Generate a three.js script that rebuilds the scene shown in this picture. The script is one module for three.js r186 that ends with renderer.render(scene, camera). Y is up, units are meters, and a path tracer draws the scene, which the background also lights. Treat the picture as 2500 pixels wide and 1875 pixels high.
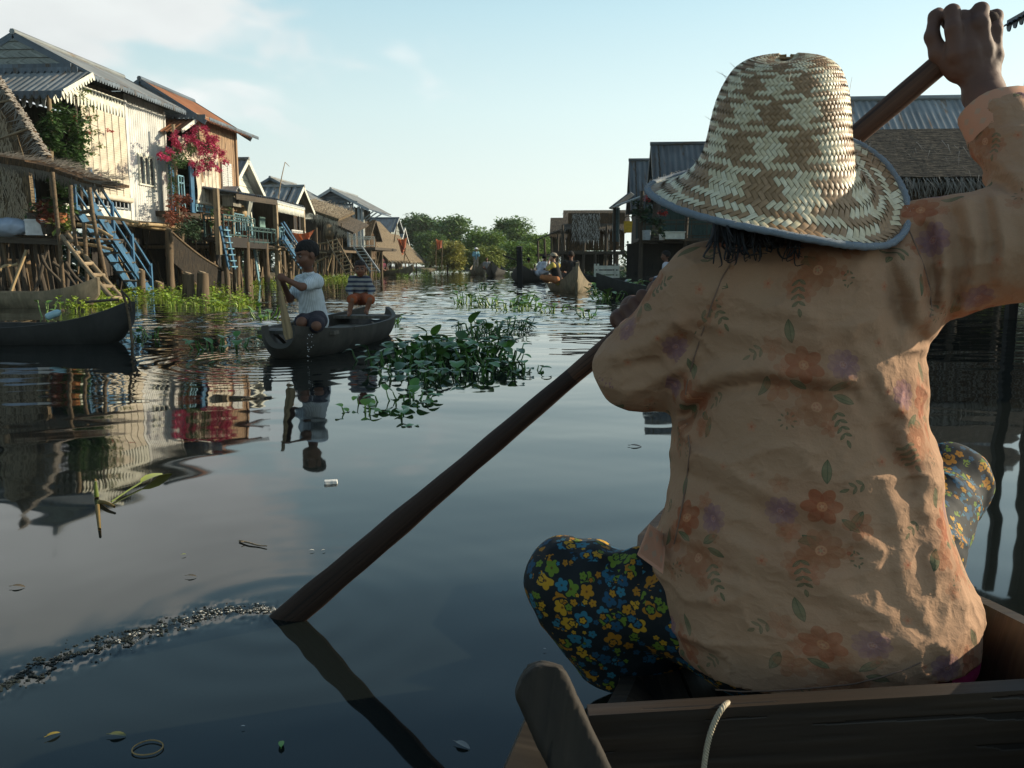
import * as THREE from 'three';
import { mergeGeometries } from 'three/addons/utils/BufferGeometryUtils.js';

// ---------- camera, sky, sun, exposure ----------
const scene = new THREE.Scene();
const F = 2022, CX = 1250, CY = 937.5, HZ = 644, VPX = 1410, EYE = 0.75;   // lens and horizon as read from the photograph
const pitch = Math.atan((CY - HZ) / F), yaw = Math.atan((VPX - CX) / F * Math.cos(pitch));
const V = (x, y, z) => new THREE.Vector3(x, y, z);
const fw = V(-Math.sin(yaw) * Math.cos(pitch), -Math.sin(pitch), -Math.cos(yaw) * Math.cos(pitch));
const rt = V(Math.cos(yaw), 0, -Math.sin(yaw)), upv = rt.clone().cross(fw), eye = V(0, EYE, 0);
const camera = new THREE.PerspectiveCamera(2 * Math.atan(CY / F) * 180 / Math.PI, 4 / 3, 0.05, 2000);
camera.position.copy(eye); camera.lookAt(eye.clone().add(fw)); camera.updateMatrixWorld(true);
const renderer = new THREE.WebGLRenderer({ antialias: true });
renderer.setSize(1024, 768);
renderer.toneMapping = THREE.LinearToneMapping;
renderer.toneMappingExposure = 1.22;
renderer.shadowMap.enabled = true;
const SUN_AZ = 17 * Math.PI / 180, SUN_EL = 19.5 * Math.PI / 180;
const sunDir = V(Math.cos(SUN_EL) * Math.cos(SUN_AZ), Math.sin(SUN_EL), -Math.cos(SUN_EL) * Math.sin(SUN_AZ));
const sun = new THREE.DirectionalLight(new THREE.Color().setRGB(1, 0.86, 0.64), 5.0);
sun.position.copy(sunDir).multiplyScalar(60); sun.castShadow = true;
Object.assign(sun.shadow.camera, { left: -60, right: 60, top: 60, bottom: -60, near: 1, far: 160 });
sun.shadow.mapSize.set(4096, 4096);
scene.add(sun);
// ---------- numbers ----------
function rng(s) { return () => { s = (s + 0x6d2b79f5) | 0; let t = Math.imul(s ^ (s >>> 15), 1 | s); t = (t + Math.imul(t ^ (t >>> 7), 61 | t)) ^ t; return ((t ^ (t >>> 14)) >>> 0) / 4294967296; }; }
const { sin, cos, abs, min, max, sqrt, PI, floor, exp, hypot, pow, atan2 } = Math;
const clamp = (x, a = 0, b = 1) => min(b, max(a, x)), lerp = (a, b, t) => a + (b - a) * t, sst = (a, b, x) => { x = clamp((x - a) / (b - a)); return x * x * (3 - 2 * x); };
function hash3(i, j, k) { let h = Math.imul(i, 374761393) + Math.imul(j, 668265263) + Math.imul(k, 2147483647 ^ 0x5bd1e995); h = Math.imul(h ^ (h >>> 13), 1274126177); return ((h ^ (h >>> 16)) >>> 0) / 4294967296; }
function vnoise(x, y, z = 0) {
  const i = floor(x), j = floor(y), k = floor(z), f = (t) => t * t * (3 - 2 * t), u = f(x - i), v = f(y - j), w = f(z - k);
  const L = (kk) => lerp(lerp(hash3(i, j, kk), hash3(i + 1, j, kk), u), lerp(hash3(i, j + 1, kk), hash3(i + 1, j + 1, kk), u), v);
  return lerp(L(k), L(k + 1), w);
}
const fbm = (x, y, z = 0, o = 4) => { let s = 0, a = 0.5, n = 0; for (let q = 0; q < o; q++) { s += a * vnoise(x, y, z + q * 7.3); n += a; a *= 0.5; x *= 2.03; y *= 2.03; z *= 2.03; } return s / n; };
// ---------- the sky: air and clouds only ----------
{
  const W = 2048, H = 1024, d = new Float32Array(W * H * 4);
  const keys = [[0, .80, .87, .80], [5, .75, .86, .82], [10, .64, .81, .82], [16, .46, .68, .76], [22, .26, .465, .60], [30, .12, .26, .40], [45, .055, .13, .23], [90, .045, .10, .18]];
  const base = (e) => { let i = 0; while (i < keys.length - 2 && e > keys[i + 1][0]) i++; const a = keys[i], b = keys[i + 1], t = clamp((e - a[0]) / (b[0] - a[0])); return [1, 2, 3].map((c) => lerp(a[c], b[c], t)); };
  for (let r = 0; r < H; r++) {
    const el = ((r + .5) / H - .5) * PI, e = el * 180 / PI, b = base(max(0, e)), y = sin(el);
    for (let c = 0; c < W; c++) {
      const az = ((c + .5) / W - .5) * 2 * PI, x = cos(az) * cos(el), z = sin(az) * cos(el), o = (r * W + c) * 4;
      let R = b[0], G = b[1], B = b[2];
      if (y > -0.02) {
        const ca = clamp(x * sunDir.x + y * sunDir.y + z * sunDir.z, -1, 1), ang = Math.acos(ca) * 180 / PI;
        const glow = exp(-ang / 16) * .9 + .16 * exp(-ang / 50), k = .83 + .24 * ca;
        R = R * k + glow * 1.0; G = G * k + glow * .93; B = B * k + glow * .82;
        // clouds: degrees to the left of the canal's axis, so that banks of cloud lie flat
        const ad = atan2(x, -z) * 180 / PI, cy = (e - 15.5) / 7, cx = (ad + 37) / 21;
        const w1 = fbm(ad * .09 + 3, e * .16 + 9, 1, 4) - .5, w2 = fbm(ad * .08 + 13, e * .2 + 2, 5, 4) - .5;
        const wn = fbm((ad + w1 * 14 + e * .8) * .1, (e + w2 * 9) * .26, 3, 6);
        let m = sst(-.05, .42, 1.1 - hypot(cx, cy) + (wn - .5) * 1.7 + w2 * .5) * (1 - .9 * sst(22.5, 24.2, e + w1 * 1.5));
        const other = sst(.56, .78, fbm(x / max(.12, y) * .7 + 20, z / max(.12, y) * .7 + 5, 8, 5)) * sst(24, 34, e) * .3 * sst(20, 60, abs(ad + 20));
        m = clamp(m * (1.02 + .5 * (wn - .4)) + other);
        const sh = .92 + .35 * (fbm(ad * .12, e * .3, 11, 5) - .5), cl = [.76 * sh, .80 * sh, .805 * sh];
        R = lerp(R, max(cl[0], R), m); G = lerp(G, max(cl[1], G * .98), m); B = lerp(B, lerp(B, cl[2], .9), m);
      }
      d[o] = R; d[o + 1] = G; d[o + 2] = B; d[o + 3] = 1;
    }
  }
  const t = new THREE.DataTexture(d, W, H, THREE.RGBAFormat, THREE.FloatType);
  t.mapping = THREE.EquirectangularReflectionMapping; t.magFilter = THREE.LinearFilter; t.needsUpdate = true;
  scene.background = t; scene.environment = t;
}
// ---------- from a place in the photograph (2500 x 1875) to a place in the world ----------
const ray = (x, y) => fw.clone().addScaledVector(rt, (x - CX) / F).addScaledVector(upv, -(y - CY) / F);
const at = (x, y, d) => eye.clone().addScaledVector(ray(x, y), d);
const D = 2500 / 2212, atd = (x, y, d) => at(x * D, y * D, d);
const onY = (x, y, Y = 0) => { const v = ray(x, y); return eye.clone().addScaledVector(v, (Y - EYE) / v.y); };
const onX = (x, y, X) => { const v = ray(x, y); return eye.clone().addScaledVector(v, X / v.x); };
const onZ = (x, y, Z) => { const v = ray(x, y); return eye.clone().addScaledVector(v, Z / v.z); };
// ---------- naming ----------
const used = new Map();
const numbered = (n) => { const k = used.get(n) ?? -1; used.set(n, k + 1); return k < 0 ? n : n + '_' + String(k + 1).padStart(3, '0'); };
function tag(o, label, category, group, kind) { if (label) o.userData.label = label; if (category) o.userData.category = category; if (group) o.userData.group = group; if (kind) o.userData.kind = kind; return o; }
function thing(name, label, category, pos = [0, 0, 0], turn = 0, group) { const o = new THREE.Group(); o.name = numbered(name); o.position.set(...pos); o.rotation.y = turn; scene.add(o); return tag(o, label, category, group); }
function meshOf(name, geo, mat, parent = scene) { const m = new THREE.Mesh(geo, mat); m.name = parent === scene ? numbered(name) : name; m.castShadow = m.receiveShadow = true; parent.add(m); return m; }
// ---------- geometry collector ----------
const _m = new THREE.Matrix4(), _a = V(0, 0, 0), _b = V(0, 0, 0), _c = V(0, 0, 0);
class MB {
  constructor() { this.p = []; this.n = []; this.t = []; this.i = []; this.c = null; }
  vert(x, y, z, nx, ny, nz, u, v) { this.p.push(x, y, z); this.n.push(nx, ny, nz); this.t.push(u, v); return this.p.length / 3 - 1; }
  quad(a, b, c, d, uo = 0, vo = 0) {
    const e1 = b.clone().sub(a), e2 = d.clone().sub(a), n = e1.clone().cross(c.clone().sub(a)); if (n.lengthSq() < 1e-16) n.copy(c.clone().sub(a).cross(e2)); n.normalize();
    const l1 = e1.length(), l2 = e2.length(), k = this.p.length / 3;
    [[a, 0, 0], [b, l1, 0], [c, l1, l2], [d, 0, l2]].forEach(([q, u, v]) => this.vert(q.x, q.y, q.z, n.x, n.y, n.z, u + uo, v + vo));
    this.i.push(k, k + 1, k + 2, k, k + 2, k + 3); return this;
  }
  tri(a, b, c) { const n = b.clone().sub(a).cross(c.clone().sub(a)).normalize(), k = this.p.length / 3; [a, b, c].forEach((q) => this.vert(q.x, q.y, q.z, n.x, n.y, n.z, q.x + q.z * .3, q.y)); this.i.push(k, k + 1, k + 2); return this; }
  hexa(q, uo = 0) { // 8 corners: 0-3 one face, 4-7 the opposite face, same order
    const f = (a, b, c, d) => this.quad(q[a], q[b], q[c], q[d], uo, uo * .37);
    f(3, 2, 1, 0); f(4, 5, 6, 7); f(0, 1, 5, 4); f(1, 2, 6, 5); f(2, 3, 7, 6); f(3, 0, 4, 7); return this;
  }
  box(x0, y0, z0, x1, y1, z1) { return this.hexa([V(x0, y0, z1), V(x0, y0, z0), V(x1, y0, z0), V(x1, y0, z1), V(x0, y1, z1), V(x0, y1, z0), V(x1, y1, z0), V(x1, y1, z1)].map((v) => v), (x0 * 3.7 + y0 * 1.3 + z0 * 2.1) % 7); }
  // board from a to b: w wide along side, t thick
  plank(a, b, w, t, side = V(0, 0, 1)) {
    const l = b.clone().sub(a).normalize(), s = side.clone().addScaledVector(l, -side.dot(l)).normalize(), k = l.clone().cross(s), S = s.multiplyScalar(w / 2), K = k.multiplyScalar(t / 2);
    const c = (p, i, j) => p.clone().addScaledVector(S, i).addScaledVector(K, j);
    // faces with u across the board and v along it
    const A = [c(a, -1, -1), c(a, 1, -1), c(a, 1, 1), c(a, -1, 1)], B = [c(b, -1, -1), c(b, 1, -1), c(b, 1, 1), c(b, -1, 1)], uo = (a.x * 5.1 + a.y * 3.3 + a.z * 1.7) % 9;
    for (let i = 0; i < 4; i++) { const j = (i + 1) % 4; this.quad(A[i], A[j], B[j], B[i], uo + i * .31, uo); }
    this.quad(A[3], A[2], A[1], A[0]); this.quad(B[0], B[1], B[2], B[3]); return this;
  }
  bar(a, b, r0, r1 = r0, seg = 7, bend = 0, rnd = null) {
    const n = bend ? 5 : 1, ax = b.clone().sub(a), L = ax.length(); ax.normalize(); const s = (abs(ax.y) < .9 ? V(0, 1, 0) : V(1, 0, 0)).cross(ax).normalize(), k = ax.clone().cross(s), st = this.p.length / 3, uo = (a.x * 3.1 + a.z * 1.9) % 5;
    const b1 = rnd ? rnd() * 6.28 : 0;
    for (let i = 0; i <= n; i++) {
      const t = i / n, r = lerp(r0, r1, t) * (rnd ? .9 + .25 * rnd() : 1), w = bend * sin(t * PI * (rnd ? 1.6 : 1)), cx = a.x + (b.x - a.x) * t + (s.x * cos(b1) + k.x * sin(b1)) * w, cy = a.y + (b.y - a.y) * t + (s.y * cos(b1) + k.y * sin(b1)) * w, cz = a.z + (b.z - a.z) * t + (s.z * cos(b1) + k.z * sin(b1)) * w;
      for (let j = 0; j <= seg; j++) { const g = j / seg * 2 * PI, x = s.x * cos(g) + k.x * sin(g), y = s.y * cos(g) + k.y * sin(g), z = s.z * cos(g) + k.z * sin(g); this.vert(cx + x * r, cy + y * r, cz + z * r, x, y, z, g * r0 + uo, t * L + uo); }
    }
    for (let i = 0; i < n; i++) for (let j = 0; j < seg; j++) { const q = st + i * (seg + 1) + j, w = q + seg + 1; this.i.push(q, q + 1, w + 1, q, w + 1, w); }
    const cap = (o, c, nn, flip) => { const z = this.p.length / 3; this.vert(c.x, c.y, c.z, nn.x, nn.y, nn.z, uo, uo); for (let j = 0; j <= seg; j++) { const q = (o + j) * 3; this.vert(this.p[q], this.p[q + 1], this.p[q + 2], nn.x, nn.y, nn.z, uo + cos(j) * r0, uo + sin(j) * r0); } for (let j = 1; j <= seg; j++) flip ? this.i.push(z, z + j + 1, z + j) : this.i.push(z, z + j, z + j + 1); };
    cap(st, a, ax.clone().negate(), true); cap(st + n * (seg + 1), b, ax, false); return this;
  }
  tube(pts, r, seg = 6, r1 = r, closed = false) {
    const c = new THREE.CatmullRomCurve3(pts, closed), n = max(4, pts.length * 5), g = new THREE.TubeGeometry(c, n, 1, seg, closed), P = g.attributes.position, N = g.attributes.normal;
    for (let i = 0; i <= n; i++) for (let j = 0; j <= seg; j++) { const q = i * (seg + 1) + j, R = lerp(r, r1, i / n); P.setXYZ(q, P.getX(q) + N.getX(q) * (R - 1), P.getY(q) + N.getY(q) * (R - 1), P.getZ(q) + N.getZ(q) * (R - 1)); }
    return this.geo(g);
  }
  geo(g, m) { const k = this.p.length / 3, P = g.attributes.position, N = g.attributes.normal, T = g.attributes.uv; for (let i = 0; i < P.count; i++) { _a.fromBufferAttribute(P, i); _b.fromBufferAttribute(N, i); if (m) { _a.applyMatrix4(m); _b.transformDirection(m); } this.vert(_a.x, _a.y, _a.z, _b.x, _b.y, _b.z, T ? T.getX(i) : 0, T ? T.getY(i) : 0); } if (g.index) for (let i = 0; i < g.index.count; i++) this.i.push(k + g.index.getX(i)); else for (let i = 0; i < P.count; i++) this.i.push(k + i); return this; }
  // corrugated sheet: corner o, edge u (across the ribs), edge v (along the ribs)
  corr(o, u, v, ribs, amp, thick = .004, segs = 4) {
    const n = ribs * segs, nm = u.clone().cross(v).normalize(), U = u.length(), L = v.length();
    for (const side of [1, -1]) {
      const st = this.p.length / 3;
      for (let i = 0; i <= n; i++) { const t = i / n, ph = t * ribs * 2 * PI, h = amp * sin(ph) + (side < 0 ? -thick : 0), dh = amp * cos(ph) * ribs * 2 * PI / U; const nn = nm.clone().addScaledVector(u.clone().normalize(), -dh).normalize().multiplyScalar(side); for (let j = 0; j < 2; j++) this.vert(o.x + u.x * t + v.x * j + nm.x * h, o.y + u.y * t + v.y * j + nm.y * h, o.z + u.z * t + v.z * j + nm.z * h, nn.x, nn.y, nn.z, t * U, j * L); }
      for (let i = 0; i < n; i++) { const q = st + i * 2; side > 0 ? this.i.push(q, q + 2, q + 3, q, q + 3, q + 1) : this.i.push(q, q + 3, q + 2, q, q + 1, q + 3); }
    }
    return this;
  }
  ball(c, r, w = 8, h = 6, sx = 1, sy = 1, sz = 1) { return this.geo(new THREE.SphereGeometry(r, w, h), new THREE.Matrix4().makeTranslation(c.x, c.y, c.z).multiply(new THREE.Matrix4().makeScale(sx, sy, sz))); }
  geometry() { const p = this.p, n = this.n, I = this.i; for (let k = 0; k < I.length; k += 3) { const a = I[k] * 3, b = I[k + 1] * 3, c = I[k + 2] * 3, ux = p[b] - p[a], uy = p[b + 1] - p[a + 1], uz = p[b + 2] - p[a + 2], vx = p[c] - p[a], vy = p[c + 1] - p[a + 1], vz = p[c + 2] - p[a + 2]; if ((uy * vz - uz * vy) * (n[a] + n[b] + n[c]) + (uz * vx - ux * vz) * (n[a + 1] + n[b + 1] + n[c + 1]) + (ux * vy - uy * vx) * (n[a + 2] + n[b + 2] + n[c + 2]) < 0) { const t = I[k + 1]; I[k + 1] = I[k + 2]; I[k + 2] = t; } } const g = new THREE.BufferGeometry(); g.setAttribute('position', new THREE.Float32BufferAttribute(this.p, 3)); g.setAttribute('normal', new THREE.Float32BufferAttribute(this.n, 3)); g.setAttribute('uv', new THREE.Float32BufferAttribute(this.t, 2)); if (this.c) g.setAttribute('color', new THREE.Float32BufferAttribute(this.c, 3)); g.setIndex(this.i); return g; }
  build(name, mat, parent) { return meshOf(name, this.geometry(), mat, parent); }
}
const mk = () => new MB();
// ---------- textures and materials ----------
function tex(n, f, srgb = true, m = n) { const d = new Uint8Array(n * m * 4); for (let y = 0; y < m; y++) for (let x = 0; x < n; x++) { const c = f(x / n, y / m), o = (y * n + x) * 4; for (let q = 0; q < 3; q++) d[o + q] = clamp(c[q]) * 255; d[o + 3] = 255; } const t = new THREE.DataTexture(d, n, m, THREE.RGBAFormat); t.wrapS = t.wrapT = THREE.RepeatWrapping; t.magFilter = THREE.LinearFilter; t.minFilter = THREE.LinearMipmapLinearFilter; t.generateMipmaps = true; if (srgb) t.colorSpace = THREE.SRGBColorSpace; t.needsUpdate = true; return t; }
// noise that repeats with the tile
function tn(u, v, nx, ny, s) { const x = u * nx, y = v * ny, i = floor(x), j = floor(y), f = (t) => t * t * (3 - 2 * t), a = f(x - i), b = f(y - j), h = (p, q) => hash3((p % nx + nx) % nx, (q % ny + ny) % ny, s); return lerp(lerp(h(i, j), h(i + 1, j), a), lerp(h(i, j + 1), h(i + 1, j + 1), a), b); }
const tf = (u, v, nx, ny, s, o = 4) => { let r = 0, a = .5, w = 0; for (let q = 0; q < o; q++) { r += a * tn(u, v, nx << q, ny << q, s + q); w += a; a *= .6; } return r / w; };
const woodT = tex(512, (u, v) => { const g = tf(u, v, 48, 3, 1, 3), k = tf(u, v, 6, 4, 7, 4), c = tn(u, v, 90, 5, 20), kn = sst(.8, .95, tn(u, v, 8, 8, 31)); const b = (.6 + .36 * g + .24 * (k - .5)) * (c > .86 ? .62 : 1) * (1 - .35 * kn); return [b * 1.02, b, b * .96]; });
const wetT = tex(512, (u, v) => { const k = tf(u, v, 5, 5, 71, 6), s = tf(u, v, 20, 6, 75, 4), b = .45 + .5 * k + .3 * (s - .5); return [b, b * (1 - .06 * (k - .5)), b * .97]; });
const metalT = tex(512, (u, v) => { const k = tf(u, v, 4, 4, 51, 5), s = tf(u, v, 40, 2, 55, 4), r = sst(.6, .82, tf(u, v, 12, 3, 58, 5)); const b = .76 + .3 * (k - .5) + .25 * (s - .5); return [lerp(b, b * .85, r) + .03 * r, lerp(b, b * .62, r), lerp(b, b * .42, r)]; });
const thatchT = tex(512, (u, v) => { const s = tf(u, v, 70, 7, 91, 3), k = tf(u, v, 6, 8, 95, 4), c = tn(u, v, 120, 12, 99); const b = (.3 + .65 * s + .35 * (k - .5)) * (c > .8 ? .5 : 1); return [b, b * .95, b * .86]; });
const plainT = tex(256, (u, v) => { const k = tf(u, v, 8, 8, 111, 6), b = .9 + .28 * (k - .5); return [b, b, b]; });
const weaveB = tex(128, (u, v) => { const b = .5 + .25 * sin(u * 2 * PI * 32) * (sin(v * 2 * PI * 16) > 0 ? 1 : -1) + .25 * sin(v * 2 * PI * 32); return [b, b, b]; }, false);
const rep = (t, x, y = x) => { const c = t.clone(); c.repeat.set(x, y); c.needsUpdate = true; return c; };
const woodM = rep(woodT, 1.2, .6), metalM = rep(metalT, .5, .35), thatchM = rep(thatchT, .9, .9), plainM = rep(plainT, 1, 1), wetM = rep(wetT, .8, .5);
function mat(r, g, b, o = {}) { const { map = plainM, bump = null, ...q } = o; const m = new THREE.MeshStandardMaterial({ color: new THREE.Color().setRGB(r, g, b), roughness: .85, map, side: THREE.DoubleSide, ...q }); if (bump) { m.bumpMap = map; m.bumpScale = bump; } return m; }
function phys(r, g, b, o = {}) { const { map = null, ...q } = o; return new THREE.MeshPhysicalMaterial({ color: new THREE.Color().setRGB(r, g, b), roughness: .8, map, side: THREE.DoubleSide, ...q }); }
const M = {
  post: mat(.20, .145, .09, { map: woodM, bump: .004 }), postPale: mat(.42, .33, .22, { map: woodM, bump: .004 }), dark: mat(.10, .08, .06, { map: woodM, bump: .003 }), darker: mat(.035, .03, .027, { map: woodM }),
  plankGrey: mat(.34, .33, .29, { map: woodM, bump: .003 }), plankWarm: mat(.50, .34, .22, { map: woodM, bump: .003 }), bamboo: mat(.62, .47, .27, { map: woodM, bump: .002, roughness: .6 }),
  metal: mat(.50, .53, .52, { map: metalM, roughness: .5, metalness: .25 }), metalBlue: mat(.20, .25, .30, { map: metalM, roughness: .55, metalness: .2 }), metalWhite: mat(.72, .72, .62, { map: metalM, roughness: .55, metalness: .1 }), rust: mat(.48, .20, .09, { map: metalM, roughness: .8 }),
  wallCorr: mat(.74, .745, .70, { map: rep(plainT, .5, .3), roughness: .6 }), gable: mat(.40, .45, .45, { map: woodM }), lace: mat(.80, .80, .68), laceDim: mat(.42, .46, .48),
  blue: mat(.055, .20, .40, { map: woodM, bump: .002, roughness: .5 }), blueLight: mat(.25, .52, .70, { map: woodM, roughness: .5 }), metalDark: mat(.20, .225, .24, { map: metalM, roughness: .6, metalness: .2 }), teal: mat(.06, .14, .15, { map: woodM }),
  thatch: mat(.42, .34, .23, { map: thatchM, bump: .02 }), thatchGrey: mat(.22, .19, .16, { map: thatchM, bump: .02 }), thatchUnder: mat(.20, .12, .055, { map: thatchM, bump: .02 }), straw: mat(.52, .43, .30), strawGrey: mat(.30, .27, .23),
  blind: mat(.72, .64, .5, { map: rep(plainT, .6, .6) }), white: mat(.8, .8, .76), black: mat(.02, .02, .02), red: mat(.55, .08, .05), green: mat(.06, .14, .04),
  hull: mat(.10, .095, .082, { map: wetM, bump: .004, roughness: .75 }), hullPale: mat(.42, .35, .24, { map: wetM, bump: .004 }), hullDark: mat(.05, .05, .047, { map: wetM, bump: .004, roughness: .7 }), inside: mat(.17, .16, .14, { map: woodM, bump: .003 }),
};
const leafMat = (r, g, b, tr = .35) => phys(r, g, b, { roughness: .55, transmission: tr, thickness: 0, map: plainM });
M.leaf = leafMat(.07, .17, .028); M.leafDark = leafMat(.035, .085, .025, .25); M.leafYellow = leafMat(.20, .27, .035); M.hyacinth = phys(.085, .22, .035, { roughness: .38, transmission: .22, thickness: 0 }); M.hyacinthLit = phys(.15, .30, .03, { roughness: .4, transmission: .35, thickness: 0 });  // the lit hyacinth copy has sunlight put into its leaf colour
M.flower = leafMat(.66, .05, .17, .3); M.flowerRed = leafMat(.65, .06, .05, .3); M.rustLeaf = leafMat(.34, .10, .05, .3);
// ---------- smooth bodies: a distance field meshed by surface nets ----------
function nets(fn, lo, hi, cell, opt = {}) {
  const nx = Math.ceil((hi.x - lo.x) / cell) + 1, ny = Math.ceil((hi.y - lo.y) / cell) + 1, nz = Math.ceil((hi.z - lo.z) / cell) + 1, N = nx * ny, val = new Float32Array(N * nz), id = new Int32Array(N * nz).fill(-1);
  for (let k = 0, o = 0; k < nz; k++) for (let j = 0; j < ny; j++) for (let i = 0; i < nx; i++, o++) val[o] = fn(lo.x + i * cell, lo.y + j * cell, lo.z + k * cell);
  const P = [], I = [], co = [0, 1, nx, nx + 1, N, N + 1, N + nx, N + nx + 1], ed = [[0, 1], [2, 3], [4, 5], [6, 7], [0, 2], [1, 3], [4, 6], [5, 7], [0, 4], [1, 5], [2, 6], [3, 7]];
  for (let k = 0; k < nz - 1; k++) for (let j = 0; j < ny - 1; j++) for (let i = 0; i < nx - 1; i++) {
    const o = k * N + j * nx + i; let m = 0; for (let q = 0; q < 8; q++) if (val[o + co[q]] < 0) m |= 1 << q;
    if (m === 0 || m === 255) continue;
    let x = 0, y = 0, z = 0, c = 0;
    for (const [a, b] of ed) { if (((m >> a) & 1) === ((m >> b) & 1)) continue; const va = val[o + co[a]], t = va / (va - val[o + co[b]]); x += lerp(a & 1, b & 1, t); y += lerp((a >> 1) & 1, (b >> 1) & 1, t); z += lerp(a >> 2, b >> 2, t); c++; }
    id[o] = P.length / 3; P.push(lo.x + (i + x / c) * cell, lo.y + (j + y / c) * cell, lo.z + (k + z / c) * cell);
  }
  const q4 = (a, b, c, d, f) => { if (a < 0 || b < 0 || c < 0 || d < 0) return; f ? I.push(a, b, c, a, c, d) : I.push(a, c, b, a, d, c); };
  for (let k = 1; k < nz - 1; k++) for (let j = 1; j < ny - 1; j++) for (let i = 1; i < nx - 1; i++) {
    const o = k * N + j * nx + i, s = val[o] < 0;
    if (s !== val[o + 1] < 0) q4(id[o - nx - N], id[o - N], id[o], id[o - nx], s);
    if (s !== val[o + nx] < 0) q4(id[o - 1 - N], id[o - 1], id[o], id[o - N], s);
    if (s !== val[o + N] < 0) q4(id[o - 1 - nx], id[o - nx], id[o], id[o - 1], s);
  }
  const n = P.length / 3, Nn = new Float32Array(n * 3), T = new Float32Array(n * 2), e = cell * .4, col = opt.color ? new Float32Array(n * 3) : null;
  for (let q = 0; q < n; q++) {
    const x = P[q * 3], y = P[q * 3 + 1], z = P[q * 3 + 2], gx = fn(x + e, y, z) - fn(x - e, y, z), gy = fn(x, y + e, z) - fn(x, y - e, z), gz = fn(x, y, z + e) - fn(x, y, z - e), l = hypot(gx, gy, gz) || 1;
    Nn[q * 3] = gx / l; Nn[q * 3 + 1] = gy / l; Nn[q * 3 + 2] = gz / l;
    const t = opt.uv ? opt.uv(x, y, z) : [x + z * .3, y + z * .3]; T[q * 2] = t[0]; T[q * 2 + 1] = t[1];
    if (col) { const c = opt.color(x, y, z); col[q * 3] = c[0]; col[q * 3 + 1] = c[1]; col[q * 3 + 2] = c[2]; }
  }
  const g = new THREE.BufferGeometry(); g.setAttribute('position', new THREE.Float32BufferAttribute(P, 3)); g.setAttribute('normal', new THREE.BufferAttribute(Nn, 3)); g.setAttribute('uv', new THREE.BufferAttribute(T, 2)); if (col) g.setAttribute('color', new THREE.BufferAttribute(col, 3)); g.setIndex(I); return g;
}
// texture places by the way each triangle faces, so that a print keeps its size
function boxUV(g0) { const g = g0.toNonIndexed(), P = g.attributes.position, T = g.attributes.uv; for (let i = 0; i < P.count; i += 3) { _a.fromBufferAttribute(P, i); _b.fromBufferAttribute(P, i + 1).sub(_a); _c.fromBufferAttribute(P, i + 2).sub(_a); _b.cross(_c); const x = abs(_b.x), y = abs(_b.y), z = abs(_b.z); for (let k = 0; k < 3; k++) { _a.fromBufferAttribute(P, i + k); x > y && x > z ? T.setXY(i + k, _a.z + .3, _a.y) : y > z ? T.setXY(i + k, _a.x + .7, _a.z) : T.setXY(i + k, _a.x, _a.y); } } return g; }
const smin = (a, b, k) => { const h = max(k - abs(a - b), 0) / k; return min(a, b) - h * h * k * .25; };
const smax = (a, b, k) => -smin(-a, -b, k);
const cap = (a, b, r0, r1 = r0) => { const dx = b.x - a.x, dy = b.y - a.y, dz = b.z - a.z, L = 1 / (dx * dx + dy * dy + dz * dz + 1e-9); return (x, y, z) => { const px = x - a.x, py = y - a.y, pz = z - a.z, h = clamp((px * dx + py * dy + pz * dz) * L); return hypot(px - dx * h, py - dy * h, pz - dz * h) - (r0 + (r1 - r0) * h); }; };
const ell = (c, rx, ry, rz) => { const m = min(rx, ry, rz); return (x, y, z) => { const a = (x - c.x) / rx, b = (y - c.y) / ry, d = (z - c.z) / rz, k = hypot(a, b, d); const k2 = hypot(a / rx, b / ry, d / rz); return k2 < 1e-6 ? -m : k * (k - 1) / k2; }; };
const join = (list, k) => (x, y, z) => { let d = list[0](x, y, z); for (let i = 1; i < list.length; i++) d = smin(d, list[i](x, y, z), k); return d; };
const boundsOf = (pts, pad) => { const b = new THREE.Box3().setFromPoints(pts); return [b.min.subScalar(pad), b.max.addScalar(pad)]; };
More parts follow.
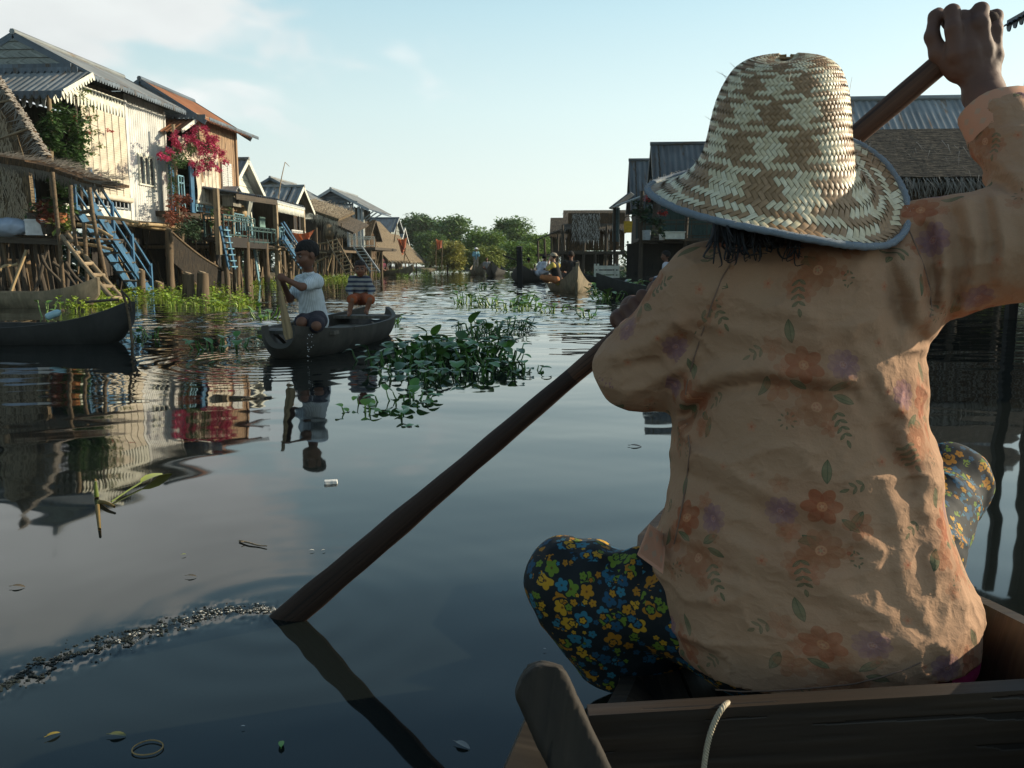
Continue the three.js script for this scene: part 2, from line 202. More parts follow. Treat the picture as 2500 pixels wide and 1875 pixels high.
// a head in its own axes (y up, z forwards), about 0.22 tall at s = 1
function headAt(c, turn, nod, roll, s) {
  const q = new THREE.Quaternion().setFromEuler(new THREE.Euler(nod, turn, roll, 'YXZ')).invert();
  const to = (x, y, z) => _a.set((x - c.x) / s, (y - c.y) / s, (z - c.z) / s).applyQuaternion(q);
  const O = (x, y, z) => V(x, y, z), fs = join([ell(O(0, .025, -.012), .074, .083, .092), ell(O(0, -.04, .02), .053, .066, .064), cap(O(0, .0, .082), O(0, -.026, .096), .008, .012), ell(O(.031, -.03, .052), .03, .028, .03), ell(O(-.031, -.03, .052), .03, .028, .03), ell(O(0, .03, .055), .05, .012, .026)], .022);
  const ears = join([ell(O(.076, -.008, -.004), .011, .031, .02), ell(O(-.076, -.008, -.004), .011, .031, .02)], .002), lips = join([cap(O(-.019, -.058, .073), O(.019, -.058, .073), .006), cap(O(-.013, -.066, .074), O(.013, -.066, .074), .007)], .006);
  const e1 = ell(O(.03, .006, .073), .013, .012, .013), e2 = ell(O(-.03, .006, .073), .013, .012, .013), s1 = ell(O(.031, .008, .091), .018, .011, .014), s2 = ell(O(-.031, .008, .091), .018, .011, .014);
  const f = (x, y, z) => { const p = to(x, y, z), X = p.x, Y = p.y, Z = p.z; let d = smax(fs(X, Y, Z), -min(s1(X, Y, Z), s2(X, Y, Z)), .012); d = smin(d, lips(X, Y, Z), .008); d = smin(d, ears(X, Y, Z), .006); return min(d, e1(X, Y, Z), e2(X, Y, Z)) * s; };
  f.paint = (skin) => (x, y, z) => { const p = to(x, y, z), X = p.x, Y = p.y, Z = p.z, ax = abs(X); if (Z > .05) { if (hypot(ax - .03, Y - .006) < .014 && Z < .092) return hypot(ax - .03, Y - .005) < .006 ? [.01, .008, .006] : hypot(ax - .03, (Y - .006) * 1.6) < .0125 ? [.2, .17, .15] : [skin[0] * .5, skin[1] * .5, skin[2] * .5]; if (Y > .022 && Y < .032 && ax > .012 && ax < .047) return [.02, .015, .01]; if (abs(Y + .062) < .012 && ax < .024) return [skin[0] * .8, skin[1] * .5, skin[2] * .5]; } return skin; };
  f.hair = (low, thick) => { const h = ell(O(0, .028, -.014), .079 + thick, .087 + thick, .098 + thick); return (x, y, z) => { const p = to(x, y, z), n = .012 * (fbm(p.x * 70, p.y * 34, p.z * 70, 3) - .5), line = p.z > .02 ? .045 - n * 3 : p.z > -.03 ? lerp(low, .03, (p.z + .03) / .05) : low; return max(h(p.x, p.y, p.z) + n, (line - p.y) * .9) * s; }; };
  f.world = (x, y, z) => V(x, y, z).multiplyScalar(s).applyQuaternion(q.clone().invert()).add(c);
  f.c = c; f.s = s; return f;
}
const SKIN = [.16, .072, .042];
const skinM = new THREE.MeshPhysicalMaterial({ color: 0xffffff, vertexColors: true, roughness: .68, side: THREE.DoubleSide });
const clothM = (r, g, b, o = {}) => phys(r, g, b, { roughness: .95, sheen: .3, map: plainM, ...o });
const hairM = mat(.013, .010, .009, { roughness: .9 });
// a person from joints in world places: one skin mesh, clothes and hair as parts of it
function figure(label, j, o) {
  const s = o.s, hd = headAt(j.head, o.turn, o.nod ?? 0, o.roll ?? 0, s * (o.headScale ?? 1)), k = .05 * s, sk = o.skin ?? SKIN, cell = o.cell;
  const g = thing('person', label, 'person', [0, 0, 0], 0, o.group); g.position.copy(j.pelvis); const base = j.pelvis;
  const limb = (a, b, c, r0, r1, r2) => [cap(a, b, r0 * s, r1 * s), cap(b, c, r1 * s, r2 * s)];
  const torso = [cap(j.pelvis, j.chest, .085 * s, .08 * s), cap(j.sL, j.sR, .05 * s), cap(j.chest, j.neck, .06 * s, .045 * s), cap(j.neck, j.head, .04 * s, .045 * s), cap(j.hL, j.hR, .075 * s)];
  const arms = [...limb(j.sL, j.eL, j.wL, .043, .033, .023), ...limb(j.sR, j.eR, j.wR, .043, .033, .023)], legs = [...limb(j.hL, j.kL, j.aL, .073, .048, .032), ...limb(j.hR, j.kR, j.aR, .073, .048, .032)];
  for (const [w, e, f] of [[j.wL, j.eL, j.fL], [j.wR, j.eR, j.fR]]) { const d = (f ?? w.clone().add(w.clone().sub(e).normalize().multiplyScalar(.09 * s))), m = w.clone().lerp(d, .5), ax = d.clone().sub(w).normalize(), sd = ax.clone().cross(fw).normalize(); arms.push(cap(w, m, .024 * s, .026 * s)); for (let i = -1.5; i < 2; i++) { const r = m.clone().addScaledVector(sd, i * .015 * s), t = d.clone().addScaledVector(sd, i * .013 * s).addScaledVector(ax, -abs(i - .3) * .008 * s); arms.push(cap(r, t, .011 * s, .008 * s)); } arms.push(cap(w.clone().lerp(m, .5).addScaledVector(sd, .02 * s), m.clone().addScaledVector(sd, .036 * s).addScaledVector(ax, .02 * s), .011 * s, .008 * s)); }
  for (const [a, kk, ft] of [[j.aL, j.kL, j.tL], [j.aR, j.kR, j.tR]]) if (ft) legs.push(cap(a, ft, .033 * s, .022 * s));
  const pts = Object.values(j).filter((q) => q?.isVector3), [lo, hi] = boundsOf(pts, .16 * s), body = join([...torso, ...arms, ...legs], k * .5);
  const rel = (gg) => gg.translate(-base.x, -base.y, -base.z);
  const bodyCut = (x, y, z) => smin(body(x, y, z), hypot(x - hd.c.x, y - hd.c.y, z - hd.c.z) - .06 * s, .02 * s);
  const plain = (gg) => { const n = gg.attributes.position.count, c = new Float32Array(n * 3); for (let i = 0; i < n; i++) c.set(sk, i * 3); gg.setAttribute('color', new THREE.BufferAttribute(c, 3)); return gg; };
  const parts = [plain(nets(bodyCut, lo, hi, cell))];
  const [hl, hh] = boundsOf([j.head], .135 * s * (o.headScale ?? 1)); parts.push(nets(hd, hl, hh, cell * .5, { color: hd.paint(sk) }));
  meshOf('body', rel(mergeGeometries(parts)), skinM, g);
  const wr = (x, y, z, a) => a * s * (fbm(x * 14 / s, y * 9 / s, z * 14 / s, 3) - .5);
  if (o.shirt) { const sl = o.sleeve ?? .8, mL = j.sL.clone().lerp(j.eL, sl), mR = j.sR.clone().lerp(j.eR, sl), f = join([cap(j.pelvis.clone().lerp(j.chest, -.12), j.chest, (o.shirtR ?? .118) * s, .105 * s), cap(j.sL, j.sR, .062 * s), cap(j.chest, j.neck.clone().lerp(j.chest, .35), .075 * s, .058 * s), cap(j.sL, mL, .066 * s, .056 * s), cap(j.sR, mR, .066 * s, .056 * s), ...(o.long ? [cap(j.eL, j.wL, .05 * s, .036 * s), cap(j.eR, j.wR, .05 * s, .036 * s), cap(mL, j.eL, .056 * s, .05 * s), cap(mR, j.eR, .056 * s, .05 * s)] : [])], .05 * s); meshOf('shirt', rel(nets((x, y, z) => f(x, y, z) + wr(x, y, z, .028), lo, hi, cell, { uv: (x, y, z) => [(x - z) * 1, y] })), o.shirt, g); }
  if (o.vest) { const f = join([cap(j.pelvis, j.chest, .128 * s, .118 * s), cap(j.sL.clone().lerp(j.neck, .3), j.sR.clone().lerp(j.neck, .3), .07 * s)], .05 * s); meshOf('vest', rel(nets(f, lo, hi, cell)), o.vest, g); }
  if (o.pants) { const e = o.pantsTo ?? .8, f = join([cap(j.hL, j.hR, .098 * s), cap(j.hL, j.hL.clone().lerp(j.kL, e), .09 * s, .078 * s), cap(j.hR, j.hR.clone().lerp(j.kR, e), .09 * s, .078 * s), ...(o.longPants ? [cap(j.kL, j.kL.clone().lerp(j.aL, .85), .07 * s, .055 * s), cap(j.kR, j.kR.clone().lerp(j.aR, .85), .07 * s, .055 * s)] : [])], .04 * s); meshOf('trousers', rel(nets((x, y, z) => f(x, y, z) + wr(x, y, z, .02), lo, hi, cell)), o.pants, g); }
  if (o.hair !== false) { const h = hd.hair(o.hairLow ?? -.02, o.hairThick ?? .004); meshOf('hair', rel(nets(h, hl, hh, cell * .5)), o.hairMat ?? hairM, g); }
  if (o.hat) o.hat(g, hd, base);
  return g;
}
// a person far off: joints from a seat or a standing place, facing turn (0 = towards +z)
function farPerson(label, pos, turn, o = {}) {
  const s = o.s ?? 1, R = (x, y, z) => V(x * s, y * s, z * s).applyAxisAngle(V(0, 1, 0), turn).add(pos), ln = o.lean ?? .06, up = o.stand ? .42 * 2 : 0;
  const j = { pelvis: R(0, .1 + up, 0), chest: R(0, .4 + up, ln), neck: R(0, .53 + up, ln * 1.4), head: R(0, .68 + up, ln * 1.5 + .02), sL: R(.16, .47 + up, ln), sR: R(-.16, .47 + up, ln), eL: R(.22, .25 + up, .1), eR: R(-.22, .25 + up, .1), wL: R(.12, .2 + up, .3), wR: R(-.12, .2 + up, .3), hL: R(.09, .09 + up, 0), hR: R(-.09, .09 + up, 0), ...(o.stand ? { kL: R(.1, .46, .04), kR: R(-.1, .46, .02), aL: R(.1, .06, 0), aR: R(-.1, .06, 0), tL: R(.1, .03, .14), tR: R(-.1, .03, .14) } : { kL: R(.2, .16, .36), kR: R(-.2, .16, .36), aL: R(-.05, .04, .3), aR: R(.05, .04, .34) }), ...(o.joints ? o.joints(R) : {}) };
  return figure(label, j, { s, turn: turn + (o.look ?? 0), nod: o.nod ?? 0, cell: o.cell ?? .022, ...o });
}
// ---------- boats: a planked shell with rounded bilge; x runs from stern to bow ----------
function hullGeo({ L, B, free, draft, bowUp, sternUp, pb = 2, ps = 2, bowW = 0, sternW = 0, thick = .03, curve = 2.5, n = 36, flare = .25 }) {
  const m = mk(), rows = 9, S = (s) => { const t = 2 * s - 1, e = t > 0 ? pow(t, pb) : pow(-t, ps), w = lerp(1, t > 0 ? bowW : sternW, e), up = t > 0 ? bowUp : sternUp; return { x: (s - .5) * L, w: B / 2 * w, g: free + up * pow(abs(t), curve), k: -draft + (up * .55 + draft + free * .25) * pow(abs(t), curve * 2.2) }; };
  const shell = (inner) => { const st = m.p.length / 3; for (let i = 0; i <= n; i++) { const q = S(i / n), w = max(.004, q.w - (inner ? thick : 0)), k = q.k + (inner ? thick : 0), xo = inner ? q.x * (1 - 2 * thick / L) : q.x; for (let j = -rows; j <= rows; j++) { const t = abs(j) / rows, a = t * PI / 2, X = w * pow(sin(a), .75) * (1 - flare * (1 - t) * .4), Y = k + (q.g - k) * (1 - pow(cos(a), .8)); m.vert(xo, Y, X * Math.sign(j || 1) * (j === 0 ? 0 : 1), 0, 0, 0, xo, j / rows * B); } } const c = 2 * rows + 1; for (let i = 0; i < n; i++) for (let j = 0; j < 2 * rows; j++) { const q = st + i * c + j; inner ? m.i.push(q, q + 1, q + c + 1, q, q + c + 1, q + c) : m.i.push(q, q + c + 1, q + 1, q, q + c, q + c + 1); } return st; };
  const a = shell(false), b = shell(true), c = 2 * rows + 1;
  for (let i = 0; i < n; i++) for (const j of [0, 2 * rows]) { const q = [a + i * c + j, a + (i + 1) * c + j, b + (i + 1) * c + j, b + i * c + j].map((v) => V(m.p[v * 3], m.p[v * 3 + 1], m.p[v * 3 + 2])); m.quad(...q); }
  for (const i of [0, n]) for (let j = 0; j < 2 * rows; j++) { const q = [a + i * c + j, a + i * c + j + 1, b + i * c + j + 1, b + i * c + j].map((v) => V(m.p[v * 3], m.p[v * 3 + 1], m.p[v * 3 + 2])); m.quad(...q); }
  const g = m.geometry(), keep = g.attributes.normal.array.slice(); g.computeVertexNormals(); const N = g.attributes.normal.array; for (let i = b + (n + 1) * c; i < N.length / 3; i++) for (let q = 0; q < 3; q++) N[i * 3 + q] = keep[i * 3 + q];
  g.userData = {}; g.S = S; return g;
}
// ---------- foliage ----------
// clumps of small bent leaves; spots is a list of [x, y, z, radius]
function foliage(spots, per, size, seed, squash = .8) {
  const r = rng(seed), m = mk();
  for (const [cx, cy, cz, R] of spots) for (let i = 0; i < per; i++) {
    const a = r() * 2 * PI, c = 2 * r() - 1, q = pow(r(), .45) * R, sn = sqrt(1 - c * c), x = cx + q * sn * cos(a), y = cy + q * c * squash, z = cz + q * sn * sin(a), l = size * (.6 + .8 * r()), w = l * (.35 + .25 * r()), b = r() * 2 * PI, el = (r() - .45) * 1.6;
    const dx = cos(b) * cos(el), dy = sin(el), dz = sin(b) * cos(el), sx = -sin(b), sz = cos(b), t = (r() - .5) * 1.2, ux = sx * w, uy = t * w, uz = sz * w;
    const A = V(x, y, z), B = V(x + dx * l * .5 + ux * .5, y + dy * l * .5 + uy * .5 - l * .06, z + dz * l * .5 + uz * .5), C = V(x + dx * l, y + dy * l - l * .2, z + dz * l), E = V(x + dx * l * .5 - ux * .5, y + dy * l * .5 - uy * .5 - l * .06, z + dz * l * .5 - uz * .5);
    m.tri(A, B, C); m.tri(A, C, E);
  }
  return m;
}
// one floating-plant leaf: curved stalk, cupped round blade
function padLeaf(root, tip, w, l, dir, lift, m = mk(), stalk = true) {
  const mid = root.clone().lerp(tip, .5); mid.y -= .0; mid.x += (tip.x - root.x) * .18; mid.z += (tip.z - root.z) * .18;
  if (stalk) m.tube([root, mid, tip], w * .13, 5, w * .07);
  const u = dir.clone().normalize(), s = u.clone().cross(V(0, 1, 0)).normalize(), nn = s.clone().cross(u), f = V(u.x * cos(lift), sin(lift), u.z * cos(lift)), nrm = s.clone().cross(f).normalize();
  const st = m.p.length / 3, prof = [[0, .12], [.12, .62], [.32, .95], [.55, 1], [.76, .82], [.92, .45], [1, .04]];
  for (const [t, ww] of prof) for (let i = -2; i <= 2; i++) { const X = i / 2 * ww * w / 2, bend = -l * .22 * t * t + abs(i / 2) * w * .16 * ww, q = tip.clone().addScaledVector(f, t * l).addScaledVector(s, X).addScaledVector(nrm, bend); const n = nrm.clone().addScaledVector(s, -Math.sign(i) * .3 * abs(i / 2)).addScaledVector(f, .4 * t).normalize(); m.vert(q.x, q.y, q.z, n.x, n.y, n.z, X, t * l); }
  for (let a = 0; a < prof.length - 1; a++) for (let i = 0; i < 4; i++) { const q = st + a * 5 + i; m.i.push(q, q + 1, q + 6, q, q + 6, q + 5); }
  return m;
}
// loose straws hanging from a thatched face: o + u*a + v*b, drooping along v
function straws(m, o, u, v, count, len, seed, lift = .03) { const r = rng(seed), n = u.clone().cross(v).normalize(), vd = v.clone().normalize(), ud = u.clone().normalize(); for (let i = 0; i < count; i++) { const p = o.clone().addScaledVector(u, r()).addScaledVector(v, r()).addScaledVector(n, lift * r()), l = len * (.5 + r()), d = vd.clone().addScaledVector(ud, (r() - .5) * .9).addScaledVector(n, (r() - .3) * .35).normalize(), w = .006 + .012 * r(), s = ud.clone().multiplyScalar(w); m.tri(p.clone().sub(s), p.clone().add(s), p.clone().addScaledVector(d, l)); } return m; }
// ---------- water ----------
const waves = []; { const r = rng(77); for (let i = 0; i < 26; i++) { const L = lerp(.14, .62, pow(r(), 1.3)), a = PI / 2 + (r() - .5) * 1.5; waves.push([cos(a) * 2 * PI / L, sin(a) * 2 * PI / L, r() * 6.28, L]); } for (let i = 0; i < 9; i++) { const L = lerp(.8, 2.4, r()), a = PI / 2 + (r() - .5) * 1.2; waves.push([cos(a) * 2 * PI / L, sin(a) * 2 * PI / L, r() * 6.28, L]); } }
const wakeP = [[655, 1492], [520, 1498], [390, 1538], [300, 1570], [210, 1600], [110, 1632], [-20, 1684]].map(([x, y]) => { const p = onY(x, y); return [p.x, p.z]; });
const bowPt = { x: -2.3, z: -6.25 };
function choppy(x, z) { // how ruffled the surface is: calm near the paddler, a breezy lane up the middle of the canal
  const lane = sst(-7.6, -11, z) * sst(-8, -3.5, x + .09 * (z + 10)) * (1 - .55 * sst(3, 7, x)), patch = .35 + .9 * vnoise(x * .22, z * .5, 4);
  return .036 + .9 * lane * patch + .07 * sst(-3.6, -7, z) * (.4 + vnoise(x * .5, z * .8, 9));
}
function waveH(x, z) {
  const c = choppy(x, z); let h = 0; const wx = x + .25 * vnoise(x * .7, z * .7, 2), wz = z + .3 * vnoise(x * .6, z * .6, 6);
  for (let i = 0; i < waves.length; i++) { const w = waves[i]; h += (i < 26 ? c * .0042 * w[3] : .0006 * w[3]) * sin(w[0] * wx + w[1] * wz + w[2]); }
  const rr = hypot(x - bowPt.x, z - bowPt.z), e = exp(-pow((rr - .55) / .55, 2)); h += .0018 * e * sin(rr * 44) * (z > bowPt.z - .8 ? 1 : .3) * (x < bowPt.x + .3 ? 1 : .35);
  if (x < -.3 && x > -1.4 && z < -1 && z > -2) { let d = 9; for (let i = 1; i < wakeP.length; i++) { const a = wakeP[i - 1], b = wakeP[i], dx = b[0] - a[0], dz = b[1] - a[1], t = clamp(((x - a[0]) * dx + (z - a[1]) * dz) / (dx * dx + dz * dz)), q = hypot(x - a[0] - dx * t, z - a[1] - dz * t); d = min(d, q); } h += .005 * exp(-d * d / .0022) * (fbm(x * 34, z * 34, 3, 3) - .5); }
  const r2 = hypot((x + .62) * 1, z + 1.65); h += .0003 * exp(-r2 * 4) * sin(r2 * 60);
  return h;
}
{
  const m = mk(), cols = [], rows = [];
  const c0 = atan2(fw.x, -fw.z); for (let i = 0; i <= 620; i++) cols.push(c0 + lerp(-.64, .64, i / 620)); for (let i = 1; i < 40; i++) cols.push(c0 + .64 + (2 * PI - 1.28) * i / 40); cols.push(cols[0] + 2 * PI);
  for (let i = 0; i <= 620; i++) rows.push(.55 * pow(75 / .55, i / 620)); for (const q of [95, 130, 200, 350, 700, 1400]) rows.push(q);
  const n = cols.length, e = .004, P = new Float32Array((rows.length * n + 1) * 3), N = new Float32Array(P.length), T = new Float32Array(P.length / 3 * 2), I = [];
  rows.forEach((r, k) => cols.forEach((a, i) => {
    const x = sin(a) * r, z = -cos(a) * r, o = (k * n + i) * 3, far = r > 75 || i > 620; let h = 0, gx = 0, gz = 0;
    if (!far) { const ee = max(e, r * .0012); h = waveH(x, z); gx = (waveH(x + ee, z) - h) / ee; gz = (waveH(x, z + ee) - h) / ee; }
    const l = 1 / hypot(gx, 1, gz); P[o] = x; P[o + 1] = h; P[o + 2] = z; N[o] = -gx * l; N[o + 1] = l; N[o + 2] = -gz * l; T[o / 3 * 2] = x; T[o / 3 * 2 + 1] = z;
  }));
  const cen = rows.length * n; N[cen * 3 + 1] = 1;
  for (let i = 0; i < n - 1; i++) { I.push(cen, i + 1, i); for (let k = 0; k < rows.length - 1; k++) { const a = k * n + i, b = a + 1, c = a + n, d = c + 1; I.push(a, d, c, a, b, d); } }
  const g = new THREE.BufferGeometry(); g.setAttribute('position', new THREE.BufferAttribute(P, 3)); g.setAttribute('normal', new THREE.BufferAttribute(N, 3)); g.setAttribute('uv', new THREE.BufferAttribute(T, 2)); g.setIndex(I);
  const wm = new THREE.MeshPhysicalMaterial({ color: new THREE.Color().setRGB(.010, .013, .012), roughness: .03, ior: 1.42, side: THREE.DoubleSide });
  const w = meshOf('water', g, wm); w.userData.kind = 'structure';
}
// low muddy banks behind the two rows of houses, with a far shore closing the canal
{
  const soil = mat(.10, .085, .05, { map: plainM });
  const bank = (name, pts) => { const m = mk(), s = new THREE.Shape(pts.map((p) => new THREE.Vector2(p[0], -p[1]))), g = new THREE.ExtrudeGeometry(s, { depth: .5, bevelEnabled: true, bevelSize: .5, bevelThickness: .3, bevelSegments: 3, curveSegments: 1 }); g.rotateX(-PI / 2); g.translate(0, -.55, 0); const k = meshOf(name, g, soil); k.userData.kind = 'structure'; };
  bank('bank_left', [[-15.5, 12], [-60, 12], [-160, -60], [-160, -160], [-17, -160], [-18.5, -105], [-20.5, -70], [-17, -42], [-14.6, -30], [-14.6, -20]]);
  bank('bank_right', [[14, 12], [60, 12], [160, -60], [160, -260], [-15, -260], [-14.5, -108], [-9, -100], [-3.5, -84], [3, -64], [9, -44], [11.5, -26], [13, -14]]);
}
// trees that close the canal and stand behind the houses: px = where in the photograph, crown height and width in metres follow
function tree(name, label, px, top, half, z, tint, seed, n = 60, per = 150) { const bush = name === 'bush';
  const base = onZ(px, 640, z), apex = onZ(px, top, z), w = 1.3 * onZ(px + half, 600, z).distanceTo(onZ(px, 600, z)), H = apex.y, r = rng(seed), spots = [];
  const t = thing(name, label, 'tree', [base.x, 0, z], 0);
  const tr = mk(); tr.bar(V(0, -.2, 0), V(w * .05, H * .55, 0), H * .035, H * .022, 7, H * .02); for (let i = 0; i < 4; i++) { const a = i * 1.7 + seed; tr.bar(V(w * .03, H * (.3 + .06 * i), 0), V(cos(a) * w * .55, H * (.62 + .05 * i), sin(a) * w * .5), H * .018, H * .008, 5, H * .02); } tr.build('trunk', M.dark, t);
  for (let i = 0; i < n; i++) { const a = r() * 6.28, c = lerp(-.55, 1, r()), q = pow(r(), .4), R = w * lerp(.26, .36, r()), y = H * (bush ? .45 : .56) + c * (H * (bush ? .55 : .44) - R * .6); spots.push([cos(a) * q * (w - R * .55) * sqrt(max(.1, 1 - c * c * .75)), max(R * .5, y), sin(a) * q * w * .8 * sqrt(max(.1, 1 - c * c * .75)), R]); }
  foliage(spots, per, max(.3, w * .12), seed).build('crown', tint, t);
}
{
  const g1 = leafMat(.15, .27, .035), g2 = leafMat(.24, .38, .04), g3 = leafMat(.34, .40, .06), g4 = leafMat(.11, .21, .035), g5 = leafMat(.42, .40, .06);
  tree('shade_tree', 'dark green tree standing behind the leftmost small grey gable at the canal bend', 1040, 522, 66, -128, g4, 3);
  tree('shade_tree', 'broad round-crowned green tree left of the gap in the far tree line', 1122, 527, 64, -118, g1, 5, 34);
  tree('shade_tree', 'wide domed tree, the tallest right of the gap in the tree line', 1254, 530, 56, -112, g1, 7, 34);
  tree('shade_tree', 'lower bright green tree beside the dark huts, right of the domed tree', 1305, 570, 38, -100, g2, 9);
  tree('bush', 'bright yellow-green bush on the far bank below the gap in the trees', 1190, 562, 52, -98, g2, 11);
  tree('bush', 'rounded yellowish bush at the far tree line\'s left end beside the red net', 1092, 588, 42, -80, g5, 13);
  tree('bush', 'low green waterside bush in front of the domed tree', 1262, 588, 50, -90, g2, 15);
  tree('bush', 'low leafy bush at the waterline left of the tall dark prow', 1180, 598, 44, -84, g3, 17);
  tree('shade_tree', 'small dark tree peeping over the long thatched roof on the left bank', 925, 545, 34, -95, g4, 19);
  tree('bush', 'dark green bush beneath the far trees behind the red net on poles', 1050, 560, 40, -105, g1, 21);
  tree('shade_tree', 'distant pale green tree crown just left of the dark huts on the right bank', 1338, 570, 26, -110, g2, 23);
}
// floating weed that nobody could count, along both banks
function weedBed(name, label, list, m, seed, size) { // list: [px, py, spread x (m), spread z (m), count]
  const r = rng(seed), tuft = mk(); { const q = rng(5); for (let i = 0; i < 9; i++) { const a = q() * 6.28, l = .35 + .6 * q(), o = .45 * q(), d = V(cos(a), 0, sin(a)), b = V(cos(a) * o * .4, 0, sin(a) * o * .4), t = V(cos(a) * o, l, sin(a) * o), s = V(-sin(a), 0, cos(a)), w = .17 + .1 * q(); const e = t.clone().addScaledVector(d, .28).add(V(0, .12, 0)), mid = t.clone().addScaledVector(d, .15).add(V(0, .1, 0)); tuft.tri(b.clone().addScaledVector(s, .03), b.clone().addScaledVector(s, -.03), t); const L = mid.clone().addScaledVector(s, w), R = mid.clone().addScaledVector(s, -w); L.y += .05; R.y += .05; tuft.tri(t, L, e); tuft.tri(t, e, R); } }
  const spots = []; for (const [px, py, sx, sz, n] of list) { const c = onY(px, py); for (let i = 0; i < n; i++) { const a = r() * 6.28, q = sqrt(r()); spots.push([c.x + cos(a) * q * sx, c.z + sin(a) * q * sz, size * (.6 + .8 * r()), r() * 6.28]); } }
  const im = new THREE.InstancedMesh(tuft.geometry(), m, spots.length), X = new THREE.Matrix4(), Q = new THREE.Quaternion(), cc = new THREE.Color();
  spots.forEach(([x, z, s, a], i) => { X.compose(V(x, -.02, z), Q.setFromAxisAngle(V(0, 1, 0), a), V(s, s * (.8 + .5 * r()), s)); im.setMatrixAt(i, X); const k = .6 + .7 * r(); im.setColorAt(i, cc.setRGB(k * (1 + .3 * r()), k, k * .8)); });
  im.name = numbered(name); im.castShadow = im.receiveShadow = true; scene.add(im); return tag(im, label, 'water weed', null, 'stuff');
}
const hyM = phys(.30, .46, .05, { roughness: .4, transmission: .3, thickness: 0 }), hyD = phys(.06, .15, .025, { roughness: .4, transmission: .25, thickness: 0 });  // sunlight is put into the brighter weed colour, shade into the darker
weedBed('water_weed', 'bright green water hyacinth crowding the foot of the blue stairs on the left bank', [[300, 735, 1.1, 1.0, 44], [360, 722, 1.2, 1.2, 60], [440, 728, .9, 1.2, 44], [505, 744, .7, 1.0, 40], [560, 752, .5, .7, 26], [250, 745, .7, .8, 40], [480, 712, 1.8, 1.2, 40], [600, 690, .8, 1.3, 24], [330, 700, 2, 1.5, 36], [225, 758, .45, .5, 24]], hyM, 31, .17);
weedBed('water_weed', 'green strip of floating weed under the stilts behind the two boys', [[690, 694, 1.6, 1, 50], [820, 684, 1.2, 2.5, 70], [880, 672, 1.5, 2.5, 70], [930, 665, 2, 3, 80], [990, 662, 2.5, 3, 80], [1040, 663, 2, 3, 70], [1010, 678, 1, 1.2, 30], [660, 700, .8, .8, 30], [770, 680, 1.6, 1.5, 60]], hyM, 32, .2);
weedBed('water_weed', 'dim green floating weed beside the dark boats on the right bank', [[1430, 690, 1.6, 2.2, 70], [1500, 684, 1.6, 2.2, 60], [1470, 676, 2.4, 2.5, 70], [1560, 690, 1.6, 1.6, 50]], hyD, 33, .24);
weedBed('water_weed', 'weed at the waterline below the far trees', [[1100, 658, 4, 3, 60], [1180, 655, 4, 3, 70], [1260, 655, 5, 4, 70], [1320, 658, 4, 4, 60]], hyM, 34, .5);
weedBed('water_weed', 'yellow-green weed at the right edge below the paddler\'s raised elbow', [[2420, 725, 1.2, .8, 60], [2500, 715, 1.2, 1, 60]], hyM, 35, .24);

{ // undergrowth added as a dark backdrop for the shade behind the stilts
  const r = rng(91), sp = [], f = (x0, z0, x1, z1, n, h) => { for (let i = 0; i < n; i++) { const t = r(); sp.push([lerp(x0, x1, t) + (r() - .5) * 2, h * r(), lerp(z0, z1, t), .5 + .5 * r()]); } };
  f(-17, -14, -16.6, -30, 70, 1.8); f(-16, -30, -19, -46, 60, 1.9); f(-19, -46, -24, -80, 60, 2.2); f(-24, -12, -17, -13, 20, 1.8);
  tag(foliage(sp, 60, .34, 92).build('undergrowth', leafMat(.05, .10, .025), scene), 'added dark undergrowth backing the shade behind the stilts of the left bank houses', 'undergrowth', null, 'stuff');
  const q = [], k = (x0, z0, x1, z1, n, h) => { for (let i = 0; i < n; i++) { const t = r(); q.push([lerp(x0, x1, t) + (r() - .5) * 2, h * r(), lerp(z0, z1, t), .5 + .5 * r()]); } };
  k(13, -12, 10.5, -27, 60, 2); k(10, -28, 6, -50, 70, 2.2); k(5, -52, -2, -84, 60, 2.4);
  tag(foliage(q, 60, .34, 93).build('undergrowth', leafMat(.05, .10, .025), scene), 'added dark undergrowth backing the shade behind the stilts of the right bank houses', 'undergrowth', null, 'stuff');
}

scene.fog = new THREE.FogExp2(0xe6f0ea, .00035);   // warm, moist air over the water
// ---------- stilt houses ----------
const Y1 = V(0, 1, 0);
// stilts under a floor: each one a part
function stilts(t, list, r0 = .07, m = M.post, seed = 1) { const r = rng(seed); for (const [x, z, y, y0 = -.5] of list) mk().bar(V(x + (r() - .5) * .12, y0, z + (r() - .5) * .12), V(x, y, z), r0 * (.8 + .5 * r()), r0 * .85, 7, .03, r).build('stilt', m, t); }
function braces(t, n, x0, x1, z0, z1, y, seed, m = M.post) { const r = rng(seed); for (let i = 0; i < n; i++) { const x = lerp(x0, x1, r()), z = lerp(z0, z1, r()), k = (r() - .5) * 1.4; mk().bar(V(x, -.3, z), V(x + (x1 - x0 > z1 - z0 ? k : .1), y * (.6 + .5 * r()), z + (z1 - z0 >= x1 - x0 ? k : .1)), .02 + .02 * r(), .018, 5, .04, r).build('pole', r() > .6 ? M.postPale : m, t); } }
// a wall of upright boards between two ground points
function boards(t, name, a, b, y0, y1, m, w = .18, th = .025, seed = 3, split = true) { const r = rng(seed), d = b.clone().sub(a), L = d.length(), n = max(1, Math.round(L / w)), u = d.clone().normalize(), k = split ? null : mk(); for (let i = 0; i < n; i++) { const p = a.clone().addScaledVector(u, (i + .5) * L / n), q = (r() - .5) * .012, o = u.clone().cross(Y1).multiplyScalar(q), g = k ?? mk(), lo = V(p.x, y0 + (r() - .5) * .04, p.z).add(o), hi = V(p.x, y1, p.z).add(o); g.plank(lo, hi, L / n - .008, th, u); if (split) g.build('wall_board', m, t); } if (!split) k.build(name, m, t); }
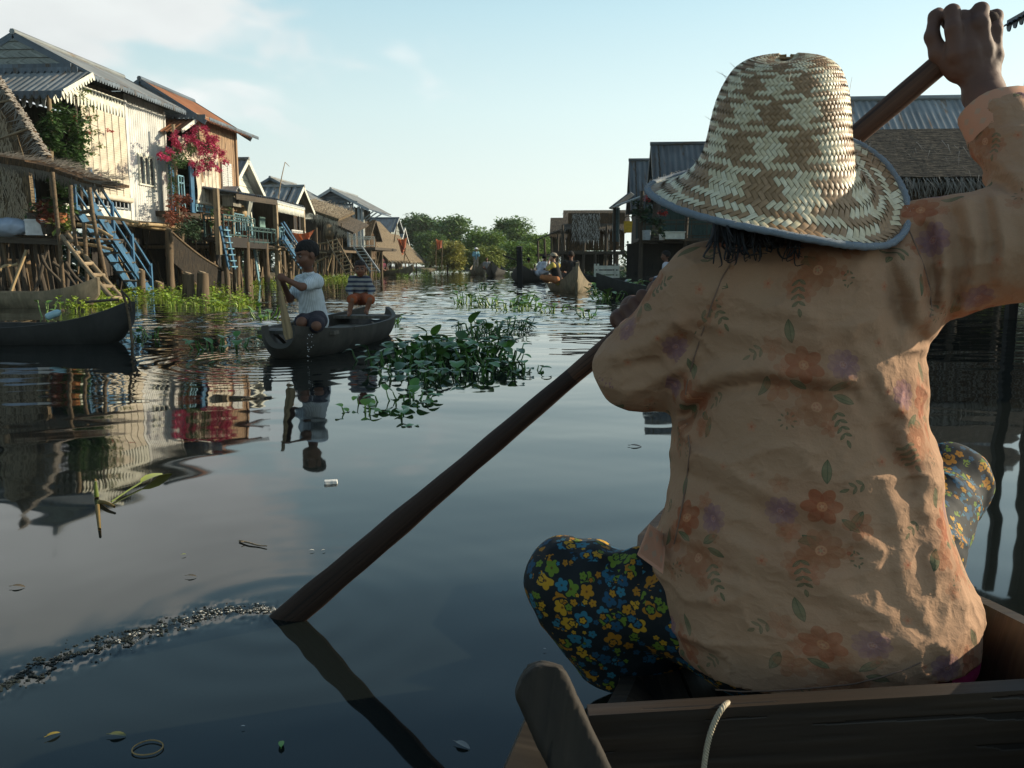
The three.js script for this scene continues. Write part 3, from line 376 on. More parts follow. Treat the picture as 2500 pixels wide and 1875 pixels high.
// gable roof; along = axis of the ridge. Returns its slopes' corners.
function gableRoof(t, o) {
  const { x0, x1, z0, z1, eave, ridge, along, over = .35, end = .35, m, rib = .12, thatch } = o, sl = [];
  const A = along === 'z', c = A ? (x0 + x1) / 2 : (z0 + z1) / 2, h = A ? (x1 - x0) / 2 : abs(z1 - z0) / 2, e0 = A ? max(z0, z1) + end : x0 - end, e1 = A ? min(z0, z1) - end : x1 + end, drop = (ridge - eave) / h * over;
  const P = (s, e, y) => A ? V(c + s, y, e) : V(e, y, c + s);
  for (const s of [1, -1]) {
    const r0 = P(0, e0, ridge), r1 = P(0, e1, ridge), b0 = P(s * (h + over), e0, eave - drop), b1 = P(s * (h + over), e1, eave - drop);
    if (thatch) { const g = mk(), n = r1.clone().sub(r0).cross(b0.clone().sub(r0)).normalize(); if (n.y < 0) n.negate(); const q = [r0, r1, b1, b0], up = q.map((p, i) => p.clone().addScaledVector(n, i < 2 ? .12 : .1)); g.hexa([...q, ...up]); g.build('roof_slope', o.base ?? M.thatch, t); const st = straws(mk(), up[0], up[1].clone().sub(up[0]), up[3].clone().sub(up[0]), thatch, o.sl ?? .4, 7 + s); const f = up[3].clone().lerp(up[0], .04); straws(st, f, up[2].clone().sub(up[3]), up[3].clone().sub(up[0]).multiplyScalar(.05), thatch * .35 | 0, .35, 11 + s, .02); st.build('loose_straw', o.straw ?? M.straw, t).userData.kind = 'stuff'; }
    else { const flip = (s > 0) === A; const g = mk(); flip ? g.corr(r0, r1.clone().sub(r0), b0.clone().sub(r0), max(6, r0.distanceTo(r1) / rib | 0), rib * .085) : g.corr(r1, r0.clone().sub(r1), b1.clone().sub(r1), max(6, r0.distanceTo(r1) / rib | 0), rib * .085); g.build('roof_slope', m, t); }
    sl.push([r0, r1, b1, b0]);
    if (o.barge) for (const [p, q] of [[r0, b0], [r1, b1]]) mk().plank(p.clone().add(V(0, -.04, 0)), q.clone().add(V(0, -.04, 0)), .14, .025, Y1).build('bargeboard', o.barge, t);
  }
  if (!thatch) { const a = P(0, e0 + (A ? .03 : -.03), ridge + .03), b = P(0, e1 - (A ? .03 : -.03), ridge + .03); mk().bar(a, b, .07, .07, 6).build('ridge_cap', o.cap ?? m, t); }
  if (o.gable) for (const e of A ? [e0 - end, e1 + end] : [e0 + end, e1 - end]) { const g = o.gable, n = 5, hh = ridge - eave; for (let i = 0; i < n; i++) { const y0 = eave + hh * i / n + .01, y1 = eave + hh * (i + 1) / n, w0 = h * (1 - i / n), w1 = h * (1 - (i + 1) / n) + .02, k = mk(), d = A ? V(0, 0, .02) : V(.02, 0, 0), tl = A ? V(0, 0, .012) : V(.012, 0, 0), q = [P(-w0, e, y0).add(tl), P(w0, e, y0).add(tl), P(w1, e, y1).sub(tl), P(-w1, e, y1).sub(tl)]; k.hexa([...q.map((p) => p.clone().sub(d)), ...q.map((p) => p.clone().add(d))]); k.build('siding_board', g, t); } }
  return sl;
}
// saw-toothed or lace-cut fringe board hanging from a to b
function fringe(t, a, b, h, tooth, m, name = 'fringe_board', holes = false) { const L = a.distanceTo(b), n = max(3, Math.round(L / tooth)), s = new THREE.Shape(); s.moveTo(0, 0); s.lineTo(L, 0); for (let i = n; i > 0; i--) { const x = i * L / n, w = L / n; s.lineTo(x, -h * .62); s.bezierCurveTo(x - w * .1, -h * 1.05, x - w * .55, -h * 1.1, x - w * .6, -h * .95); s.lineTo(x - w * .72, -h * .66); s.lineTo(x - w * .8, -h * .5); s.lineTo(x - w * .94, -h * .5); } s.lineTo(0, 0); if (holes) for (let i = 0; i < n; i++) { const p = new THREE.Path(); p.absellipse((i + .5) * L / n, -h * .16, L / n * .26, h * .09, 0, 6.283, false, 0); s.holes.push(p); } const g = new THREE.ExtrudeGeometry(s, { depth: .016, bevelEnabled: false, curveSegments: 3 }); const u = b.clone().sub(a).normalize(), k = u.clone().cross(Y1).normalize(), mm = new THREE.Matrix4().makeBasis(u, Y1.clone().addScaledVector(u, -u.y).normalize(), k); mm.setPosition(a); g.applyMatrix4(mm); return meshOf(name, g, m, t); }
function railing(t, a, b, h, m, n = 6, cross = false) { const g = mk(), u = V(0, h, 0); for (const y of [1, .12, .78]) g.plank(a.clone().add(V(0, h * y, 0)), b.clone().add(V(0, h * y, 0)), .035, .03, Y1); for (let i = 0; i <= n; i++) { const p = a.clone().lerp(b, i / n); g.plank(p, p.clone().add(u), i % n ? .025 : .05, .03, b.clone().sub(a)); } if (cross) for (let i = 0; i < n; i++) { const p = a.clone().lerp(b, i / n), q = a.clone().lerp(b, (i + 1) / n); g.bar(p.clone().add(V(0, h * .78, 0)), q.clone().add(u), .008, .008, 4); g.bar(q.clone().add(V(0, h * .78, 0)), p.clone().add(u), .008, .008, 4); } return g.build('railing', m, t); }
function ladder(t, aT, bT, aB, bB, n, m, stepM = m, w = .1, th = .035, round = false) { const side = bT.clone().sub(aT); for (const [p, q] of [[aT, aB], [bT, bB]]) round ? mk().bar(q, p, w * .5, w * .38, 7, .03).build('side_rail', m, t) : mk().plank(q, p, w, th, Y1).build('side_rail', m, t); for (let i = 0; i < n; i++) { const k = (i + .6) / n, p = aT.clone().lerp(aB, k), q = bT.clone().lerp(bB, k); round ? mk().bar(p.clone().lerp(q, -.12), q.clone().lerp(p, -.12), w * .4, w * .4, 6).build('step', stepM, t) : mk().plank(p, q, .2, .03, V(0, 0, 1).cross(side).lengthSq() > .01 ? side.clone().cross(Y1) : V(1, 0, 0)).build('step', stepM, t); } }
function sheet(m, a, b, c, d, th) { const n = b.clone().sub(a).cross(d.clone().sub(a)).normalize().multiplyScalar(th); return m.hexa([a, b, c, d, a.clone().add(n), b.clone().add(n), c.clone().add(n), d.clone().add(n)]); }
// hanging split-bamboo blind on a wall x = X, from z0 to z1
function blind(t, X, z0, z1, y0, y1, roll = .06, name = 'bamboo_blind') { const g = mk(), n = Math.round((y1 - y0) / .055); for (let i = 0; i < n; i++) { const y = y0 + (i + .5) * (y1 - y0) / n, o = .02 * sin(i * .35) * (1 - (y - y0) / (y1 - y0)); g.box(X - .008 + o, y - .0272, z1, X + .008 + o, y + .0262, z0); } const k = g.build(name, M.blind, t); for (let i = 1; i < 6; i++) { const z = lerp(z0, z1, i / 6); mk().bar(V(X + .03, y0, z), V(X + .018, y1, z), .006, .006, 4).build('blind_cord', M.dark, k); } mk().bar(V(X, y0 - .03, z0 + .08), V(X, y0 - .05, z1 - .08), roll, roll, 9).build('blind_roll', M.blind, k); return k; }
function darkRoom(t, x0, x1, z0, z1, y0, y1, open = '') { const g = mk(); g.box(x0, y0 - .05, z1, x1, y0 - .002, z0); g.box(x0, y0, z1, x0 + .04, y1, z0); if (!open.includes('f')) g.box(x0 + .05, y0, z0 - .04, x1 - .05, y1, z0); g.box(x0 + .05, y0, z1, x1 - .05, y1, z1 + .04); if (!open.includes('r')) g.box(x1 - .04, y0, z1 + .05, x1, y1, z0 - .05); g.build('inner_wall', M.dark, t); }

// ---- house 1: pale corrugated wall, lace fringe, blue stairs ----
{
  const X = -11.6, h = thing('stilt_house', 'pale house with corrugated side wall, lace fringe and bamboo blind, nearest on the left bank', 'house', [0, 0, 0]);
  gableRoof(h, { x0: -14.6, x1: -11.1, z0: -18.84, z1: -23.42, eave: 5.03, ridge: 5.94, along: 'z', over: 0.0, end: .02, m: M.metal, rib: .16, barge: M.metalBlue, gable: M.gable });
  // skirt roof before the gable, its frieze and fringes
  const aR = onX(150, 225, -11.05), yT = 5.03, zF = aR.z, yF = aR.y;
  mk().corr(V(-14.8, yT, -18.7), V(3.75, 0, 0), V(0, yF - yT, zF + 18.7), 24, .011).build('skirt_roof', M.metal, h);
  mk().box(-14.6, yT + .02, -18.82, -11.5, yT + .22, -18.76).build('frieze', M.metalBlue, h);
  fringe(h, V(-14.6, yT + .12, -18.7), V(-11.3, yT + .12, -18.7), .16, .16, M.metalBlue, 'frieze_fringe');
  fringe(h, V(-14.8, yF + .03, zF + .03), V(-11.02, yF + .03, zF + .03), .17, .17, M.metalBlue, 'skirt_fringe');
  fringe(h, V(-11.02, yF + .06, zF), V(-11.02, yT + .02, -18.8), .17, .12, M.lace, 'verge_fringe');
  fringe(h, V(-11.08, 5.02, -18.9), V(-11.08, 5.02, -23.45), .12, .11, M.metalBlue, 'eave_fringe');
  // walls
  mk().corr(V(X, 1.88, -21.11), V(0, 0, -2.04), V(0, 3.05, 0), 19, .022, .006).build('corrugated_wall', M.wallCorr, h);
  mk().plank(V(X + .02, 1.7, -21.12), V(X + .02, 4.9, -21.12), .1, .06, V(0, 0, 1)).build('corner_post', M.wallCorr, h); mk().plank(V(X + .01, 1.6, -23.17), V(X + .01, 4.95, -23.17), .07, .06, V(0, 0, 1)).build('corner_post', M.wallCorr, h);
  mk().box(X - .02, 4.88, -23.2, X + .02, 5.05, -21.1).build('wall_head', M.gable, h); mk().box(X - .05, 4.62, -21.1, X - .01, 5.0, -18.7).build('wall_head', M.dark, h);
  mk().box(-14.5, 1.88, -23.2, X, 5.0, -23.16).build('back_wall', M.gable, h);
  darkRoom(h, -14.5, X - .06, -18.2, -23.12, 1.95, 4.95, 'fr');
  fringe(h, V(X + .03, 4.6, -17.95), V(X + .03, 4.86, -18.55), .4, .135, M.lace, 'lace_fringe', true); fringe(h, V(X + .03, 4.88, -18.56), V(X + .03, 4.86, -21.05), .52, .135, M.lace, 'lace_fringe', true);
  fringe(h, V(-14.5, 4.56, -17.93), V(X, 4.56, -17.93), .42, .15, M.laceDim, 'lace_fringe', true);  // front lace in a dimmer copy of the lace colour, shade put into it
  blind(h, X + .05, -19.12, -21.02, 2.42, 4.42, .07);
  mk().bar(V(X + .02, 1.2, -17.95), V(X, 4.55, -17.95), .06, .05, 7, .05, rng(4)).build('porch_post', M.postPale, h);
  mk().bar(V(X + .03, 1.9, -18.9), V(X + .03, 4.6, -18.95), .045, .04, 6).build('porch_post', M.dark, h); 
  mk().box(X - .02, 1.88, -21.08, X + .03, 2.1, -18.3).build('floor_beam', M.lace, h); mk().box(-14.5, 1.75, -23.2, X - .03, 1.88, -17.9).build('floor', M.dark, h);
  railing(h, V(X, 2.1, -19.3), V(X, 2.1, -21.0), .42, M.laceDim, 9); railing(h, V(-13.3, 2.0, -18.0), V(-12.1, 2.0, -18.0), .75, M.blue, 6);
  // arched window with three lights
  { const z0 = -21.62, z1 = -22.38, y0 = 2.86, y1 = 3.6, w = mk(); w.box(X + .02, y0 - .04, z1 - .05, X + .06, y0, z0 + .05); w.box(X + .02, y1, z1 - .05, X + .06, y1 + .04, z0 + .05); for (let i = 0; i <= 3; i++) { const z = lerp(z0, z1, i / 3); w.box(X + .02, y0, z - .022, X + .065, y1, z + .022); } const wf = w.build('window', M.lace, h); for (let i = 0; i < 3; i++) { const a = lerp(z0, z1, i / 3) - .025, b = lerp(z0, z1, (i + 1) / 3) + .025; mk().box(X + .024, y0, b, X + .032, y1 - .02, a).build('pane', phys(.10, .13, .15, { roughness: .12 }), wf); const s = new THREE.Shape(), L = a - b; s.moveTo(0, 0); s.lineTo(L, 0); s.lineTo(L, -.17); s.absellipse(L / 2, -.17, L / 2, .14, 0, PI, false, 0); s.lineTo(0, 0); const g = new THREE.ExtrudeGeometry(s, { depth: .015, bevelEnabled: false, curveSegments: 6 }); g.rotateY(PI / 2); g.translate(X + .036, y1, a); meshOf('arch', g, M.lace, wf); for (const f of [.35, .65]) { const z = lerp(a, b, f); mk().bar(V(X + .045, y0, z), V(X + .045, y1, z), .008, .008, 5).build('window_bar', M.dark, wf); } } }
  // underside: stilts and poles
  stilts(h, [[X, -17.95, 1.9], [X, -19.6, 1.9], [X, -21.1, 1.88], [X, -23.1, 1.88], [-13, -18, 1.8], [-13, -20, 1.8], [-13, -23, 1.8], [-14.3, -18, 1.8], [-14.3, -22, 1.8], [-11.1, -22.6, 1.7], [-11.1, -23.4, 1.55]], .075, M.post, 5);
  braces(h, 16, -14.4, -11.7, -18, -23, 1.7, 6, M.dark);
  for (let i = 0; i < 6; i++) { const z = -20.9 - i * .0, y = 1.68 + .02 * (i % 2), x = -11.45 + i * .11; mk().bar(V(x, y + .04, -20.6), V(x, y, -23.75), .045, .04, 7, .04, rng(60 + i)).build('bamboo_pole', M.bamboo, h); }
  sheet(mk(), V(-12.6, .5, -23.3), V(-12.6, .4, -20.9), V(-12.6, 1.7, -20.9), V(-12.6, 1.7, -23.3), .03).build('shade_backdrop', M.darker, h);  // dark sheet added for the shade under the house
  // blue stairs down to the water
  const st = new THREE.Group(); st.name = 'staircase'; h.add(st);
  const fL = V(-11.32, -.15, -20.6), fR = V(-10.5, -.15, -20.15); { const k = onX(185, 508, -12.0), off = V(0, 0, 0); const tL = V(-11.75, 1.98, -17.9), tR = V(-10.85, 1.98, -17.5);
    const TL = onY(186, 510, 1.98).lerp(tL, 0), TR = onY(243, 506, 1.98); st.userData = {};
    const fl = onY(331, 718, -.02), fr = onY(372, 722, -.02); const sh = fr.clone().sub(fl); const tl = TL, tr = tl.clone().add(sh.clone().multiplyScalar(1.05));
    for (const [a, b] of [[tl, fl], [tr, fr]]) { mk().plank(a, b.clone().add(b.clone().sub(a).multiplyScalar(.06)), .2, .05, Y1).build('stringer', M.blue, st); for (const [y, w] of [[.72, .05], [.4, .035]]) mk().plank(a.clone().add(V(0, y, 0)), b.clone().add(V(0, y, 0)), w, .04, Y1).build('handrail', M.blue, st); for (const f of [0, .33, .66, 1]) { const p = a.clone().lerp(b, f); mk().plank(p.clone().add(V(0, -.1, 0)), p.clone().add(V(0, .78, 0)), .06, .06, V(1, 0, 0)).build('stair_post', M.blue, st); } }
    for (let i = 0; i < 9; i++) { const f = (i + .4) / 9, p = tl.clone().lerp(fl, f), q = tr.clone().lerp(fr, f), dir = fl.clone().sub(tl).setY(0); mk().plank(p, q, .24, .035, dir).build('step', M.plankGrey, st); } }
}
// climbing plants of house 1
{
  const v = thing('climbing_plant', 'dark green vine with few red blooms filling the pale house\'s porch beside its blind', 'vine', [-11.6, 0, -18]), r = rng(41), sp = [];
  for (let i = 0; i < 44; i++) { const p = onZ(lerp(128, 200, r()), lerp(262, 470, r()), -18.15 - .5 * r()); sp.push([p.x + 11.6, p.y, p.z + 18, .16 + .12 * r()]); }
  for (let i = 0; i < 16; i++) { const p = onZ(lerp(95, 140, r()), lerp(270, 370, r()), -17.7); sp.push([p.x + 11.6, p.y, p.z + 18, .13]); }
  foliage(sp, 62, .11, 42).build('foliage', M.leaf, v);
  const sp2 = []; for (const [x, y] of [[205, 268], [225, 262], [215, 290], [232, 285], [238, 322], [220, 320], [245, 355], [230, 375], [212, 340], [200, 300], [212, 222], [200, 236], [268, 442], [282, 448]]) { const p = onX(x, y, -11.42); sp2.push([p.x + 11.6, p.y, p.z + 18, .1]); } foliage(sp2, 30, .075, 43).build('foliage', M.leafYellow, v);
  const f = []; for (const [x, y, q] of [[190, 295, .08], [180, 288, .06], [262, 317, .07], [270, 320, .05], [243, 425, .07], [215, 322, .05], [218, 284, .05]]) { const p = onX(x, y, -11.38); f.push([p.x + 11.6, p.y, p.z + 18, q]); } foliage(f, 26, .06, 44).build('flowers', M.flowerRed, v);
  const w = mk(); for (const pts of [[[120, 380], [126, 320], [140, 290], [165, 280]], [[170, 420], [185, 340], [200, 300], [240, 310]], [[190, 400], [210, 370], [238, 365]], [[176, 440], [160, 380], [172, 300]]]) w.tube(pts.map(([x, y]) => onX(x, y, -11.46).sub(V(-11.6, 0, -18))), .012, 5, .006); w.build('stems', M.dark, v);
}
// ---- house 2: brown boarded house with rust roof behind a lower platform ----
{
  const X = -11.0, h = thing('stilt_house', 'brown boarded house with rusty red roof, bamboo blind and louvred shutter behind the bougainvillea', 'house', [0, 0, 0]);
  gableRoof(h, { x0: -14.0, x1: -11.0, z0: -24.0, z1: -26.75, eave: 5.02, ridge: 5.95, along: 'z', over: .38, end: .3, m: M.rust, rib: .16, barge: M.metalBlue, gable: M.gable, cap: M.metalBlue });
  const lo = onX(442, 321, -10.95), hi = onX(484, 290, -10.95); mk().corr(V(-13.8, hi.y, hi.z), V(2.85, 0, 0), V(0, lo.y - hi.y, lo.z - hi.z), 20, .022).build('skirt_roof', M.rust, h); mk().plank(hi.clone().add(V(.03, .02, 0)), lo.clone().add(V(.03, .02, 0)), .1, .03, Y1).build('verge_board', M.lace, h);
  fringe(h, V(-14, 5.02, -23.7), V(-10.62, 4.96, -23.7), .14, .13, M.metalBlue, 'frieze_fringe'); fringe(h, V(-10.56, 4.9, -23.8), V(-10.56, 4.9, -27.5), .1, .1, M.metalBlue, 'eave_fringe');
  boards(h, 'wall', V(X, 0, -23.9), V(X, 0, -26.55), 2.05, 5.05, M.plankWarm, .15, .03, 8); boards(h, 'back_wall', V(X - .05, 0, -26.6), V(-13.9, 0, -26.6), 2.2, 5.0, M.plankWarm, .2, .03, 9, false);
  darkRoom(h, -13.9, X - .05, -22.6, -26.5, 2.2, 5.0, 'fr');
  blind(h, X + .06, -23.6, -25.12, 2.55, 4.15, .05); blind(h, X + .07, -22.6, -23.62, 3.68, 4.22, .09);
  { const l = mk(); l.box(X + .03, 2.92, -26.1, X + .07, 3.86, -25.4); const s = l.build('louvred_shutter', M.white, h); for (let i = 0; i < 13; i++) { const y = 2.98 + i * .066; mk().plank(V(X + .085, y, -25.44), V(X + .085, y, -26.06), .05, .012, V(.6, 1, 0)).build('louvre', M.white, s); } mk().plank(V(X + .1, 2.93, -25.75), V(X + .1, 3.85, -25.75), .03, .02, V(0, 0, 1)).build('stile', M.white, s); }
  mk().box(X - .3, 2.2, -23.0, X - .26, 3.95, -22.7).build('door', M.blue, h); mk().box(X - .02, 2.2, -23.52, X + .03, 3.7, -23.3).build('door', M.blue, h); railing(h, V(X + .05, 2.3, -22.5), V(X + .05, 2.3, -22.82), .85, M.blueLight, 2); railing(h, V(X + .05, 2.24, -23.5), V(X + .05, 2.24, -25.1), .2, M.blueLight, 9);
  mk().bar(V(X, 1.5, -22.5), V(X, 4.5, -22.5), .05, .045).build('porch_post', M.postPale, h); mk().box(-13.9, 2.05, -26.6, X - .02, 2.2, -22.4).build('floor', M.dark, h);
  mk().plank(V(X + .04, 2.0, -24.0), V(X + .04, 5.0, -24.0), .12, .05, V(0, 0, 1)).build('corner_post', M.plankWarm, h); mk().plank(V(X + .05, 2.0, -26.57), V(X + .05, 4.95, -26.57), .1, .06, V(0, 0, 1)).build('corner_post', M.plankWarm, h);
  // lower platform before the house
  const y = 1.5; mk().box(X + .02, y - .1, -26.3, X + 1.05, y, -22.9).build('platform_floor', M.dark, h); mk().box(X + 1.06, y - .28, -26.3, X + 1.1, y + .02, -22.9).build('platform_beam', M.darker, h);
  railing(h, V(X + 1.05, y, -23), V(X + 1.05, y, -25.3), .62, M.teal, 7, true); railing(h, V(X + .5, y, -23), V(X + 1.05, y, -23), .62, M.teal, 3);
  const pr = onX(611, 530, -10.6), pl = onX(574, 521, -10.6), pb = onX(574, 574, -10.6), pbr = onX(611, 579, -10.6); railing(h, pb, pbr, pl.y - pb.y, M.blueLight, 6); mk().box(-10.62, pb.y - .3, pbr.z, -10.56, pb.y - .01, pb.z).build('landing_board', M.postPale, h); mk().box(-11, pb.y - .1, pbr.z, -10.64, pb.y - .03, pb.z).build('landing_floor', M.plankGrey, h);
  stilts(h, [[-10.6, pb.z - .08, pb.y - .1], [-10.6, pbr.z + .05, pb.y - .1], [-9.95, -23.1, 1.4], [-9.95, -24.6, 1.4], [-9.95, -26.2, 1.4], [-11, -22.6, 2.1], [-11, -24.6, 2.1], [-11, -26.5, 2.1], [-12.6, -23, 2.1], [-12.6, -26, 2.1], [-13.8, -24, 2.1]], .085, M.post, 12);
  braces(h, 14, -13.5, -11.1, -22.8, -26.4, 1.9, 13, M.dark); sheet(mk(), V(-13.2, .3, -26.4), V(-13.2, .3, -22.8), V(-13.2, 2, -22.8), V(-13.2, 2, -26.4), .03).build('shade_backdrop', M.darker, h);  // the dark sheet stands in for shade between these stilts
  // pale blue stairs seen edge on, and a steep blue ladder
  const s2 = new THREE.Group(); s2.name = 'staircase'; h.add(s2); { const a = onX(612, 545, -10.5), b = onX(634, 700, -10.5), a2 = a.clone().add(V(.0, 0, -.65)).add(V(-.5, 0, 0)), b2 = b.clone().add(V(-.5, 0, -.65)); ladder(s2, a, a2, b, b2, 9, M.blueLight, M.plankGrey, .14, .04); mk().plank(a.clone().add(V(.02, .35, 0)), b.clone().add(V(.02, .5, 0)), .06, .03, Y1).build('handrail', M.lace, s2); }
  const s3 = new THREE.Group(); s3.name = 'ladder'; h.add(s3); { const a = onX(537, 552, -9.9), b = onX(559, 657, -9.9), o = V(0, 0, -.42); ladder(s3, a, a.clone().add(o), b, b.clone().add(o), 7, M.blue, M.blueLight, .1, .04); }
}
{ // bougainvillea
  const v = thing('bougainvillea', 'magenta bougainvillea spilling over the bamboo blind of the brown boarded house', 'flowering vine', [-10.8, 0, -24]), r = rng(51), f = [], g = [], O = V(-10.8, 0, -24);
  const put = (l, x, y, q, X = -10.62) => { const p = onX(x, y, X).sub(O); l.push([p.x, p.y, p.z, q]); };
  for (const [x, y, n, sx, sy] of [[500, 318, 6, 7, 8], [478, 318, 5, 8, 8], [465, 340, 8, 12, 9], [482, 345, 10, 15, 14], [505, 345, 10, 14, 12], [522, 345, 9, 9, 12], [526, 370, 10, 8, 16], [510, 365, 8, 12, 14], [495, 372, 8, 10, 12], [500, 400, 9, 12, 12], [520, 395, 6, 8, 10], [542, 372, 6, 7, 8], [553, 392, 4, 6, 6], [533, 410, 3, 4, 4], [425, 330, 5, 5, 8], [428, 350, 5, 5, 8], [436, 358, 3, 6, 5], [392, 378, 3, 5, 4], [408, 388, 5, 8, 7], [485, 422, 4, 7, 6], [466, 400, 4, 5, 6], [412, 372, 3, 5, 6]]) for (let i = 0; i < n; i++) put(f, x + (r() - .5) * 2 * sx, y + (r() - .5) * 2 * sy, .07 + .05 * r(), -10.75 + .25 * r());
  for (let i = 0; i < 34; i++) { const q = r(); put(g, lerp(425, 520, q), 335 + 60 * r() + 20 * sin(q * 9), .1); } for (let i = 0; i < 20; i++) put(g, 412 + 20 * r(), 370 + 120 * r(), .14, -11.05);
  foliage(f, 34, .075, 52).build('flowers', M.flower, v); foliage(g, 22, .09, 53).build('foliage', M.leaf, v);
  const w = mk(); for (const pts of [[[420, 500], [418, 430], [424, 380], [440, 345], [470, 335], [500, 350]], [[424, 400], [455, 345], [490, 330], [525, 350]], [[455, 345], [465, 375], [468, 400]], [[480, 345], [500, 380], [500, 425]]]) w.tube(pts.map(([x, y]) => onX(x, y, -10.72).sub(O)), .016, 5, .006); w.build('stems', M.dark, v);
  const s = thing('shrub', 'rusty red leafy shrub growing between the pale house wall and the blue door', 'shrub', [-11.2, 0, -22.6]), sp = []; for (let i = 0; i < 26; i++) { const p = onX(lerp(412, 458, r()), lerp(480, 545, r()), -11.0 + .3 * r()).sub(V(-11.2, 0, -22.6)); sp.push([p.x, p.y, p.z, .15]); } foliage(sp, 40, .09, 54).build('foliage', M.rustLeaf, s); mk().bar(V(0, 1.4, 0), V(.05, 2.4, 0), .03, .02).build('stem', M.dark, s);
  const k = thing('shrub', 'small orange and green leafy pot shrub on the platform beside the grey spirit house', 'shrub', [-10.2, 1.5, -25.2]), kp = [], kg = []; for (let i = 0; i < 18; i++) { const p = onX(lerp(520, 562, r()), lerp(512, 552, r()), -10.2).sub(V(-10.2, 1.5, -25.2)); (i % 2 ? kp : kg).push([p.x, p.y, p.z, .15]); } foliage(kp, 30, .09, 55).build('red_leaves', M.rustLeaf, k); foliage(kg, 34, .09, 56).build('green_leaves', M.leaf, k); mk().geo(new THREE.CylinderGeometry(.16, .12, .25, 12)).build('pot', mat(.28, .12, .06), k).position.set(0, .13, 0);
  const k2 = thing('shrub', 'dark green bushy plant hanging at the left end of the brown house platform', 'shrub', [-10.0, 1.5, -22.9]), q2 = []; for (let i = 0; i < 22; i++) { const p = onX(lerp(440, 482, r()), lerp(538, 580, r()), -10 + .2 * r()).sub(V(-10, 1.5, -22.9)); q2.push([p.x, p.y, p.z, .16]); } foliage(q2, 40, .09, 57).build('foliage', M.leafDark, k2); mk().bar(V(0, -.2, 0), V(0, .3, 0), .03, .02).build('stem', M.dark, k2);
}
{ // spirit house on a pole
  const a = onX(566, 488, -10.3), t = thing('spirit_house', 'small grey spirit house with a pitched roof on a thin pole', 'spirit house', [a.x, 0, a.z]), y = a.y; mk().box(-.16, y - .2, -.3, .16, y + .12, .3).build('walls', M.plankGrey, t); mk().box(.161, y - .12, -.1, .17, y + .06, .1).build('opening', M.black, t);
  for (const s of [1, -1]) sheet(mk(), V(-.24, y + .1, .42 * s), V(.24, y + .1, .42 * s), V(.24, y + .38, 0), V(-.24, y + .38, 0), .02).build('roof_slope', M.metal, t); const g = mk(); g.tri(V(.162, y + .12, -.3), V(.162, y + .12, .3), V(.162, y + .34, 0)); g.tri(V(.15, y + .12, .3), V(.15, y + .12, -.3), V(.15, y + .34, 0)); g.build('gable', M.plankGrey, t); mk().bar(V(0, -.4, 0), V(0, y - .2, 0), .05, .045).build('pole', M.postPale, t);
}
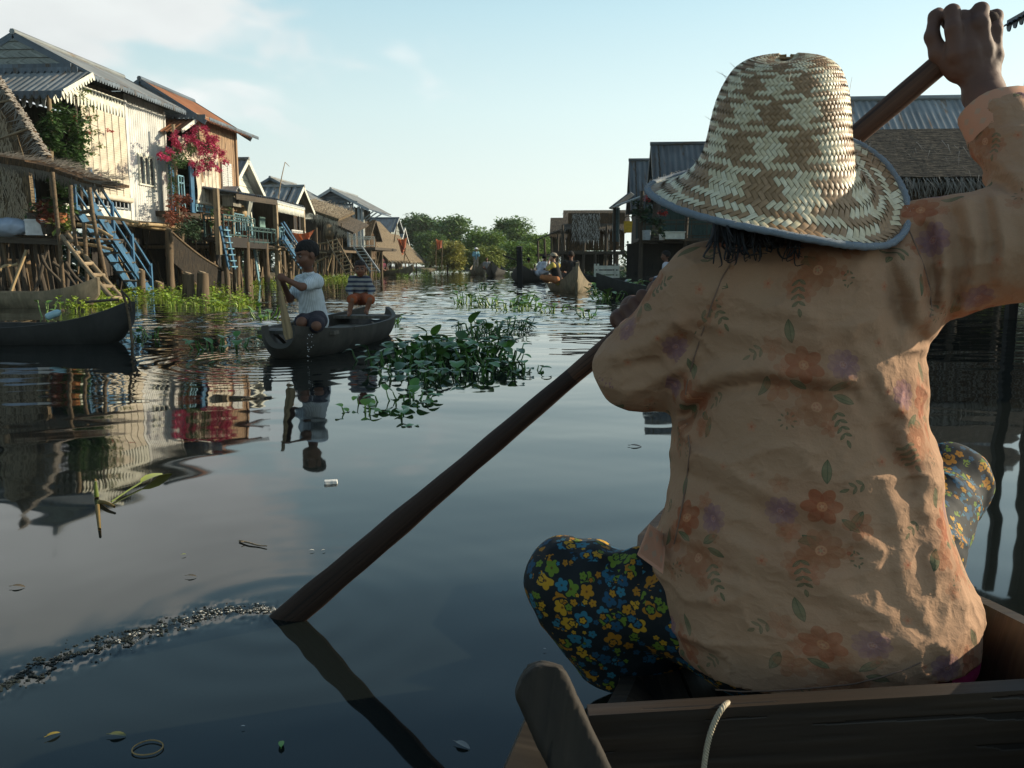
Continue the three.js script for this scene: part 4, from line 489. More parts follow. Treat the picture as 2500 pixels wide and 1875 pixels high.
// ---- the thatched hut and its deck at the left edge ----
{
  const h = thing('thatched_hut', 'thatched hut with a steep dark eave at the left edge of the photograph', 'hut', [0, 0, 0]), Z = -17.0, wz = -17.25;
  // gable wall of palm thatch, its right edge leaning in
  const w = [onZ(-70, 640, wz), onZ(84, 556, wz), onZ(70, 425, wz), onZ(38, 318, wz), onZ(-5, 215, wz), onZ(-70, 180, wz)]; { const s = new THREE.Shape(w.map((p) => new THREE.Vector2(p.x, p.y))), g = new THREE.ExtrudeGeometry(s, { depth: .12, bevelEnabled: false }); g.translate(0, 0, wz - .12); meshOf('thatch_wall', g, M.thatch, h); }
  { const m = mk(), r = rng(71); for (let i = 0; i < 1500; i++) { const x = -75 + 158 * r(), y = 190 + 370 * r(), e = lerp(-5, 84, clamp((y - 215) / 340)); if (x > e) continue; const p = onZ(x, y, wz + .004 + .03 * r()), l = .12 + .22 * r(), a = -PI / 2 + (r() - .5) * 1.1, d = V(cos(a) * l, sin(a) * l, .03), s = V(.012, .003, 0); m.tri(p.clone().sub(s), p.clone().add(s), p.clone().add(d)); } const k = m.build('loose_straw', M.straw, h); k.userData.kind = 'stuff'; }
  // shaggy eave flap right of the gable, underside shade put into its dark brown
  { const q = [[-60, 112], [0, 198], [58, 285], [116, 382], [70, 422], [40, 330], [0, 268], [-60, 200]].map(([x, y]) => onZ(x, y, -16.75)), s = new THREE.Shape(q.map((p) => new THREE.Vector2(p.x, p.y))), g = new THREE.ExtrudeGeometry(s, { depth: .12, bevelEnabled: false }); g.translate(0, 0, -16.9); meshOf('eave_flap', g, M.thatchUnder, h); const m = mk(); for (let i = 0; i < 3; i++) { straws(m, q[i].clone().add(V(.02, .03, -.16)), q[i + 1].clone().sub(q[i]), V(0, 0, .2), 130, .12, 72 + i, .03); straws(m, q[i].clone(), q[i + 1].clone().sub(q[i]), q[6 - i].clone().sub(q[i + 1]).multiplyScalar(.2), 60, .3, 62 + i, .02); } m.build('loose_straw', M.strawGrey, h).userData.kind = 'stuff'; }
  for (const [p, q] of [[[0, 252], [28, 244]], [[0, 350], [75, 312]], [[0, 372], [78, 428]]]) mk().bar(onZ(p[0] - 60, p[1] + 10 * (q[1] > p[1] ? -1 : 1), -16.75), onZ(q[0], q[1], -16.75), .03, .025, 6).build('roof_pole', M.postPale, h);
  // brush sunshade on poles
  { const z0 = -15.6, z1 = -16.6, P = [[-40, 392], [60, 408], [130, 422], [200, 446], [248, 458]], m = mk(); for (let i = 0; i < 4; i++) { const A = onZ(...P[i], z0), B = onZ(...P[i + 1], z0), th = .13 * (1 - i * .2), o = V(0, .08, z1 - z0); sheet(m, A, B, B.clone().add(o), A.clone().add(o), th); } m.build('sunshade', M.thatchUnder, h); const st = mk(); for (let i = 0; i < 4; i++) { const A = onZ(...P[i], z0), B = onZ(...P[i + 1], z0); straws(st, A.clone().add(V(0, .12, 0)), B.clone().sub(A), V(0, .0, -1).add(V(0, .1, 0)), 120, .35, 80 + i, .05); straws(st, A.clone().add(V(0, .1, 0)), B.clone().sub(A), V(0, -.08, 0), 150, .2, 90 + i, .04); } for (let i = 0; i < 30; i++) { const q = rng(300 + i), A = onZ(200 + 20 * q(), 440 + 12 * q(), z0 - .5 * q()); st.bar(A, A.clone().add(V(.5 + .25 * q(), -.12 + .12 * q(), 0)), .012, .006, 4); } st.build('loose_straw', mat(.2, .17, .13), h).userData.kind = 'stuff'; }
  // deck on stilts
  const d0 = onZ(-60, 583, -15.9), d1 = onZ(178, 592, -15.9); mk().plank(d0, d1, .12, .14, Y1).build('deck_beam', M.dark, h); for (let i = 0; i < 26; i++) { const p = d0.clone().lerp(d1, i / 26); mk().plank(p.clone().add(V(0, .1, .1)), p.clone().add(V(0, .1, -1.9)), .13, .03, V(1, 0, 0)).build('deck_board', i % 3 ? M.dark : M.post, h); }
  const r = rng(75); for (let i = 0; i < 14; i++) { const x = -30 + 14.5 * i + 6 * r(), p = onZ(x, 590, -16 - .9 * r()); mk().bar(V(p.x + (r() - .5) * .2, -.4, p.z), p, .04 + .03 * r(), .035, 6, .05, r).build('stilt', i % 3 ? M.dark : M.post, h); }
  for (const [x0, y0, x1, y1] of [[24, 722, 64, 610], [75, 725, 118, 615], [128, 640, 210, 720], [100, 620, 150, 700], [160, 640, 230, 725], [0, 660, 40, 640]]) mk().bar(onZ(x0, y0, -15.7), onZ(x1, y1, -15.9), .035, .03, 6, .04, r).build('brace_pole', x0 < 50 ? M.bamboo : M.dark, h);
  for (const pts of [[[128, 420], [136, 500], [146, 600], [158, 728]], [[218, 458], [226, 520], [240, 590], [262, 690]], [[172, 452], [176, 520], [186, 600]], [[205, 545], [210, 620], [214, 715]]]) mk().tube(pts.map(([x, y]) => onZ(x, y, -15.3)), .04, 7, .035).build('tall_post', M.post, h);
  for (const pts of [[[190, 548], [215, 552], [240, 560], [275, 580]], [[240, 530], [300, 536], [340, 545]], [[185, 594], [235, 600], [275, 610]]]) mk().tube(pts.map(([x, y]) => onZ(x, y, -15.5)), .04, 6, .03).build('cross_pole', M.bamboo, h);
  sheet(mk(), V(-16, .2, -18.4), V(-11.9, .2, -18.4), V(-11.9, 1.5, -18.4), V(-16, 1.5, -18.4), .04).build('shade_backdrop', M.darker, h);  // near-black sheet put in as the shade beneath the deck
}
{ // wooden pole ladder from the deck to the water
  const t = thing('ladder', 'rough pole ladder of bare branches leaning beside the blue stairs', 'ladder', [0, 0, 0]); const Z = -15.2; ladder(t, onZ(150, 575, Z), onZ(166, 572, Z - .3), onZ(281, 737, -14.6), onZ(309, 740, -14.9), 6, M.postPale, M.postPale, .1, .05, true);
}
{ // things on the deck
  const at2 = (x, y, z = -15.9) => onZ(x, y, z);
  const a = at2(89, 577), f = thing('foam_box', 'white foam box on the edge of the deck by the thatched hut', 'box', [a.x, a.y + .02, a.z], .35); mk().box(-.16, 0, -.12, .16, .27, .12).build('box', mat(.8, .8, .78), f); mk().box(-.17, .271, -.13, .17, .31, .13).build('lid', mat(.85, .85, .83), f);
  const b = at2(22, 575), k = thing('sack', 'bulging blue and white plastic sack lying on the deck left of the foam box', 'sack', [b.x, b.y, b.z]); meshOf('sack_body', nets((x, y, z) => ell(V(0, .16, 0), .42, .19, .25)(x, y, z) + .05 * (fbm(x * 5 + 3, y * 7, z * 6, 3) - .5), V(-.6, -.1, -.4), V(.6, .5, .4), .03), mat(.42, .50, .62, { roughness: .4 }), k); mk().bar(V(.34, .18, .02), V(.5, .26, .04), .05, .02, 6).build('tied_neck', mat(.6, .62, .66), k);
  const p = (x, y, label, leaves, m, seed, pot) => { const c = at2(x, y), t = thing('potted_plant', label, 'potted plant', [c.x, c.y, c.z]); foliage(leaves, 44, .14, seed).build('foliage', m, t); const q = mk().geo(new THREE.CylinderGeometry(.13, .1, .22, 12)).build('pot', pot, t); q.position.y = .11; };
  p(118, 572, 'rusty red grassy pot plant between the foam box and the leaning post', [[0, .35, 0, .22], [.05, .55, 0, .2], [-.1, .5, 0, .18], [.1, .3, .05, .18]], M.rustLeaf, 81, M.dark);
  p(84, 548, 'green leafy pot plant behind the white foam box', [[0, .3, -.2, .2], [.14, .25, -.2, .16], [-.12, .22, -.2, .16]], M.leaf, 82, M.dark);
  p(150, 548, 'orange pot with green plant right of the leaning post', [[0, .36, 0, .2], [.12, .3, 0, .16], [-.08, .45, 0, .15]], M.leaf, 83, mat(.45, .16, .06));
  p(160, 575, 'small yellow-green fern pot at the right end of the deck', [[0, .2, .1, .18], [.1, .16, .1, .15]], M.leafYellow, 84, M.dark);
}
// two cows and a mud-coloured calf's back under the deck
function cow(label, x, z, turn, m, s) {
  const t = thing('cow', label, 'cow', [x, .05, z], turn), P = (a, b, c) => V(a * s, b * s, c * s);
  const f = join([cap(P(-.55, 1.0, 0), P(.5, 1.02, 0), .3 * s, .29 * s), cap(P(.45, .95, 0), P(.85, 1.15, 0), .2 * s, .15 * s), cap(P(.85, 1.15, 0), P(1.2, .92, 0), .13 * s, .08 * s), cap(P(.3, .8, 0), P(-.3, .78, 0), .26 * s), ell(P(.35, 1.28, 0), .2 * s, .14 * s, .12 * s), cap(P(.92, 1.22, .1), P(.88, 1.2, .28), .05 * s, .025 * s), cap(P(.92, 1.22, -.1), P(.88, 1.2, -.28), .05 * s, .025 * s), ...[.16, -.16].flatMap((q) => [cap(P(.45, .75, q), P(.44, .42, q), .11 * s, .06 * s), cap(P(.44, .42, q), P(.44, .04, q), .055 * s, .05 * s), cap(P(-.55, .85, q), P(-.5, .52, q), .17 * s, .08 * s), cap(P(-.5, .52, q), P(-.6, .42, q), .075 * s, .06 * s), cap(P(-.6, .42, q), P(-.55, .04, q), .055 * s, .05 * s)]), cap(P(-.84, 1.1, 0), P(-.9, .5, 0), .03 * s, .025 * s)], .07 * s);
  meshOf('body', nets(f, P(-1.1, -.05, -.5), P(1.4, 1.6, .5), .035), m, t); for (const q of [1, -1]) mk().bar(P(.95, 1.25, .06 * q), P(1.0, 1.45, .18 * q), .03 * s, .01 * s, 6).build('horn', M.post, t);
}
cow('white cow standing under the deck behind the slanting bamboo pole', -13.5, -17.2, PI * .9, mat(.62, .56, .48), .62);
cow('tan cow standing right of the white cow under the deck', -12.5, -17.6, PI * 1.05, mat(.34, .22, .12), .62);
// moored boats at the left
function boat(name, label, pos, turn, o, m, im, group) { const t = thing(name, label, 'boat', pos, turn, group); meshOf('hull', hullGeo(o), m, t); return t; }
{
  const t = boat('moored_boat', 'low dark boat with upturned bow moored at the left edge, the nearer of two', [-6.55, 0, -7.75], -.05, { L: 4.6, B: .95, free: .15, draft: .14, bowUp: .24, sternUp: .1, pb: 3, bowW: .16, sternW: .5, curve: 5 }, M.hullDark);
  for (const x of [-1.2, .2]) mk().box(x - .1, .14, -.36, x + .1, .17, .36).build('thwart', M.dark, t);
  const bx = 2.17; mk().bar(V(bx - .16, .4, -.25), V(bx - .14, .4, .28), .014, .012, 5).build('mooring_bar', M.dark, t);
  const t2 = boat('moored_boat', 'pale weathered boat with upturned bow moored behind the low dark boat', [-10.6, 0, -13.9], .0, { L: 4.6, B: 1.0, free: .26, draft: .12, bowUp: .26, sternUp: .15, pb: 2.6, bowW: .1, sternW: .4, curve: 5 }, M.hullPale);
  for (const x of [-1, .4]) mk().box(x - .1, .2, -.4, x + .1, .23, .4).build('thwart', M.plankGrey, t2);
  const p = thing('mooring_stake', 'thin bent stake standing in the water at the dark boat\'s bow', 'stake', [0, 0, 0]); const q = onY(320, 838); mk().tube([V(q.x + .02, -.3, q.z), V(q.x, .2, q.z), V(q.x - .02, .36, q.z), V(q.x - .06, .5, q.z)], .014, 6, .012).build('stake', M.post, p); mk().tube([V(q.x - .06, .5, q.z), V(q.x + .02, .42, q.z + .02), V(q.x + .02, .3, q.z), V(q.x - .0, .34, q.z)], .01, 5).build('wire_loop', M.dark, p);
  const b = onY(132, 780, .22), e = thing('plastic_bottle', 'pale blue plastic bottle lying on the dark boat\'s edge', 'bottle', [b.x, .25, b.z + .1]); { const m = mk().geo(new THREE.LatheGeometry([[0, 0], [.032, 0], [.035, .02], [.035, .1], [.03, .125], [.014, .145], [.014, .165], [0, .165]].map((v) => new THREE.Vector2(...v)), 14)).build('bottle_body', phys(.35, .55, .6, { roughness: .15 }), e); m.rotation.z = -1.2; const c = mk().geo(new THREE.CylinderGeometry(.017, .017, .02, 10)).build('cap', mat(.5, .3, .15), e); c.position.set(.16, .06, 0); c.rotation.z = -1.2; }
}
// short piles and stray posts in the water
[[460, 731, 669, .12, 'pile standing in the weed left of a taller twin below the brown house'], [495, 731, 667, .12, 'pile with a pale right edge, right of its twin below the brown house'], [345, 722, 660, .09, 'short pile in front of the foot of the blue stairs'], [418, 715, 560, .1, 'tall round post under the right corner of the pale house'], [386, 718, 690, .12, 'stub of a pile right of the blue stairs foot']].forEach(([x, y0, y1, r, l], i) => { const a = onY(x, y0), h = onZ(x, y1, a.z).y, t = thing('wooden_pile', l, 'pile'); t.position.copy(a); mk().bar(V(0, -.5, 0), V(.02, h, 0), r * 1.02, r * .95, 10, .012, rng(i + 1)).build('shaft', M.post, t); mk().bar(V(.02, h, 0), V(.03, h + .03, 0), r * .9, r * .6, 10).build('worn_top', M.postPale, t); });
{ const t = thing('gangplank', 'dark sagging mat of woven bamboo slung from the pale house down to the water', 'mat', [0, 0, 0]); const a = onX(412, 560, -10.6), b = onX(566, 668, -10.0), o = V(-.1, -.75, .1); const pts = [0, .25, .5, .75, 1].map((f) => a.clone().lerp(b, f).add(V(0, -.12 * sin(f * PI), 0))); const m = mk(); for (let i = 0; i < 4; i++) sheet(m, pts[i], pts[i + 1], pts[i + 1].clone().addScaledVector(o, .6 + .4 * sin((i + 1) * .9)), pts[i].clone().addScaledVector(o, i ? .6 + .4 * sin(i * .9) : .9), .02); m.build('woven_mat', mat(.055, .042, .028, { map: thatchM, bump: .01 }), t); mk().tube(pts, .03, 6).build('edge_pole', M.post, t); }
// ---- left bank, further up the canal ----
{ // open house with a corrugated awning, lace fringe, blue stairs
  const X = -9.9, h = thing('stilt_house', 'open house with dark corrugated awning and blue stairs behind the boy with the paddle', 'house', [0, 0, 0]);
  const a = onX(577, 471, X), b = onX(677, 487, X), c = onX(745, 506, X), yf = 1.36, zb = b.z;
  const m = mk(); m.corr(b.clone().add(V(0, 0, 0)), a.clone().sub(b), V(-3.2, .5, 0), 22, .04, .01).build('awning_roof', M.metalBlue, h); mk().corr(c, b.clone().sub(c), V(-3, .5, 0), 16, .03, .01).build('awning_roof', M.metalBlue, h);
  mk().plank(a.clone().add(V(-.02, -.1, 0)), b.clone().add(V(-.02, -.1, 0)), .16, .03, Y1).build('awning_beam', M.dark, h); mk().plank(b.clone().add(V(-.02, -.06, 0)), c.clone().add(V(-.02, -.06, 0)), .08, .03, Y1).build('awning_beam', M.laceDim, h);
  fringe(h, b.clone().add(V(-.02, -.1, -.05)), c.clone().add(V(-.02, -.08, .1)), .3, .13, M.lace, 'lace_fringe', true);
  for (const [z, y0] of [[b.z, -.5], [c.z + .05, -.5], [a.z + 1.2, 1]]) mk().plank(V(X - .08, y0, z), V(X - .08, 2.8, z), .13, .13, V(0, 0, 1)).build('post', M.postPale, h);
  darkRoom(h, -13.2, X - .5, -24.6, -30.4, yf, 3.0, 'fr'); mk().box(-13.2, yf - .14, -30.4, X - .04, yf - .06, -24.6).build('floor', M.postPale, h);
  sheet(mk(), V(X - 1.2, 2.1, -25.2), V(X - 1.2, 2.1, -26.6), V(X - 1.1, 2.72, -26.6), V(X - 1.1, 2.75, -25.2), .05).build('thatch_screen', M.thatch, h); straws(mk(), V(X - 1.08, 2.74, -25.2), V(0, 0, -1.4), V(0, -.6, 0), 160, .2, 5).build('loose_straw', M.strawGrey, h).userData.kind = 'stuff';
  railing(h, V(X, yf, -24.7), V(X, yf, zb + .3), .5, M.teal, 6, true); railing(h, V(X, yf, zb - 1.3), V(X, yf, c.z + .1), .55, M.white, 8, true); mk().box(X - .03, yf - .18, c.z, X + .03, yf - .02, zb - 1.3).build('floor_edge', M.bamboo, h); railing(h, V(X, yf, zb - .1), V(X, yf, zb - .5), .6, M.blueLight, 2);
  const st = new THREE.Group(); st.name = 'staircase'; h.add(st); const t0 = onX(688, 582, X + .1), f0 = onX(735, 652, X + .1), o = V(.0, 0, .75).add(V(.35, 0, 0)); ladder(st, t0, t0.clone().add(o), f0, f0.clone().add(o), 8, M.blue, M.white, .2, .04); for (const q of [V(0, .5, 0), o.clone().add(V(0, .5, 0))]) mk().plank(t0.clone().add(q), f0.clone().add(q), .05, .04, Y1).build('handrail', M.blue, st);
  stilts(h, [[X - .1, -24.8, yf], [X - .1, -26.2, yf], [X - .1, -28.4, yf], [X - .1, -30, yf], [-11.6, -25, yf], [-11.6, -27.5, yf], [-11.6, -30, yf], [-13, -26, yf], [-13, -29, yf]], .07, M.post, 21); braces(h, 16, -13, -10, -24.6, -30.2, 1.3, 22);
  sheet(mk(), V(-13.3, .1, -30.4), V(-13.3, .1, -24.6), V(-13.3, 1.3, -24.6), V(-13.3, 1.3, -30.4), .03).build('shade_backdrop', M.darker, h);  // added dark sheet, the shade under the open floor
  mk().ball(V(X - .8, yf + 1.0, -26.2), .16, 10, 8, 1, 1.6, 1).build('hanging_bundle', M.bamboo, h); mk().box(X - 1.0, 2.0, -28.6, X - .96, 2.35, -28.1).build('hanging_cloth', mat(.2, .35, .32), h);
}
{ // steep-roofed house behind the brown house, gable to the canal
  const h = thing('stilt_house', 'steep grey-roofed house with pale lap-boarded gable just right of the brown house', 'house', [0, 0, 0]);
  gableRoof(h, { x0: -14.5, x1: -11.9, z0: -27.55, z1: -30.35, eave: 3.25, ridge: 4.35, along: 'x', over: .05, end: .4, m: M.metal, rib: .2, barge: M.lace, gable: M.lace });
  mk().box(-14.5, 1.4, -30.3, -11.95, 3.28, -27.6).build('walls', M.gable, h); stilts(h, [[-12, -27.7, 1.4], [-12, -30.2, 1.4], [-14.3, -27.7, 1.4], [-14.3, -30.2, 1.4]], .07, M.post, 23);
}
function simpleHouse(label, o) { // walls, roof, floor, stilts, a door and windows on the canal side
  const h = thing('stilt_house', label, 'house', [0, 0, 0]); gableRoof(h, o); const { x0, x1, z0, z1, eave, floorY } = o, w = o.wall ?? M.gable, e = .06;
  boards(h, 'walls', V(x0 + e, 0, z0 - e), V(x1 - e, 0, z0 - e), floorY, eave, w, .22, .03, 3, false); boards(h, 'walls', V(x1 - e, 0, z0 - e), V(x1 - e, 0, z1 + e), floorY, eave, w, .22, .03, 4, false); boards(h, 'walls', V(x0 + e, 0, z1 + e), V(x1 - e, 0, z1 + e), floorY, eave, w, .22, .03, 5, false); boards(h, 'walls', V(x0 + e, 0, z0 - e), V(x0 + e, 0, z1 + e), floorY, eave, w, .22, .03, 6, false);
  mk().box(x0, floorY - .15, z1, x1, floorY, z0).build('floor', M.dark, h); const l = []; for (const x of [x0 + .1, (x0 + x1) / 2, x1 - .1]) for (const z of [z0 - .1, (z0 + z1) / 2, z1 + .1]) l.push([x, z, floorY - .1]); stilts(h, l, .08, M.post, o.seed ?? 1); braces(h, 8, x0, x1, z0, z1, floorY, (o.seed ?? 1) + 1);
  const cs = o.face ?? x1; const d = mk(); d.box(cs - .01 - (cs === x0 ? .05 : 0), floorY, lerp(z0, z1, .62), cs + .03, floorY + (eave - floorY) * .78, lerp(z0, z1, .45)); d.build('door', M.darker, h); for (const f of [.14, .74]) { const g = mk(); g.box(cs - (cs === x0 ? .04 : .0), floorY + .6, lerp(z0, z1, f + .16), cs + .03, floorY + 1.3, lerp(z0, z1, f)); const win = g.build('window', M.darker, h); mk().box(cs + (cs === x0 ? -.06 : .03), floorY + .54, lerp(z0, z1, f + .18), cs + (cs === x0 ? -.03 : .06), floorY + .6, lerp(z0, z1, f - .02)).build('sill', M.lace, win); }
  if (z0 - z1 > 1.6) { const g = mk(); const f = lerp(x0, x1, .5); g.box(f - .4, floorY + .5, z0 - .04, f + .4, floorY + 1.3, z0 + .02); g.build('window', M.darker, h); }
  return h;
}
simpleHouse('house with a shallow grey gable peeping over another roof behind the bamboo mast', { x0: -18.7, x1: -15.2, z0: -46, z1: -49.5, floorY: 1.9, eave: 4.5, ridge: 5.45, along: 'z', over: .5, end: .4, m: M.metal, barge: M.metalBlue, gable: M.gable, seed: 31 });
simpleHouse('grey tin-roofed house with white-edged gable facing the canal, before the shallow gable', { x0: -15.6, x1: -12.1, z0: -33.9, z1: -36.4, floorY: 1.5, eave: 3.05, ridge: 3.98, along: 'x', over: .12, end: .5, m: M.metal, rib: .3, barge: M.lace, gable: M.dark, wall: M.thatchUnder, seed: 33 });
{ const a = onX(757, 520, -13.3); const t = thing('bamboo_mast', 'thin bamboo mast with a crossbar rising above the grey tin roofs', 'mast', [-11.2, 0, -30]); const b = onX(679, 490, -11.2), c = onX(696, 396, -11.2), o = V(11.2, 0, 30); mk().bar(b.clone().add(o).setY(0), b.clone().add(o), .035, .03, 6).build('pole', M.postPale, t); mk().bar(b.clone().add(o), c.clone().add(o), .025, .016, 6, .03).build('pole', M.postPale, t); mk().bar(c.clone().add(o), onX(706, 406, -11.2).add(o), .014, .01, 5).build('crossbar', M.postPale, t); }
{ // large house with double roof and open veranda
  const Z = -50, h = thing('stilt_house', 'tall grey house with skirt roof and open veranda under a propped tin flap', 'house', [0, 0, 0]), xl = -16.6, xr = -13.0, ax = onZ(812, 462, Z).x;
  const ap = onZ(812, 462, Z), L = onZ(757, 496, Z), R = onZ(905, 512, Z); const g = mk();
  for (const [q, fl] of [[L, 1], [R, 0]]) { const m = mk(); fl ? m.corr(V(q.x, q.y, Z + .4), V(0, 0, -6), ap.clone().sub(q), 20, .03) : m.corr(V(ap.x, ap.y, Z + .4), V(0, 0, -6), q.clone().sub(ap), 20, .03); m.build('roof_slope', M.metal, h); mk().plank(V(ap.x, ap.y - .05, Z + .42), V(q.x, q.y - .05, Z + .42), .16, .04, Y1).build('bargeboard', M.laceDim, h); }
  mk().bar(V(ap.x, ap.y + .02, Z + .45), V(ap.x, ap.y + .02, Z - 5.6), .08, .08, 6).build('ridge_cap', M.metal, h);
  const gb = onZ(812, 494, Z).y; for (let i = 0; i < 4; i++) { const y0 = lerp(gb, ap.y, i / 4) + .015, y1 = lerp(gb, ap.y, (i + 1) / 4), w = (y) => (ap.y - y) / (ap.y - gb), k = mk(), q = [V(lerp(ap.x, L.x + .2, w(y0)), y0, Z), V(lerp(ap.x, -13.2, w(y0)), y0, Z), V(lerp(ap.x, -13.2, w(y1)), y1, Z), V(lerp(ap.x, L.x + .2, w(y1)), y1, Z)]; k.hexa([...q.map((p) => p.clone().add(V(0, 0, -.04))), ...q]); k.build('siding_board', M.metalBlue, h); }
  const s0 = onZ(750, 497, Z + .1), s1 = onZ(863, 497, Z + .1), s2 = onZ(858, 507, Z + 1.1), s3 = onZ(748, 508, Z + 1.1); const sk = mk(); sk.corr(s0, s1.clone().sub(s0), s3.clone().sub(s0), 26, .025); sk.build('skirt_roof', M.metal, h); fringe(h, s3.clone().add(V(0, -.02, .02)), s2.clone().add(V(0, -.02, .02)), .25, .2, M.metalBlue, 'skirt_fringe'); fringe(h, V(L.x, gb + .06, Z + .2), V(-13.2, gb + .06, Z + .2), .18, .2, M.metalBlue, 'frieze_fringe');
  const fy = 1.75; darkRoom(h, xl, -13.7, Z, Z - 5, fy, 4.2, 'f'); boards(h, 'walls', V(-13.9, 0, Z + .02), V(-13.6, 0, Z - 3), fy, 4.2, M.gable, .25, .03, 7, false); mk().box(xl, fy - .18, Z - 5, -12.0, fy - .02, Z + .9).build('floor', M.dark, h);
  for (const px of [852, 866, 878, 886]) { const p = onZ(px, 600, Z + (px < 860 ? .9 : .2)); mk().plank(V(p.x, fy, p.z), V(p.x, 4.15, p.z), .14, .14, V(0, 0, 1)).build('veranda_post', M.laceDim, h); }
  const e = onZ(905, 513, Z), f = onZ(932, 524, Z); sheet(mk(), e, f, f.clone().add(V(0, 0, -2.6)), e.clone().add(V(0, 0, -2.6)), .04).build('propped_flap', M.metalBlue, h); for (const [q, w] of [[.25, 862], [.55, 872], [.95, 882]]) mk().bar(e.clone().lerp(f, q), onZ(w + 20, 540, Z - .3), .04, .04, 5).build('prop', M.laceDim, h);
  railing(h, V(-13.6, fy, Z + .9), V(-12.1, fy, Z + .7), .6, M.lace, 5, true); const st = new THREE.Group(); st.name = 'staircase'; h.add(st); const t0 = onZ(862, 602, Z + .8), f0 = onZ(905, 664, Z + 3), o = V(.55, .0, .1); ladder(st, t0, t0.clone().add(o), f0, f0.clone().add(o), 8, M.laceDim, M.lace, .12, .05);
  stilts(h, [[-12.3, Z + .8, fy], [-13.6, Z + .8, fy], [-15, Z + .8, fy], [-16.4, Z + .8, fy], [-12.3, Z - 2, fy], [-14, Z - 3, fy], [-16, Z - 3, fy]], .09, M.post, 35); braces(h, 14, -16.4, -12.4, Z, Z - 4, 1.7, 36);
  sheet(mk(), V(xl, .1, Z - 4), V(-13.5, .1, Z - 4), V(-13.5, 1.6, Z - 4), V(xl, 1.6, Z - 4), .03).build('shade_backdrop', M.darker, h);  // dark sheet added as shade below the veranda
}
function thatchHut(label, o) { const h = thing('thatched_hut', label, 'hut', [0, 0, 0]); gableRoof(h, { over: .5, end: .4, thatch: o.n ?? 260, base: o.base ?? M.thatch, straw: o.straw ?? M.straw, gable: o.gable ?? M.thatchUnder, sl: .5, ...o }); const { x0, x1, z0, z1, eave, floorY } = o; const w = o.wall ?? M.thatchUnder; for (const [a, b] of [[V(x0, 0, z0), V(x1, 0, z0)], [V(x1, 0, z0), V(x1, 0, z1)], [V(x0, 0, z1), V(x0, 0, z0)]]) boards(h, 'walls', a, b, floorY + (o.open ?? 0), eave, w, .3, .05, 4, false); mk().box(x0, floorY - .15, z1 - .05, x1 + (o.deck ?? 0), floorY, z0 + .05).build('floor', M.post, h); const l = []; for (const x of [x0, (x0 + x1) / 2, x1]) for (const z of [z0, (z0 + z1) / 2, z1]) l.push([x, z, eave]); stilts(h, l, .06, M.post, o.seed); braces(h, 12, x0, x1 + .5, z0, z1, floorY + .3, o.seed + 1); return h; }
{ // lean-to of old thatch below the tall grey house, with its ladder
  const h = thing('thatched_hut', 'low lean-to of pale thatch sloping right below the tall grey house', 'hut', [0, 0, 0]), Z = -40, P = (x, y, z = Z) => onZ(x, y, z), a = P(720, 505), b = P(826, 540), c = P(862, 572); const b2 = V(0, .5, -3);
  sheet(mk(), a, b, b.clone().add(b2), a.clone().add(b2), .12).build('roof_slope', M.thatch, h); sheet(mk(), P(800, 544), c, c.clone().add(b2), P(800, 544).add(b2), .1).build('roof_slope', M.thatchGrey, h); const m = straws(mk(), a.clone().add(V(0, .13, 0)), b.clone().sub(a), b2, 330, .5, 61, .04); straws(m, a, b.clone().sub(a), V(0, -.12, .05), 240, .35, 62, .03); straws(m, P(805, 545), c.clone().sub(P(805, 545)), V(0, -.1, .05), 120, .35, 63, .04); m.build('loose_straw', M.straw, h).userData.kind = 'stuff';
  mk().box(P(730, 600).x, 1.3, Z - 3, P(830, 600).x, 1.42, Z + .1).build('floor', M.post, h); boards(h, 'wall', P(730, 600, Z - 2), P(815, 600, Z - 2), 1.42, 3.0, M.dark, .3, .04, 9, false); mk().ball(P(802, 568), .35, 8, 6, .8, 1.6, .7).build('straw_bundle', M.thatch, h);
  for (let i = 0; i < 16; i++) { const x = 728 + i * 7 + (i % 3) * 2; mk().bar(P(x, 672 + (i % 4) * 2, Z - (i % 3)), P(x + (i % 2) * 3, 545 + (i % 5) * 9, Z - (i % 3)), .045, .035, 5, .05, rng(i)).build('stilt', i % 4 ? M.post : M.postPale, h); } for (const [x0, y0, x1, y1] of [[745, 600, 800, 592], [742, 612, 798, 618], [770, 640, 800, 626], [798, 660, 812, 618], [752, 655, 768, 610]]) mk().bar(P(x0, y0, Z + .1), P(x1, y1, Z + .1), .05, .04, 5).build('cross_pole', M.bamboo, h);
  const st = new THREE.Group(); st.name = 'ladder'; h.add(st); const t0 = P(798, 585, Z + .3), f0 = P(846, 672, Z + 1), o = V(.28, .0, -.1).add(V(.15, .12, 0)); ladder(st, t0, t0.clone().add(o), f0, f0.clone().add(o), 10, M.postPale, M.bamboo, .08, .05, true);
}
thatchHut('long brown thatched hut sloping to the water between the two red nets', { x0: -17.6, x1: -14.2, z0: -57, z1: -66, floorY: 1.1, eave: 2.2, ridge: 4.0, along: 'z', over: 1.2, seed: 41, n: 420, base: M.thatch });
thatchHut('grey thatched hut with dark side just right of the tall grey-blue house', { x0: -17, x1: -13.6, z0: -53.2, z1: -55.6, floorY: 1.2, eave: 2.6, ridge: 3.5, along: 'x', seed: 43, n: 220, base: M.thatchGrey, straw: M.strawGrey });
thatchHut('farthest low thatched hut at the waterline beside the last red net', { x0: -19, x1: -15.4, z0: -72, z1: -79, floorY: .9, eave: 1.7, ridge: 3.4, along: 'z', over: .9, seed: 45, n: 300 });
simpleHouse('blue-grey long tin roof seen over the brown thatched hut', { x0: -23, x1: -17.5, z0: -78, z1: -82, floorY: 1.8, eave: 3.9, ridge: 5.1, along: 'x', m: M.metalBlue, barge: M.laceDim, gable: M.gable, seed: 47 });
